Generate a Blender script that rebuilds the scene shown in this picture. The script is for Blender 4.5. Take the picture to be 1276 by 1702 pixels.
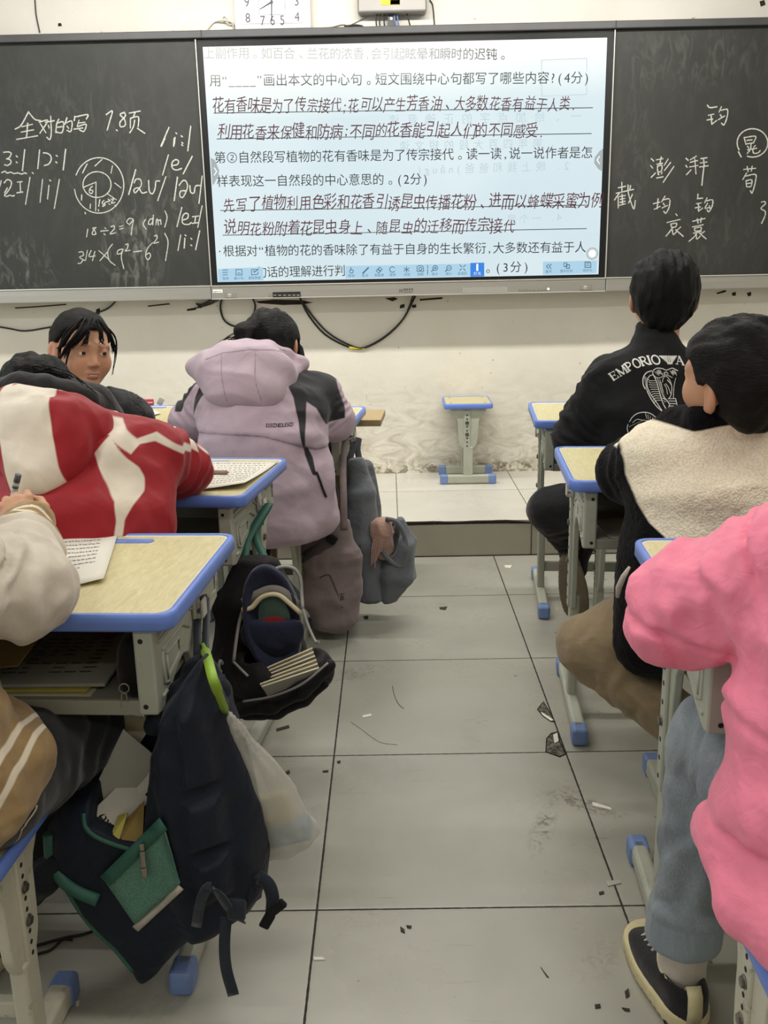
import bpy, bmesh, math, random
import numpy as np
from mathutils import Vector, Matrix, Euler
random.seed(7)
PI = math.pi
SC = bpy.context.scene
COL = SC.collection
for _o in list(bpy.data.objects):
    bpy.data.objects.remove(_o)

# ------------------------------------------------------------------ camera
FPX, PITCH, YAW, ROLL, CAMH = 1539.4, .2554, -.0097, .0207, 1.2172
IW, IH = 1276, 1702
_cy, _sy, _cp, _sp, _cr, _sr = math.cos(YAW), math.sin(YAW), math.cos(PITCH), math.sin(PITCH), math.cos(ROLL), math.sin(ROLL)
_X = Vector((_cy, -_sy, 0)); _U = Vector((_sp*_sy, _sp*_cy, _cp)); _F = Vector((_cp*_sy, _cp*_cy, -_sp))
_R = _X*_cr - _U*_sr; _UP = _X*_sr + _U*_cr
cam_data = bpy.data.cameras.new('camera')
cam_data.sensor_fit = 'VERTICAL'; cam_data.sensor_height = 36.0; cam_data.lens = FPX*36.0/IH
cam_data.clip_start = .02; cam_data.clip_end = 60
cam = bpy.data.objects.new('camera', cam_data); COL.objects.link(cam)
M = Matrix.Identity(4)
for i in range(3):
    M[i][0] = _R[i]; M[i][1] = _UP[i]; M[i][2] = -_F[i]
M[0][3], M[1][3], M[2][3] = 0, 0, CAMH
cam.matrix_world = M
SC.camera = cam

# ------------------------------------------------------------------ colour management, world
SC.view_settings.view_transform = 'Standard'
SC.view_settings.look = 'None'
SC.view_settings.gamma = 1.0
SC.view_settings.use_curve_mapping = False
SC.view_settings.exposure = 0.10
world = bpy.data.worlds.new('world'); SC.world = world; world.use_nodes = True
world.node_tree.nodes['Background'].inputs[0].default_value = (.85, .92, 1, 1)
world.node_tree.nodes['Background'].inputs[1].default_value = 0.35
SC.cycles.use_denoising = True
SC.cycles.max_bounces = 7
SC.cycles.diffuse_bounces = 4
SC.cycles.glossy_bounces = 3
SC.cycles.transmission_bounces = 4
SC.cycles.transparent_max_bounces = 8
SC.cycles.caustics_reflective = False; SC.cycles.caustics_refractive = False
SC.cycles.sample_clamp_indirect = 4.0

ROOM_L, ROOM_R, ROOM_B, WALL_Y, CEIL = -3.4, 3.3, -4.2, 4.89, 3.15
STEP_Y, STEP_Z = 3.87, .155

def area_light(name, loc, rot, sx, sy, watts, col=(1, 1, 1)):
    d = bpy.data.lights.new(name, 'AREA'); d.shape = 'RECTANGLE'; d.size = sx; d.size_y = sy; d.energy = watts; d.color = col
    o = bpy.data.objects.new(name, d); COL.objects.link(o); o.location = loc; o.rotation_euler = rot
    return o
WARM = (1.0, .972, .915)
# fluorescent tubes over the board, rows of tubes over the desks, daylight in the windows of the left wall
area_light('board_lamp_light', (-.1, 3.72, 2.83), (math.radians(12), 0, 0), 3.4, .10, 80, WARM)
for yy, ww in ((1.15, 34), (-1.6, 18)):
    for xx in (-1.75, .35, 2.0):
        area_light('ceiling_lamp_light', (xx, yy, 2.94), (0, 0, 0), 1.3, .12, ww*.5, WARM)
for yy in (2.6, .3, -2.2):
    area_light('window_daylight', (ROOM_L+.03, yy, 1.75), (0, math.radians(-90), 0), 1.5, 1.5, 11, (.93, .97, 1.0))

# ------------------------------------------------------------------ pixel of the photograph -> point in the room
def ray(px, py):
    a = (px-IW/2)/FPX; b = -(py-IH/2)/FPX
    return _F + _R*a + _UP*b
def atY(px, py, y):
    r = ray(px, py); return Vector((0, 0, CAMH)) + r*(y/r.y)
def atZ(px, py, z):
    r = ray(px, py); return Vector((0, 0, CAMH)) + r*((z-CAMH)/r.z)
def atX(px, py, x):
    r = ray(px, py); return Vector((0, 0, CAMH)) + r*(x/r.x)

# ------------------------------------------------------------------ materials
def lin(c):
    return c/12.92 if c <= .04045 else ((c+.055)/1.055)**2.4
def C(h, a=1.0):
    if isinstance(h, str):
        h = h.lstrip('#'); v = [int(h[i:i+2], 16)/255 for i in (0, 2, 4)]
    else:
        v = [x/255 for x in h]
    return (lin(v[0]), lin(v[1]), lin(v[2]), a)
class NT:
    def __init__(s, name):
        s.m = bpy.data.materials.new(name); s.m.use_nodes = True
        s.t = s.m.node_tree; s.n = s.t.nodes; s.n.clear()
        s.out = s.n.new('ShaderNodeOutputMaterial'); s.b = s.n.new('ShaderNodeBsdfPrincipled')
        s.t.links.new(s.b.outputs[0], s.out.inputs[0])
        s._tc = None
    def L(s, a, b): s.t.links.new(a, b)
    def tc(s, kind='Object', scale=(1, 1, 1), rot=(0, 0, 0)):
        if s._tc is None: s._tc = s.n.new('ShaderNodeTexCoord')
        mp = s.n.new('ShaderNodeMapping'); mp.inputs['Scale'].default_value = scale; mp.inputs['Rotation'].default_value = rot
        s.L(s._tc.outputs[kind], mp.inputs[0]); return mp.outputs[0]
    def pos(s, scale=(1, 1, 1), loc=(0, 0, 0)):
        g = s.n.new('ShaderNodeNewGeometry'); mp = s.n.new('ShaderNodeMapping')
        mp.inputs['Scale'].default_value = scale; mp.inputs['Location'].default_value = loc
        s.L(g.outputs['Position'], mp.inputs[0]); return mp.outputs[0]
    def noise(s, v, scale=5, detail=4, rough=.55, dist=0):
        n = s.n.new('ShaderNodeTexNoise'); n.inputs['Scale'].default_value = scale; n.inputs['Detail'].default_value = detail
        n.inputs['Roughness'].default_value = rough; n.inputs['Distortion'].default_value = dist
        s.L(v, n.inputs['Vector']); return n.outputs['Fac']
    def vor(s, v, scale=5, feature='F1', out='Distance'):
        n = s.n.new('ShaderNodeTexVoronoi'); n.feature = feature; n.inputs['Scale'].default_value = scale
        s.L(v, n.inputs['Vector']); return n.outputs[out]
    def ramp(s, f, stops):
        r = s.n.new('ShaderNodeValToRGB'); e = r.color_ramp.elements
        while len(e) < len(stops): e.new(.5)
        for el, (p, c) in zip(e, stops):
            el.position = p
            if isinstance(c, (int, float)): c = (c, c, c, 1)
            el.color = c
        s.L(f, r.inputs[0]); return r.outputs[0]
    def mix(s, f, a, b, mode='MIX'):
        x = s.n.new('ShaderNodeMix'); x.data_type = 'RGBA'; x.blend_type = mode; x.clamp_factor = True
        for v, i in ((f, 0), (a, 6), (b, 7)):
            if hasattr(v, 'links') or hasattr(v, 'is_linked'): s.L(v, x.inputs[i])
            else: x.inputs[i].default_value = v
        return x.outputs[2]
    def math(s, op, a, b=0.0, c=0.0, clamp=False):
        x = s.n.new('ShaderNodeMath'); x.operation = op; x.use_clamp = clamp
        for v, i in ((a, 0), (b, 1), (c, 2)):
            if hasattr(v, 'is_linked'): s.L(v, x.inputs[i])
            else: x.inputs[i].default_value = v
        return x.outputs[0]
    def sep(s, v):
        x = s.n.new('ShaderNodeSeparateXYZ'); s.L(v, x.inputs[0]); return x.outputs
    def attr(s, name):
        x = s.n.new('ShaderNodeAttribute'); x.attribute_name = name; return x.outputs['Fac']
    def step(s, f, w=.0015):   # smooth threshold of a signed distance attribute: 1 where f > 0
        r = s.n.new('ShaderNodeMapRange'); r.inputs['From Min'].default_value = -w; r.inputs['From Max'].default_value = w
        s.L(f, r.inputs[0]); return r.outputs[0]
    def bump(s, h, strength=.3, dist=.01, prev=None):
        b = s.n.new('ShaderNodeBump'); b.inputs['Strength'].default_value = strength; b.inputs['Distance'].default_value = dist
        s.L(h, b.inputs['Height'])
        if prev is not None: s.L(prev, b.inputs['Normal'])
        return b.outputs[0]
    def set(s, **k):
        for a, v in k.items():
            i = s.b.inputs[{'color': 'Base Color', 'rough': 'Roughness', 'metal': 'Metallic', 'spec': 'Specular IOR Level', 'normal': 'Normal',
                            'alpha': 'Alpha', 'trans': 'Transmission Weight', 'coat': 'Coat Weight', 'sheen': 'Sheen Weight', 'emit': 'Emission Color', 'estr': 'Emission Strength',
                            'sss': 'Subsurface Weight', 'ior': 'IOR', 'srough': 'Sheen Roughness', 'crough': 'Coat Roughness'}[a]]
            if hasattr(v, 'is_linked'): s.L(v, i)
            else: i.default_value = v
        return s.m
MATS = {}
def simple(name, col, rough=.5, metal=0.0, spec=.5, var=.0, vscale=6, bump=0.0, bscale=40, bdist=.004, stretch=(1, 1, 1), **k):
    n = NT(name); c = C(col)
    if var:
        f = n.noise(n.tc(scale=stretch), vscale, 5)
        dk = tuple(x*(1-var) for x in c[:3])+(1,); lt = tuple(min(1, x*(1+var)) for x in c[:3])+(1,)
        n.set(color=n.ramp(f, [(.3, dk), (.7, lt)]))
    else: n.set(color=c)
    n.set(rough=rough, metal=metal, spec=spec, **k)
    if bump: n.set(normal=n.bump(n.noise(n.tc(scale=stretch), bscale, 4), bump, bdist))
    MATS[name] = n.m
    return n.m
def cloth(name, col, rough=.85, weave=0, fold=.5, foldscale=9, var=.1, sheen=.2, stretch=(1, 1, 1), spec=.25):
    n = NT(name); c = C(col)
    v = n.tc(scale=stretch)
    f1 = n.noise(v, foldscale, 3, .5, .6)
    f = n.noise(n.tc(), 22, 5)
    dk = tuple(x*(1-var) for x in c[:3])+(1,); lt = tuple(min(1, x*(1+var)) for x in c[:3])+(1,)
    n.set(color=n.ramp(f, [(.3, dk), (.7, lt)]), rough=rough, sheen=sheen, spec=spec)
    b = n.bump(f1, fold, .03)
    b = n.bump(n.noise(v, foldscale*2.7, 3, .5, 1.4), fold*.55, .012, b)
    if weave: b = n.bump(n.noise(n.tc(), weave, 2), .25, .002, b)
    n.set(normal=b)
    MATS[name] = n.m
    return n.m

# ------------------------------------------------------------------ objects
def tag(o, label=None, cat=None, group=None, kind=None):
    if label: o['label'] = label
    if cat: o['category'] = cat
    if group: o['group'] = group
    if kind: o['kind'] = kind
    return o
def thing(name, label, cat, loc=(0, 0, 0), rz=0.0, group=None):
    o = bpy.data.objects.new(name, None); COL.objects.link(o); o.empty_display_size = .05
    o.location = loc; o.rotation_euler = (0, 0, rz)
    return tag(o, label, cat, group)
def wmat(o):
    m = Matrix.LocRotScale(o.location, o.rotation_euler, o.scale)
    return wmat(o.parent) @ m if o.parent else m
class MB:
    """collects faces, then links them as one mesh object"""
    def __init__(s): s.v = []; s.f = []; s.m = []; s.sm = []
    def add(s, vs, fs, mi=0, smooth=False):
        k = len(s.v); s.v += [tuple(v) for v in vs]
        s.f += [tuple(i+k for i in f) for f in fs]; s.m += [mi]*len(fs); s.sm += [smooth]*len(fs)
        return s
    def bm(s, b, mi=0, smooth=False, mat=None):
        b.verts.index_update()
        vs = [(mat @ v.co if mat else v.co.copy()) for v in b.verts]
        fs = [[v.index for v in f.verts] for f in b.faces]; b.free()
        return s.add(vs, fs, mi, smooth)
    def box(s, c, d, rot=None, bev=0.0, mi=0, seg=2, mat=None):
        b = bmesh.new(); bmesh.ops.create_cube(b, size=1.0)
        for v in b.verts: v.co = Vector((v.co.x*d[0], v.co.y*d[1], v.co.z*d[2]))
        if bev: bmesh.ops.bevel(b, geom=b.edges[:], offset=bev, segments=seg, affect='EDGES', profile=.5)
        T = Matrix.Translation(c) @ (Euler(rot).to_matrix().to_4x4() if rot else Matrix.Identity(4))
        return s.bm(b, mi, False, mat @ T if mat else T)
    def cyl(s, p0, p1, r0, r1=None, seg=16, mi=0, cap=True, smooth=True):
        r1 = r0 if r1 is None else r1
        return s.tube([p0, p1], [r0, r1], seg, mi, cap, smooth)
    def tube(s, pts, r, seg=8, mi=0, cap=True, smooth=True, closed=False):
        pts = [Vector(p) for p in pts]; n = len(pts)
        if not isinstance(r, (list, tuple)): r = [r]*n
        vs = []; fs = []
        up = None
        for i, p in enumerate(pts):
            if closed: t = pts[(i+1) % n]-pts[i-1]
            else: t = pts[min(i+1, n-1)]-pts[max(i-1, 0)]
            t = t.normalized() if t.length > 1e-9 else Vector((0, 0, 1))
            if up is None:
                up = Vector((0, 0, 1)) if abs(t.z) < .9 else Vector((0, 1, 0))
            a = t.cross(up)
            a = a.normalized() if a.length > 1e-6 else t.orthogonal().normalized()
            up = a.cross(t).normalized()
            for k in range(seg):
                an = 2*PI*k/seg; vs.append(p + (a*math.cos(an)+up*math.sin(an))*r[i])
        m = n if closed else n-1
        for i in range(m):
            j = (i+1) % n
            for k in range(seg):
                l = (k+1) % seg
                fs.append((i*seg+k, j*seg+k, j*seg+l, i*seg+l))
        s.add(vs, fs, mi, smooth)
        if cap and not closed:
            k = len(s.v)-n*seg
            s.f += [tuple(k+i for i in range(seg)), tuple(k+(n-1)*seg+i for i in reversed(range(seg)))]
            s.m += [mi]*2; s.sm += [False]*2
        return s
    def prism(s, poly, axis, a, b, mi=0, bev=0.0, mat=None):
        """polygon (2-D) extruded along an axis from a to b"""
        bm_ = bmesh.new()
        def P(u, v, w):
            return {'x': (w, u, v), 'y': (u, w, v), 'z': (u, v, w)}[axis]
        lo = [bm_.verts.new(P(u, v, a)) for u, v in poly]; hi = [bm_.verts.new(P(u, v, b)) for u, v in poly]
        n = len(poly)
        bm_.faces.new(lo); bm_.faces.new(hi[::-1])
        for i in range(n): bm_.faces.new((lo[i], hi[i], hi[(i+1) % n], lo[(i+1) % n]))
        bmesh.ops.recalc_face_normals(bm_, faces=bm_.faces[:])
        if bev: bmesh.ops.bevel(bm_, geom=bm_.edges[:], offset=bev, segments=2, affect='EDGES', profile=.5)
        return s.bm(bm_, mi, False, mat)
    def ribbon(s, pts, widths, wdir, th=.002, mi=0, smooth=True):
        """flat strap along pts, wdir = width direction(s)"""
        pts = [Vector(p) for p in pts]; n = len(pts)
        if not isinstance(widths, (list, tuple)): widths = [widths]*n
        if not isinstance(wdir, list): wdir = [wdir]*n
        vs = []
        for i, p in enumerate(pts):
            t = (pts[min(i+1, n-1)]-pts[max(i-1, 0)]).normalized()
            w = Vector(wdir[i]); w = (w - t*w.dot(t)).normalized(); nn = t.cross(w).normalized()
            for sx, sn in ((-1, -1), (1, -1), (1, 1), (-1, 1)):
                vs.append(p + w*(sx*widths[i]/2) + nn*(sn*th/2))
        fs = []
        for i in range(n-1):
            for k in range(4):
                l = (k+1) % 4; fs.append((i*4+k, i*4+l, i*4+4+l, i*4+4+k))
        fs += [(3, 2, 1, 0), tuple((n-1)*4+k for k in range(4))]
        return s.add(vs, fs, mi, smooth)
    def sheet(s, grid, th=.001, mi=0, smooth=True):
        """grid of points [i][j] with a small thickness"""
        ni, nj = len(grid), len(grid[0]); vs = []; 
        g = [[Vector(p) for p in r] for r in grid]
        nor = []
        for i in range(ni):
            for j in range(nj):
                a = g[min(i+1, ni-1)][j]-g[max(i-1, 0)][j]; b = g[i][min(j+1, nj-1)]-g[i][max(j-1, 0)]
                nor.append(a.cross(b).normalized())
        top = [g[i][j]+nor[i*nj+j]*th/2 for i in range(ni) for j in range(nj)]
        bot = [g[i][j]-nor[i*nj+j]*th/2 for i in range(ni) for j in range(nj)]
        vs = top+bot; N = ni*nj; fs = []
        for i in range(ni-1):
            for j in range(nj-1):
                a, b, c, d = i*nj+j, (i+1)*nj+j, (i+1)*nj+j+1, i*nj+j+1
                fs += [(a, b, c, d), (N+d, N+c, N+b, N+a)]
        for i in range(ni-1):
            for j in (0, nj-1):
                a, b = i*nj+j, (i+1)*nj+j; fs.append((a, b, N+b, N+a))
        for j in range(nj-1):
            for i in (0, ni-1):
                a, b = i*nj+j, i*nj+j+1; fs.append((a, b, N+b, N+a))
        return s.add(vs, fs, mi, smooth)
    def split(s, axis, gap):
        """separate collectors for clusters of faces that lie apart along an axis"""
        iv = sorted((min(s.v[i][axis] for i in f), max(s.v[i][axis] for i in f), k) for k, f in enumerate(s.f)); out = []; end = None
        for lo, hi, k in iv:
            if end is None or lo > end+gap: out.append([]); end = hi
            end = max(end, hi); out[-1].append(k)
        res = []
        for ks in out:
            m = MB(); mp = {}
            for k in ks:
                for i in s.f[k]:
                    if i not in mp: mp[i] = len(m.v); m.v.append(s.v[i])
                m.f.append(tuple(mp[i] for i in s.f[k])); m.m.append(s.m[k]); m.sm.append(s.sm[k])
            res.append(m)
        return res
    def build(s, name, mats, parent=None, world=False, fixn=False, attrs=None, sharp=None):
        me = bpy.data.meshes.new(name)
        vs = s.v
        o = bpy.data.objects.new(name, me); COL.objects.link(o)
        if parent is not None:
            o.parent = parent
            if world:
                inv = wmat(parent).inverted(); vs = [inv @ Vector(v) for v in vs]
        me.from_pydata([tuple(v) for v in vs], [], s.f)
        if not isinstance(mats, (list, tuple)): mats = [mats]
        for m in mats: me.materials.append(m)
        me.polygons.foreach_set('material_index', s.m); me.polygons.foreach_set('use_smooth', s.sm)
        if fixn:
            b = bmesh.new(); b.from_mesh(me); bmesh.ops.recalc_face_normals(b, faces=b.faces[:]); b.to_mesh(me); b.free()
        me.update()
        return o
def struct(o): o['kind'] = 'structure'; return o
def bez(p, n=24):
    """Catmull-Rom through points"""
    p = [Vector(q) for q in p]; out = []
    P = [p[0]*2-p[1]]+p+[p[-1]*2-p[-2]]
    seg = len(p)-1; per = max(2, n//seg)
    for i in range(seg):
        a, b, c, d = P[i:i+4]
        for k in range(per):
            t = k/per
            out.append(.5*((2*b)+(c-a)*t+(2*a-5*b+4*c-d)*t*t+(3*b-a-3*c+d)*t*t*t))
    out.append(p[-1]); return out
def copy_tree(o, parent=None):
    c = o.copy(); COL.objects.link(c)
    if parent is not None: c.parent = parent
    for ch in list(o.children): copy_tree(ch, c)
    return c
# ================================================================== SETTING
TX, TY = -.1636, 2.7667          # one floor joint crossing; tiles are 0.6 m
def floor_material(name, ox, oy, tile, col_a, col_b, joint, dirt=1.0, jw=.0022):
    n = NT(name)
    P = n.pos(loc=(-ox, -oy, 0)); x, y, z = n.sep(P)
    def jd(c):
        a = n.math('DIVIDE', c, tile); b = n.math('FRACT', n.math('ADD', a, 100.5)); return n.math('MULTIPLY', n.math('ABSOLUTE', n.math('SUBTRACT', b, .5)), tile)
    wob = n.math('MULTIPLY', n.math('SUBTRACT', n.noise(n.pos(), 60, 3), .5), .0022)
    j = n.math('ADD', n.math('MINIMUM', jd(x), jd(y)), wob)
    jm = n.math('LESS_THAN', j, jw)
    # per tile shade
    fx = n.math('FLOOR', n.math('ADD', n.math('DIVIDE', x, tile), .0)); fy = n.math('FLOOR', n.math('DIVIDE', y, tile))
    tid = n.math('FRACT', n.math('MULTIPLY', n.math('SINE', n.math('ADD', n.math('MULTIPLY', fx, 12.99), n.math('MULTIPLY', fy, 78.23))), 4375.5))
    cl = n.noise(n.pos(), 3.2, 6, .6, .4)
    base = n.mix(n.ramp(cl, [(.3, 0), (.72, 1)]), C(col_a), C(col_b))
    base = n.mix(n.math('MULTIPLY', tid, .16), base, C('#a09a8a'))
    # scuffs: thin stretched streaks that only appear in patches
    st = n.noise(n.pos(scale=(5, 95, 1), loc=(0, .3, 0)), 1.0, 5, .6, .5)
    st2 = n.noise(n.pos(scale=(80, 11, 1)), 1.0, 5, .6, .7)
    pat = n.ramp(n.noise(n.pos(), 2.3, 3), [(.44, 0), (.60, 1)])
    s1 = n.math('MULTIPLY', n.ramp(st, [(.66, 0), (.70, 1)]), pat)
    s2 = n.math('MULTIPLY', n.ramp(st2, [(.68, 0), (.72, 1)]), pat)
    sc = n.math('MULTIPLY', n.math('MAXIMUM', s1, s2), .42*dirt)
    base = n.mix(sc, base, C('#5f584a'))
    # specks of grit
    vd = n.vor(n.pos(), 9, out='Distance'); sp = n.math('MULTIPLY', n.math('LESS_THAN', vd, .045), n.ramp(n.noise(n.pos(), 5, 2), [(.5, 0), (.56, 1)]))
    base = n.mix(n.math('MULTIPLY', sp, .75*dirt), base, C('#4a443a'))
    # worn smears where chairs scraped the floor
    for (cx, cyy, a, L, w, k) in ((.44, 1.92, -.55, .12, .035, 1.25), (.325, 1.835, 1.2, .13, .03, 1.25), (.40, 1.98, .2, .06, .03, .6), (-.1, 2.68, .4, .16, .07, .6), (.20, 2.25, 1.7, .07, .03, .4),
                                  (.36, 1.42, .9, .1, .05, .35), (-.05, 1.55, .3, .09, .05, .3), (.1, 3.25, .1, .25, .06, .35), (-.30, 1.9, .2, .14, .05, .35)):
        dx = n.math('SUBTRACT', n.sep(n.pos())[0], cx); dy = n.math('SUBTRACT', n.sep(n.pos())[1], cyy)
        u = n.math('ADD', n.math('MULTIPLY', dx, math.cos(a)/L), n.math('MULTIPLY', dy, math.sin(a)/L))
        v = n.math('ADD', n.math('MULTIPLY', dx, -math.sin(a)/w), n.math('MULTIPLY', dy, math.cos(a)/w))
        r = n.math('SQRT', n.math('ADD', n.math('MULTIPLY', u, u), n.math('MULTIPLY', v, v)))
        f = n.math('MULTIPLY', n.ramp(r, [(.2, 1), (1, 0)]), n.ramp(n.noise(n.pos(scale=(1, 1, 1)), 46, 6, .7, 1.2), [(.46, 0), (.62, 1)]))
        base = n.mix(n.math('MULTIPLY', f, k*.75*dirt), base, C('#544d40'))
    col = n.mix(jm, base, C(joint))
    rg = n.ramp(n.noise(n.pos(), 4, 5), [(.3, .22), (.7, .42)])
    n.set(color=col, rough=n.mix(jm, rg, (.9, .9, .9, 1)), spec=.45)
    h = n.ramp(j, [(0, 0), (.006, 1)])
    n.set(normal=n.bump(h, .25, .002, n.bump(n.noise(n.pos(), 14, 3), .03, .004)))
    return n.m
M_FLOOR = floor_material('floor_tile', TX, TY, .6, '#98968b', '#a7a59a', '#2f2c27')
M_STEP = floor_material('platform_tile', .0215, 4.464, .6, '#c9c5ba', '#d5d2c8', '#6a655a', .35)
def wall_material():
    n = NT('plaster_wall')
    x, y, z = n.sep(n.pos())
    f = n.noise(n.pos(), 2.4, 6, .6)
    base = n.ramp(f, [(.3, C('#d9d4c6')), (.7, C('#e5e0d4'))])
    # grime towards the floor, in streaks
    low = n.math('SUBTRACT', 1.0, n.math('DIVIDE', n.math('SUBTRACT', z, .16), .62), clamp=True)
    gr = n.noise(n.pos(scale=(2.2, 2.2, 5)), 2.6, 7, .68, 1.6)
    g = n.math('MULTIPLY', n.math('POWER', low, 1.3), n.ramp(gr, [(.40, 0), (.66, 1)]))
    base = n.mix(n.math('MULTIPLY', g, .8), base, C('#8d8163'))
    vl = n.math('SUBTRACT', 1.0, n.math('DIVIDE', n.math('SUBTRACT', z, .155), .085), clamp=True)
    ch = n.math('MULTIPLY', n.ramp(n.noise(n.pos(scale=(1, 1, 1.6)), 13, 7, .7, .8), [(.47, 0), (.56, 1)]), n.ramp(vl, [(.05, 0), (.6, 1)]))
    base = n.mix(n.math('MULTIPLY', ch, .75), base, C('#5d523c'))
    wh = n.math('MULTIPLY', n.ramp(n.noise(n.pos(loc=(3, 1, 2)), 11, 5, .7), [(.55, 0), (.6, 1)]), n.ramp(vl, [(.0, 0), (.3, 1)]))
    base = n.mix(n.math('MULTIPLY', wh, .8), base, C('#e9e3d2'))
    # flaked plaster edge above the board
    d = n.math('SUBTRACT', z, n.math('ADD', 2.335, n.math('MULTIPLY', n.math('SUBTRACT', n.noise(n.pos(), 7, 5, .7), .5), .16)))
    fl = n.math('LESS_THAN', d, 0.0); hi = n.math('GREATER_THAN', z, 2.29)
    m = n.math('MULTIPLY', fl, hi)
    flc = n.ramp(n.noise(n.pos(), 38, 6, .7), [(.40, C('#8d7c62')), (.52, C('#e4dac0')), (.7, C('#efe7d2'))])
    base = n.mix(m, base, flc)
    up = n.math('MULTIPLY', n.math('GREATER_THAN', z, 2.3), n.math('SUBTRACT', 1.0, m))
    base = n.mix(up, base, n.ramp(f, [(.3, C('#d2cdc4')), (.7, C('#dcd8cf'))]))
    # hairline scratches
    sv = n.noise(n.pos(scale=(16, 1, 5)), 1.3, 6, .6, 2.5)
    base = n.mix(n.math('MULTIPLY', n.ramp(sv, [(.70, 0), (.73, 1)]), .45), base, C('#8d836f'))
    dots = n.math('MULTIPLY', n.math('LESS_THAN', n.vor(n.pos(), 11), .04), n.ramp(n.noise(n.pos(), 4, 2), [(.52, 0), (.56, 1)]))
    base = n.mix(n.math('MULTIPLY', dots, .7), base, C('#6f6655'))
    n.set(color=base, rough=.8, spec=.25)
    n.set(normal=n.bump(n.noise(n.pos(), 9, 6, .6), .22, .012, n.bump(n.math('MULTIPLY', m, -1.0), .5, .006)))
    return n.m
M_WALL = wall_material()
M_CEIL = simple('ceiling_paint', '#dcdad2', .9)

def flat_box(name, c, d, m, kind=True):
    o = MB().box(c, d).build(name, m)
    return struct(o) if kind else o
fl = MB().add([(ROOM_L, ROOM_B, 0), (ROOM_R, ROOM_B, 0), (ROOM_R, WALL_Y, 0), (ROOM_L, WALL_Y, 0), (ROOM_L, ROOM_B, -.1), (ROOM_R, ROOM_B, -.1), (ROOM_R, WALL_Y, -.1), (ROOM_L, WALL_Y, -.1)],
              [(0, 1, 2, 3), (7, 6, 5, 4), (0, 4, 5, 1), (1, 5, 6, 2), (2, 6, 7, 3), (3, 7, 4, 0)]).build('floor', M_FLOOR)
struct(fl)
flat_box('wall_front', (0, WALL_Y+.06, CEIL/2), (ROOM_R-ROOM_L+.24, .12, CEIL), M_WALL)
flat_box('wall_right', (ROOM_R+.06, (WALL_Y+ROOM_B)/2, CEIL/2), (.12, WALL_Y-ROOM_B, CEIL), M_WALL)
flat_box('wall_back', (0, ROOM_B-.06, CEIL/2), (ROOM_R-ROOM_L+.24, .12, CEIL), M_WALL)
wl = flat_box('wall_left', (ROOM_L-.06, (WALL_Y+ROOM_B)/2, CEIL/2), (.12, WALL_Y-ROOM_B, CEIL), M_WALL)
flat_box('ceiling', ((ROOM_L+ROOM_R)/2, (WALL_Y+ROOM_B)/2, CEIL+.05), (ROOM_R-ROOM_L+.24, WALL_Y-ROOM_B+.24, .1), M_CEIL)
# raised platform under the board
M_RISER = simple('riser_tile', '#a9a495', .5, var=.06, vscale=8)
M_EDGE = simple('black_edge', '#1d1712', .6, var=.3, vscale=30)
M_MORTAR = simple('mortar', '#6a6152', .95, var=.3, vscale=40, bump=.6)
pl = MB().add([(ROOM_L, STEP_Y+.02, STEP_Z), (ROOM_R, STEP_Y+.02, STEP_Z), (ROOM_R, WALL_Y, STEP_Z), (ROOM_L, WALL_Y, STEP_Z)], [(0, 1, 2, 3)])
pl.add([(ROOM_L, STEP_Y, 0), (ROOM_R, STEP_Y, 0), (ROOM_R, STEP_Y, STEP_Z-.012), (ROOM_L, STEP_Y, STEP_Z-.012)], [(0, 1, 2, 3)], 1)
pl.add([(ROOM_L, STEP_Y, STEP_Z-.012), (ROOM_R, STEP_Y, STEP_Z-.012), (ROOM_R, STEP_Y+.02, STEP_Z), (ROOM_L, STEP_Y+.02, STEP_Z)], [(0, 1, 2, 3)], 2)
plat = struct(pl.build('platform_floor', [M_STEP, M_RISER, M_MORTAR]))
# joints of the riser tiles and the buckled dark strip along its edge
b = MB()
for k in range(-6, 7): b.box((.6+k*.6, STEP_Y-.0005, .072), (.003, .003, .142))
b.box((0, STEP_Y-.001, .002), (ROOM_R-ROOM_L-.02, .004, .004))
b.build('riser_joint', M_EDGE, plat)
b = MB(); pts = []
for i in range(141):
    x = -2.2+i*.032
    h = .006*abs(math.sin(x*4.6+.35))**.6+.0025*math.sin(x*17)+.001*math.sin(x*41)
    pts.append((x, STEP_Y+.004+.004*math.sin(x*5.3), STEP_Z-.006+h))
b.ribbon(pts, .009, (0, .25, 1), .010)
b.build('edge_strip', M_EDGE, plat)
struct(MB().box((ROOM_R-.01, 0, .05), (.02, 7.0, .1), bev=.003).build('baseboard_right', M_RISER))
struct(MB().box((ROOM_L+.01, 0, .05), (.02, 7.0, .1), bev=.003).build('baseboard_left', M_RISER))
# windows of the left wall (they bring the daylight; outside the frame)
M_WFRAME = simple('window_frame', '#d9d9d6', .4)
gl = NT('window_glass'); gl.set(color=(.8, .9, .95, 1), rough=.05, estr=1.2, emit=(.85, .93, 1, 1)); M_GLASSW = gl.m
for i, yy in enumerate((2.6, .3, -2.2)):
    b = MB()
    for s in (-1, 1):
        b.box((ROOM_L+.012, yy+s*.78, 1.75), (.024, .06, 1.62), bev=.004); b.box((ROOM_L+.012, yy, 1.75+s*.78), (.024, 1.5, .06), bev=.004)
    b.box((ROOM_L+.012, yy, 1.75), (.022, .04, 1.5), bev=.004)
    w = struct(b.build('window_%d' % (i+1), M_WFRAME))
    MB().box((ROOM_L+.006, yy, 1.75), (.006, 1.5, 1.5)).build('pane', M_GLASSW, w)
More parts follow.
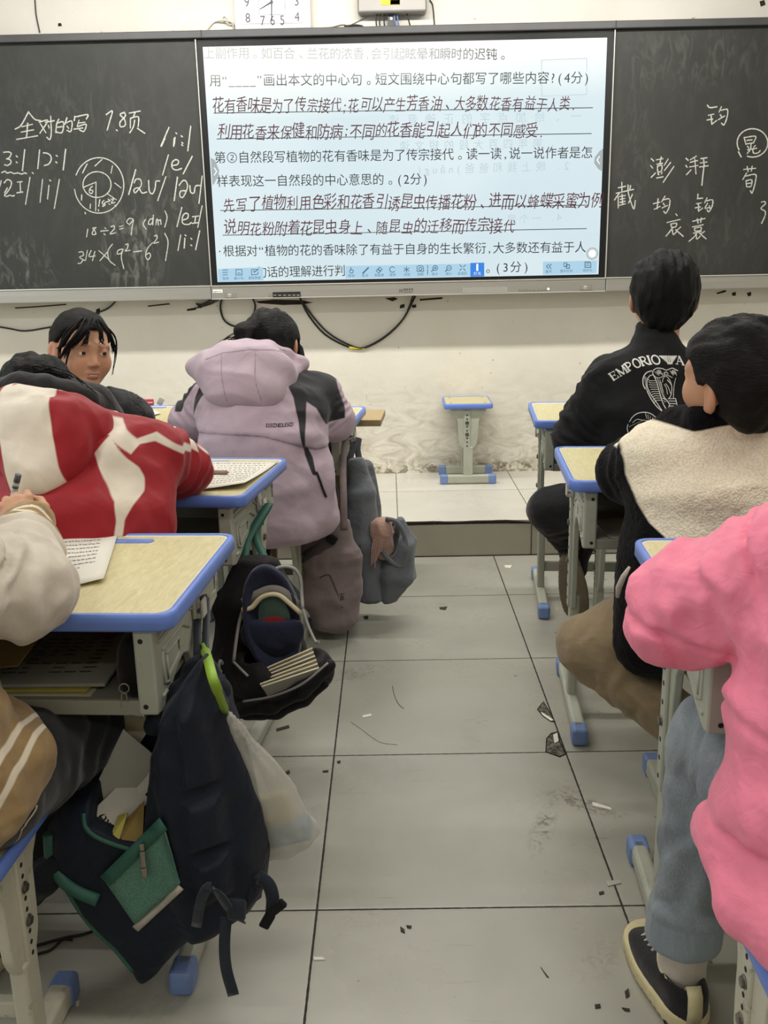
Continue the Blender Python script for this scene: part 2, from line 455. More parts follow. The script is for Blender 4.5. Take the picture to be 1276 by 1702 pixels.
# ceiling lamps
M_LAMP = simple('lamp_metal', '#e8e8e4', .4)
lamps = [(-.1, 3.70, 2.875, 3.5, 'long white lamp bar hung over the blackboard')]
for yy in (1.15, -1.6):
    for xx in (-1.75, .35, 2.0): lamps.append((xx, yy, 2.98, 1.34, None))
for (xx, yy, zz, L, lab) in lamps:
    t = thing('ceiling_lamp', lab or 'white tube lamp batten hanging below the ceiling over the desks', 'lamp', (xx, yy, CEIL), 0, 'ceiling lamps')
    MB().box((xx, yy, zz), (L, .14, .05), bev=.012).build('housing', M_LAMP, t, True)
    for s in (-1, 1): MB().cyl((xx+s*L*.35, yy, zz), (xx+s*L*.35, yy, CEIL), .006).build('hanger', M_LAMP, t, True)

# ================================================================== SMART BOARD
BY = 4.752                                    # plane of the screen
SX0, SX1, SZ0, SZ1 = -.851, 1.042, 1.176, 2.247
M_RAIL = simple('brushed_aluminium', '#a7a59d', .38, .55, var=.07, vscale=3, stretch=(.6, 6, 30), bump=.05, bscale=30)
M_RAILE = simple('rail_bright_edge', '#d5d3cb', .35, .5)
M_FRAME = simple('dark_frame', '#4b4b4c', .42, .3, var=.08, vscale=12)
M_BEZ = simple('display_bezel', '#121416', .22, .0, .6)
M_BLACK = simple('matt_black', '#121212', .6)
def chalkboard():
    n = NT('chalkboard')
    f = n.noise(n.pos(), 1.6, 5, .6, .6); g = n.noise(n.pos(scale=(7, 1, 3.0)), 1.2, 6, .65, 2.2)
    base = n.ramp(f, [(.25, C('#2c2d2b')), (.75, C('#383936'))])
    x, y, z = n.sep(n.pos())
    def blob(cx, cz, rx, rz):
        u = n.math('DIVIDE', n.math('SUBTRACT', x, cx), rx); v = n.math('DIVIDE', n.math('SUBTRACT', z, cz), rz)
        return n.ramp(n.math('SQRT', n.math('ADD', n.math('MULTIPLY', u, u), n.math('MULTIPLY', v, v))), [(.45, 1), (1, 0)])
    wm = n.ramp(n.noise(n.pos(scale=(14, 1, 5)), 1.6, 5, .6, 1.5), [(.50, 0), (.66, 1)])
    for (cx, cz, rx, rz, k) in ((-1.27, 1.33, .18, .26, .30), (-1.82, 1.25, .2, .2, .26), (-1.1, 1.56, .28, .22, .10), (-1.5, 1.85, .6, .4, .05), (1.6, 1.4, .3, .3, .05), (1.45, 2.15, .5, .16, .08), (1.2, 1.72, .12, .5, .06)):
        base = n.mix(n.math('MULTIPLY', n.math('MULTIPLY', blob(cx, cz, rx, rz), wm), k), base, C('#a6a79f'))
    base = n.mix(n.math('MULTIPLY', n.ramp(g, [(.45, 0), (.8, 1)]), .10), base, C('#6a6b66'))
    n.set(color=base, rough=.5, spec=.35)
    n.set(normal=n.bump(n.noise(n.pos(), 400, 2), .05, .001))
    return n.m
M_CHB = chalkboard()
ch = NT('chalk'); cf = ch.noise(ch.pos(), 220, 3, .7)
ch.set(color=ch.ramp(cf, [(.30, C('#77786f')), (.55, C('#c9cac2'))]), rough=.95, spec=.1); M_CHALK = ch.m

rail = thing('mounting_rail', 'dark grey metal rail along the top of the boards', 'rail', (0, WALL_Y, 2.3))
b = MB(); b.box((.05, (BY-.018+WALL_Y)/2, 2.2985), (4.9, WALL_Y-BY+.018, .034), bev=.004)
b.build('top_channel', M_FRAME, rail, True)
b = MB()
for xx in (-.851, 1.077): b.box((xx, BY-.0185, 2.2985), (.003, .002, .034))
b.build('seam', M_BLACK, rail, True)
def board(x0, x1, lab):
    t = thing('blackboard', lab, 'blackboard', ((x0+x1)/2, WALL_Y, 1.09))
    b = MB(); b.box(((x0+x1)/2, (BY+.004+WALL_Y)/2, 1.718), (x1-x0, WALL_Y-BY-.004, 1.125)); b.build('writing_surface', M_CHB, t, True)
    b = MB(); b.box(((x0+x1)/2, (BY-.02+WALL_Y)/2, 1.125), (x1-x0, WALL_Y-BY+.02, .064), bev=.004); b.build('bottom_rail', M_RAIL, t, True)
    b = MB(); b.box(((x0+x1)/2, BY-.019, 1.1585), (x1-x0, .008, .005)); b.build('rail_lip', M_RAILE, t, True)
    return t
bl = board(-2.4, -.8835, 'dark blackboard covered in chalked sums, circles and phonetic symbols')
br = board(1.0775, 2.5, 'dark blackboard with chalked characters, one of them circled')
disp = thing('interactive_display', 'big lit display between the two blackboards showing a worksheet with red handwriting', 'display', (.097, WALL_Y, 1.09))
b = MB(); b.box((.097, (BY+WALL_Y)/2+.0015, 1.718), (1.955, WALL_Y-BY-.003, 1.125), bev=.002); b.build('bezel', M_BEZ, disp, True)
for xx in (-.8825, 1.0765):
    b = MB(); b.box((xx, BY-.002, 1.72), (.004, .012, 1.12)); b.build('edge_strip', M_RAILE, disp, True)
# lit panel
def screen_mat():
    n = NT('lit_screen'); f = n.noise(n.pos(), 1.1, 3, .5, .3); x, y, z = n.sep(n.pos())
    c = n.ramp(f, [(.35, C('#cadde4')), (.65, C('#d7e6ea'))])
    tp = n.math('ADD', n.math('MULTIPLY', n.math('SUBTRACT', z, 1.93), 3.6), n.math('MULTIPLY', x, -.22), clamp=True); c = n.mix(tp, c, C('#fbfdf6'))  # lamp glare of the shown page painted into the emission, whiter towards the top
    n.set(color=(.02, .02, .02, 1), rough=.22, spec=.6, emit=c, estr=.98)
    return n.m
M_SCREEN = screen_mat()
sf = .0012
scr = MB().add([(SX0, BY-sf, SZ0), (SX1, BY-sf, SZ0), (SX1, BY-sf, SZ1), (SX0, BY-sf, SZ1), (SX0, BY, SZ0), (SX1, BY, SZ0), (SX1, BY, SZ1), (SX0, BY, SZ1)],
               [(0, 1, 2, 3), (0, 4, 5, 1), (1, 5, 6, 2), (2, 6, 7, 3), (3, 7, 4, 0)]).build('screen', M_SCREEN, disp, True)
def lit(name, col, k=.95):
    n = NT(name); c = C(col); n.set(color=(.01, .01, .01, 1), rough=.22, spec=.6, emit=c, estr=k); return n.m
def ink_mat():
    n = NT('screen_ink'); x, y, z = n.sep(n.pos())
    tp = n.math('MULTIPLY', n.math('MULTIPLY', n.math('SUBTRACT', z, 2.07), 11, clamp=True), n.math('SUBTRACT', 1.0, n.math('MULTIPLY', n.math('SUBTRACT', x, .05), 2.2), clamp=True), clamp=True)  # ink paled at the upper left, the page's glare painted into its colour
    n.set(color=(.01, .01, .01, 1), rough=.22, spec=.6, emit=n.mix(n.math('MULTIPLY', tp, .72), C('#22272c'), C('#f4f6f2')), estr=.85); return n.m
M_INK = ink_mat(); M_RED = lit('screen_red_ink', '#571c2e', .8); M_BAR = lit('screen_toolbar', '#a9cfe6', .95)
M_ICON = lit('screen_icon', '#4d6b80', .9); M_BLUE = lit('screen_blue', '#2f7fd8', 1.0); M_WHITE = lit('screen_white', '#f4fafb', 1.0); M_GHOST = lit('screen_ghost', '#bccfd7', .97); M_GREY = lit('screen_grey', '#7d8a90', .9)

_font_cache = {}
def text_mesh(s, offset=0.0):
    key = (s, offset)
    if key in _font_cache: return _font_cache[key]
    c = bpy.data.curves.new('t', 'FONT'); c.body = s; c.size = 1.0; c.offset = offset; c.resolution_u = 3; c.fill_mode = 'FRONT'
    o = bpy.data.objects.new('t', c); COL.objects.link(o)
    dg = bpy.context.evaluated_depsgraph_get(); dg.update()
    me = bpy.data.meshes.new_from_object(o.evaluated_get(dg))
    v = np.array([x.co[:] for x in me.vertices]).reshape(-1, 3); f = [tuple(p.vertices) for p in me.polygons]
    bpy.data.objects.remove(o); bpy.data.curves.remove(c); bpy.data.meshes.remove(me)
    _font_cache[key] = (v, f)
    return v, f
def text_line(mb, s, p0, p1, h, nrm=Vector((0, -1, 0)), off=0.0, mirror=False, jit=0.0, rotj=0.0, slant=0.0, mi=0, seed=1, adv=None):
    """characters of s set one by one between p0 and p1 (baseline), character height h"""
    rnd = random.Random(seed); p0 = Vector(p0); p1 = Vector(p1)
    def wd(ch):
        if ch == ' ': return .5
        if ord(ch) < 0x2000 or ch in '“”': return .56
        if ch == '…': return 1
        return 1.0
    W_ = [wd(c) for c in s]; tot = sum(W_); u = (p1-p0); Ln = u.length; u = u.normalized(); up = nrm.cross(u).normalized()
    if up.z < 0 and abs(up.z) > .3: up = -up
    adv = Ln/tot; acc = 0.0
    for c, w in zip(s, W_):
        if c not in ' ':
            v, f = text_mesh(c, off)
            if len(v):
                cx = (v[:, 0].min()+v[:, 0].max())/2
                k = h
                a = rnd.uniform(-rotj, rotj); dy = rnd.uniform(-jit, jit)*h; kk = k*(1+rnd.uniform(-jit, jit))
                x = (v[:, 0]-cx)*min(1.0, adv/h*1.02)*(-1 if mirror else 1)*kk; y = v[:, 1]*kk+dy
                x = x + slant*y
                x, y = x*math.cos(a)-y*math.sin(a), x*math.sin(a)+y*math.cos(a)
                o = p0+u*((acc+w/2)*adv)
                mb.add([o+u*float(xx)+up*float(yy) for xx, yy in zip(x, y)], [q[::-1] for q in f] if mirror else f, mi)
        acc += w
    return mb
def S(px, py, d=.0018): return atY(px, py, BY-d)
rows = [('上副作用。如百合、兰花的浓香,会引起眩晕和瞬时的迟钝。', (338, 96), (845, 98), 19),
        ('用“____”画出本文的中心句。短文围绕中心句都写了哪些内容?(4分)', (347, 142), (980, 137), 20),
        ('第②自然段写植物的花有香味是为了传宗接代。读一读,说一说作者是怎', (356, 270), (985, 261), 20),
        ('样表现这一自然段的中心意思的。(2分)', (360, 309), (712, 305), 20),
        ('·根据对“植物的花的香味除了有益于自身的生长繁衍,大多数还有益于人', (360, 425), (974, 418), 20),
        ('句话的理解进行判', (425, 460), (574, 457), 20), ('。(3分)', (800, 453), (880, 450), 20)]
for i, (s, a, c, h) in enumerate(rows):
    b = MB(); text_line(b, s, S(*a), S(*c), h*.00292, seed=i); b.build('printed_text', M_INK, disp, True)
hand = [('花有香味是为了传宗接代;花可以产生芳香油、大多数花香有益于人类.', (353, 186), (958, 181), 25),
        ('利用花香来保健和防病;不同的花香能引起人们的不同感受.', (360, 229), (905, 226), 25),
        ('先写了植物利用色彩和花香引诱昆虫传播花粉、进而以蜂蝶采蜜为例', (370, 349), (1001, 343), 26),
        ('说明花粉附着花昆虫身上、随昆虫的迁移而传宗接代', (372, 389), (855, 384), 25)]
for i, (s, a, c, h) in enumerate(hand):
    b = MB(); text_line(b, s, S(*a), S(*c), h*.00292, off=0.0, jit=.09, rotj=.09, slant=.12, seed=20+i); b.build('handwritten_answer', M_RED, disp, True)
b = MB()
for a, c in (((355, 188), (985, 179)), ((360, 231), (983, 222)), ((366, 350), (977, 341)), ((370, 391), (975, 380))):
    b.ribbon([S(*a), S(*c)], .0035, (0, 0, 1), .0003)
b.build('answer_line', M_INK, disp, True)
b = MB()
for i, (s, a, c, h) in enumerate([('读音确正的字点加给、一', (640, 207), (972, 200), 18), ('读文短的段大百四年第、', (660, 250), (930, 244), 17), ('(guān)爸爸和我上晚 .2', (690, 289), (948, 282), 17), ('是个一 .4', (840, 372), (935, 367), 17)]):
    b = MB(); text_line(b, s, S(a[0], a[1], .0015), S(c[0], c[1], .0015), h*.00292, mirror=True, seed=40+i); b.build('show_through_print', M_GHOST, disp, True)
b = MB()
for q in (((900, 100), (900, 160)), ((900, 160), (975, 157)), ((975, 97), (975, 157)), ((900, 100), (975, 97))):
    b.ribbon([S(*q[0], .0015), S(*q[1], .0015)], .003, (0, 0, 1) if q[0][0] != q[1][0] else (1, 0, 0), .0002)
b.build('show_through_box', M_GHOST, disp, True)
# toolbar
def quad(mb, pts, d, mi=0):
    p = [S(x, y, d) for x, y in pts]; q = [v+Vector((0, .0003, 0)) for v in p]
    mb.add(p+q, [(0, 1, 2, 3), (0, 4, 5, 1), (1, 5, 6, 2), (2, 6, 7, 3), (3, 7, 4, 0)], mi)
for q_ in ([(363, 469), (438, 466), (437, 444), (362, 447)], [(574, 463), (783, 459), (783, 438), (574, 442)], [(902, 457), (991, 454), (992, 433), (902, 435)]):
    b = MB(); quad(b, q_, .0021); b.build('toolbar', M_BAR, disp, True, fixn=True)
b = MB(); quad(b, [(781.5, 460), (804.5, 459.4), (804.5, 436.5), (781.5, 437)], .0023); b.build('lamp_button', M_BLUE, disp, True, fixn=True)
b = MB()
def stroke(mb, pts, w=.0035, d=.0026, mi=0, f=S, closed=False):
    p = [f(x, y, d) for x, y in pts]
    if closed: p.append(p[0])
    # flat pen stroke in the board plane
    for i in range(len(p)-1):
        t = p[i+1]-p[i]
        if t.length < 1e-6: continue
        n_ = Vector((-t.z, 0, t.x)).normalized()
        e = t.normalized()*w*.35
        mb.add([p[i]-e-n_*w/2, p[i+1]+e-n_*w/2, p[i+1]+e+n_*w/2, p[i]-e+n_*w/2], [(0, 1, 2, 3)], mi)
def arc(cx, cy, rx, ry, a0=0, a1=360, n=20): return [(cx+rx*math.cos(math.radians(a0+(a1-a0)*i/n)), cy+ry*math.sin(math.radians(a0+(a1-a0)*i/n))) for i in range(n+1)]
for y in (449, 453, 457): stroke(b, [(370, y), (378, y-.3)])
stroke(b, [(392, 448), (402, 448), (402, 457), (392, 457)], closed=True); stroke(b, [(395, 454), (399, 454)])
stroke(b, [(419, 448), (428, 448)]); stroke(b, [(429, 452), (428, 456), (418, 457), (418, 448)]); stroke(b, [(422, 453), (430, 447)]); stroke(b, [(421, 451), (425, 451)])
stroke(b, arc(584, 451, 3, 3)); stroke(b, [(583, 449), (583, 444)]); stroke(b, [(604, 453), (612, 445)], .007); stroke(b, [(602, 453), (604, 455)])
stroke(b, [(625, 450), (631, 444), (635, 448), (629, 454)], closed=True); stroke(b, [(628, 447), (632, 451)], .006)
stroke(b, arc(652, 448, 4.5, 4.5, 40, 320))
for a in range(0, 180, 60): stroke(b, [(675.5+5*math.cos(math.radians(a+30)), 448+5*math.sin(math.radians(a+30))), (675.5-5*math.cos(math.radians(a+30)), 448-5*math.sin(math.radians(a+30)))])
stroke(b, [(693, 443), (696, 441.5), (700, 441.5), (703, 443), (704, 451), (693, 451)], closed=True); stroke(b, arc(698.5, 447, 2.5, 2.5))
stroke(b, [(710.5, 441), (710.5, 446)]); stroke(b, [(710.5, 448), (710.5, 456)])
for x in (723, 746):
    stroke(b, arc(x, 445.5, 4, 4)); stroke(b, [(x-3, 448.5), (x-6, 451)], .005); stroke(b, [(x-2, 445.5), (x+2, 445.5)])
stroke(b, [(723, 443.5), (723, 447.5)])
for sx, sy in ((-1, -1), (1, -1), (1, 1), (-1, 1)): stroke(b, [(768.5+sx*1.5, 445+sy*1.5), (768.5+sx*4.5, 445+sy*4.5)], .004)
for x in (908, 912.5): stroke(b, [(x+3.5, 439), (x, 443), (x+3, 446.5)], .004)
stroke(b, [(937, 437), (942, 437), (942, 443), (937, 443)], closed=True); stroke(b, [(941, 440), (946, 440), (946, 446), (941, 446)], .004, closed=True)
stroke(b, [(972, 435.5), (980, 435.5), (981.5, 438), (981.5, 444.5), (972, 444.5)], .004, closed=True); stroke(b, [(974, 441), (979, 441)], .004); stroke(b, [(974.5, 437.5), (978.5, 437.5)])
for s, x, y, w in (('菜单', 375, 465, 11), ('最小化', 397, 464.5, 16), ('虚拟黑板', 423, 464, 21), ('移动', 584, 460.5, 11), ('批注', 606.5, 460, 11), ('黑板擦', 630, 459.5, 16), ('旋转', 652.5, 459, 11), ('冻结', 676, 458.5, 11), ('拍照', 698.5, 458, 11),
                   ('放大', 722.5, 457.5, 11), ('缩小', 746, 457, 11), ('自适应', 768, 456.5, 16), ('展开', 911.5, 453.5, 11), ('图片比较', 941, 452.5, 21), ('另存为', 976, 451.5, 16)):
    text_line(b, s, S(x-w/2, y, .0026), S(x+w/2, y-.3, .0026), 5.4*.00292)
for q_ in b.split(0, .012): q_.build('toolbar_icon', M_ICON, disp, True)
b = MB(); text_line(b, '灯光', S(786.5, 457, .0028), S(799.5, 456.6, .0028), 6*.00292); stroke(b, [(793, 441), (793, 449)], .010, .0028); stroke(b, [(792, 439), (794, 439)], .004, .0028)
b.build('lamp_icon', M_WHITE, disp, True)
b = MB()
def disc(mb, cx, cy, r, d, mi, n=28):
    c = S(cx, cy, d); k = r*.00292
    vs = [c+Vector((k*math.cos(2*PI*i/n), 0, k*math.sin(2*PI*i/n))) for i in range(n)]
    mb.add(vs, [tuple(range(n))], mi)
disc(b, 984, 421.5, 9.6, .0026, 0); disc(b, 984, 421.5, 8.4, .003, 1); disc(b, 984, 421.5, 7.6, .0033, 2); disc(b, 984, 421.5, 6.4, .0036, 1)
b.add([S(350, 262, .0024), S(357, 266, .0024), S(364, 283, .0024), S(363, 291, .0024), S(356, 305, .0024), S(353, 308, .0024)], [(0, 5, 4, 3, 2, 1)], 2)
b.add([S(1002, 247, .0024), S(996, 251, .0024), S(988, 262, .0024), S(987, 271, .0024), S(994, 281, .0024), S(1001, 285, .0024)], [(0, 1, 2, 3, 4, 5)], 2)
stroke(b, [(356, 279), (360, 285), (356, 291)], .005, .0028, 1); stroke(b, [(996, 260), (992, 266), (996, 272)], .005, .0028, 1)
b.build('screen_button', [M_GREY, M_WHITE, lit('screen_silver', '#a4adb0', .95)], disp, True)
# bottom rail of the display with its fittings
b = MB(); b.box((.097, (BY-.02+WALL_Y)/2, 1.124), (1.957, WALL_Y-BY+.02, .064), bev=.004); dr = b.build('bottom_rail', M_RAIL, disp, True)
b = MB(); b.box((.097, BY-.019, 1.1575), (1.957, .008, .005)); b.box((.097, BY-.0195, 1.0945), (1.957, .006, .004)); b.build('rail_lip', M_RAILE, disp, True)
M_STICK = simple('white_sticker', '#e9e8e3', .6); M_PLATE = simple('grey_plate', '#8b887f', .5, .2); M_LED = NT('power_led'); M_LED.set(color=(1, 1, 1, 1), emit=(.85, .85, 1, 1), estr=2.0); M_LED = M_LED.m
RY = BY-.0205
def R_(px, py, d=.0005): return atY(px, py, RY-d)
def rplate(mb, x0, y0, x1, y1, d=.002, mi=0):
    a = R_((x0+x1)/2, (y0+y1)/2); w = (x1-x0)*.00291; h = (y1-y0)*.00280
    mb.box((a.x, RY-d/2, a.z), (w, d, h), bev=.0006, mi=mi)
b = MB(); rplate(b, 353.5, 481, 370, 487, .0008); b.build('sticker', M_STICK, disp, True)
b = MB(); text_line(b, '国家中小学', R_(355, 485.7, .0012), R_(368, 485.2, .0012), .007); b.build('sticker_print', M_BLACK, disp, True)
for q_ in ((373, 486, 392, 495), (963.5, 473, 983, 482)): b = MB(); rplate(b, *q_, .002, 0); b.build('tap_plate', M_PLATE, disp, True)
b = MB()
for x, y in ((381.5, 489.5), (972.5, 476.5)): rplate(b, x-3, y-1.5, x+3, y+1.5, .0026); rplate(b, x-2, y+3, x+2, y+4, .0026)
b.build('tap_symbol', M_RAILE, disp, True)
b = MB(); rplate(b, 452.5, 485, 500, 493.5, .004); b.build('socket_strip', M_BLACK, disp, True)
b = MB()
for x in (457, 465, 473, 481, 488.5, 495.5): rplate(b, x-2.5, 489.8, x+2.5, 491.6, .0046)
rplate(b, 446, 486, 450.5, 493, .001); b.build('socket', M_PLATE, disp, True)
b = MB(); text_line(b, '3S', R_(662.5, 485.5, .0008), R_(669.5, 485.3, .0008), .019); text_line(b, '智能黑板', R_(670, 482.8, .0008), R_(687, 482.4, .0008), .0115)
rplate(b, 670, 485, 686, 485.5, .0006); b.build('maker_logo', M_BLACK, disp, True)
b = MB()
for i in range(8):
    x = 863+i*6.1; c = R_(x, 481.6-i*.12); b.cyl((c.x, RY+.001, c.z), (c.x, RY-.003, c.z), .0052, seg=12)
b.build('button', M_PLATE, disp, True)
c = R_(911, 480.3); MB().cyl((c.x, RY+.001, c.z), (c.x, RY-.003, c.z), .0045, seg=12).build('power_light', M_LED, disp, True)
b = MB(); rplate(b, 767, 477, 845, 487, .0006); b.build('speaker_grille', simple('grille', '#94928a', .6), disp, True)

# ------------------------------------------------------------------ chalk writing (pen strokes traced as they were written)
def chalk(parent, strokes, f, w, name='chalk_writing', seed=3):
    rnd = random.Random(seed); groups = []
    for st in strokes:
        q = [f(*p) for p in st]; bx = [min(v.x for v in q)-.016, max(v.x for v in q)+.016, min(v.z for v in q)-.012, max(v.z for v in q)+.012]
        hit = [g for g in groups if g[0][0] < bx[1] and bx[0] < g[0][1] and g[0][2] < bx[3] and bx[2] < g[0][3]]
        new = [bx, [st]]
        for g in hit:
            groups.remove(g); new[0] = [min(new[0][0], g[0][0]), max(new[0][1], g[0][1]), min(new[0][2], g[0][2]), max(new[0][3], g[0][3])]; new[1] += g[1]
        groups.append(new)
    for g in groups: chalk_word(parent, g[1], f, w, name, rnd)
def chalk_word(parent, strokes, f, w, name, rnd):
    b = MB()
    for st in strokes:
        pts = [Vector(f(*p)) for p in st]
        if len(pts) > 2: pts = bez(pts, 6*len(pts))
        elif len(pts) == 1: pts = [pts[0], pts[0]+Vector((.006, 0, -.005))]
        for i in range(len(pts)-1):
            t = pts[i+1]-pts[i]
            if t.length < 1e-6: continue
            ww = w*rnd.uniform(.85, 1.15); n_ = Vector((-t.z, 0, t.x)).normalized(); e = t.normalized()*ww*.3
            d = Vector((0, -.0008*rnd.uniform(.6, 1), 0))
            q = [pts[i]-e-n_*ww/2, pts[i+1]+e-n_*ww/2, pts[i+1]+e+n_*ww/2, pts[i]-e+n_*ww/2]
            b.add([v+d for v in q]+[v for v in q], [(0, 1, 2, 3), (0, 4, 5, 1), (2, 6, 7, 3)])
    return b.build(name, M_CHALK, parent, True)
YB = BY+.0035
def zl(x, y): return atY(x/3.646, 230+y/3.646, YB)
def circ(cx, cy, rx, ry, a0=0, a1=360, n=22): return arc(cx, cy, rx, ry, a0, a1, n)
phon = [[(22, 85), (50, 82), (68, 92), (55, 118), (40, 124), (62, 130), (66, 150), (45, 164), (28, 160)], [(98, 106)], [(98, 142)], [(150, 68), (136, 196)],
        [(10, 208), (30, 200), (45, 210), (65, 205), (85, 213), (110, 210), (130, 216), (150, 210), (162, 214)], [(195, 207)],
        [(240, 70), (229, 184)], [(262, 88), (285, 90), (306, 105), (310, 130), (295, 155), (268, 165)], [(340, 103)], [(338, 142)], [(398, 66), (383, 192)],
        [(0, 290), (8, 255)], [(25, 270), (45, 250), (68, 262), (66, 290), (45, 325), (28, 345), (40, 352), (60, 345), (78, 350), (88, 345)], [(45, 300), (28, 330)], [(105, 265), (135, 262)], [(122, 264), (125, 328)], [(102, 330), (138, 325)], [(182, 236), (155, 400)],
        [(258, 248), (243, 388)], [(300, 252)], [(297, 285), (288, 368)], [(360, 248), (329, 425)],
        [(1000, 0), (978, 48)], [(1055, 0), (1052, 48)], [(1100, 38)], [(1148, 0), (1138, 75)],
        [(1020, 100), (985, 222)], [(1042, 165), (1075, 158), (1080, 135), (1060, 130), (1042, 150), (1045, 180), (1070, 192), (1100, 182)], [(1165, 108), (1110, 215)],
        [(822, 190), (780, 340)], [(812, 270), (825, 248), (850, 250), (855, 285), (820, 330), (812, 310), (840, 300), (860, 330), (890, 325)], [(900, 255), (905, 320), (925, 335), (940, 300), (945, 262), (968, 258)], [(1005, 232), (955, 378)],
        [(1075, 235), (1055, 378)], [(1085, 285), (1110, 255), (1130, 265), (1135, 300), (1110, 355), (1090, 350), (1095, 320), (1130, 318)], [(1150, 285), (1155, 325), (1175, 330), (1185, 290), (1215, 285)], [(1225, 228), (1205, 395)],
        [(1102, 418), (1072, 535)], [(1105, 495), (1135, 485), (1140, 460), (1120, 455), (1105, 480), (1108, 515), (1140, 522), (1160, 510)], [(1165, 475), (1205, 470)], [(1185, 473), (1180, 512)], [(1165, 515), (1205, 510)], [(1225, 408), (1198, 540)],
        [(1095, 585), (1078, 680)], [(1120, 585)], [(1120, 605), (1116, 665)], [(1155, 605)], [(1155, 645)], [(1210, 560), (1185, 675)]]
chalk(bl, phon, zl, .0056)
sums = [circ(600, 285, 150, 168, 172, -158), circ(588, 280, 85, 78), [(582, 265), (502, 298)], [(582, 265), (580, 440)],
        [(528, 155), (500, 210)], [(618, 128), (575, 168)], [(682, 165), (672, 212)], [(695, 270), (733, 300)], [(650, 335), (705, 372)], [(495, 342), (494, 375)], [(548, 398), (546, 425)], [(595, 430), (598, 442)], [(695, 405)], [(515, 448), (518, 458)],
        [(560, 290), (545, 305), (542, 328), (555, 334), (562, 318), (548, 312)], [(605, 370), (598, 412)], [(630, 375), (618, 392), (638, 402), (622, 412), (640, 385)], [(645, 385), (668, 378)], [(655, 368)], [(658, 395)], [(672, 370), (688, 368), (675, 392), (698, 388)],
        [(532, 550), (524, 598)], [(582, 540), (562, 545), (575, 562), (580, 580), (560, 582), (562, 565), (582, 540)], [(610, 562), (655, 558)], [(635, 542)], [(630, 578)], [(672, 535), (690, 530), (692, 548), (668, 578), (700, 572)], [(722, 535), (745, 530)], [(724, 550), (748, 545)],
        [(808, 490), (785, 485), (768, 505), (785, 520), (808, 495), (800, 540), (795, 585)],
        [(882, 490), (868, 520), (885, 550)], [(925, 485), (905, 495), (900, 520), (920, 515), (928, 480)], [(930, 465), (925, 525)], [(945, 525), (948, 495), (955, 492), (960, 525)], [(960, 500), (972, 495), (976, 522)], [(1000, 440), (1012, 480), (998, 538)],
        [(478, 690), (500, 688), (505, 708), (482, 720), (500, 735), (490, 755), (472, 758)], [(505, 735)], [(530, 678), (518, 740)], [(552, 680), (540, 715), (578, 712)], [(575, 685), (560, 742)], [(598, 680), (655, 730)], [(650, 690), (605, 742)],
        [(682, 640), (655, 680), (660, 735), (698, 770)], [(740, 670), (715, 680), (712, 700), (735, 695), (745, 672), (735, 720), (750, 790)], [(760, 645), (775, 640), (772, 665), (760, 682), (788, 678)], [(810, 688), (858, 682)],
        [(925, 632), (895, 665), (882, 710), (895, 735), (912, 715), (905, 695), (885, 705)], [(935, 592), (950, 588), (950, 608), (932, 635), (962, 628)], [(998, 575), (1018, 630), (1003, 742)]]
chalk(bl, sums, zl, .0048, seed=8)
def zt(x, y): return atY(x/1.994, y/1.994, YB)
head = [[(95, 370), (70, 415), (50, 428)], [(95, 372), (115, 395), (135, 400)], [(72, 420), (108, 412)], [(70, 438), (112, 430)], [(92, 408), (88, 455)], [(55, 462), (125, 450)],
        [(130, 405), (158, 400), (132, 442)], [(134, 410), (152, 440)], [(150, 405), (180, 400)], [(168, 385), (170, 440), (165, 462), (155, 455)], [(160, 415), (163, 425)],
        [(195, 395), (188, 410), (185, 440)], [(188, 408), (210, 405), (206, 438), (186, 438)], [(188, 422), (206, 420)], [(222, 390), (215, 412)], [(217, 408), (238, 402), (235, 435), (222, 432)], [(222, 418), (228, 426)],
        [(248, 385), (246, 400)], [(247, 388), (290, 380), (286, 395)], [(262, 398), (256, 418)], [(260, 408), (282, 405)], [(256, 420), (285, 412), (278, 435), (262, 430)], [(245, 428), (275, 424)],
        [(352, 380), (372, 368), (364, 400), (355, 432)], [(385, 430)], [(412, 372), (398, 380), (412, 395), (415, 415), (400, 420), (398, 405), (415, 385), (412, 372)],
        [(428, 375), (465, 368)], [(448, 372), (442, 388)], [(432, 392), (432, 425)], [(432, 392), (458, 388), (458, 420)], [(446, 398), (442, 420), (430, 440)], [(455, 425), (480, 442)],
        [(560, 422), (533, 485)], [(582, 440)], [(580, 455), (578, 478)], [(600, 450)], [(602, 472)], [(632, 418), (622, 500)]]
chalk(bl, head, zt, .0055, seed=9)
def zr(x, y): return atY(1010+x/4.797, 150+y/4.797, YB)
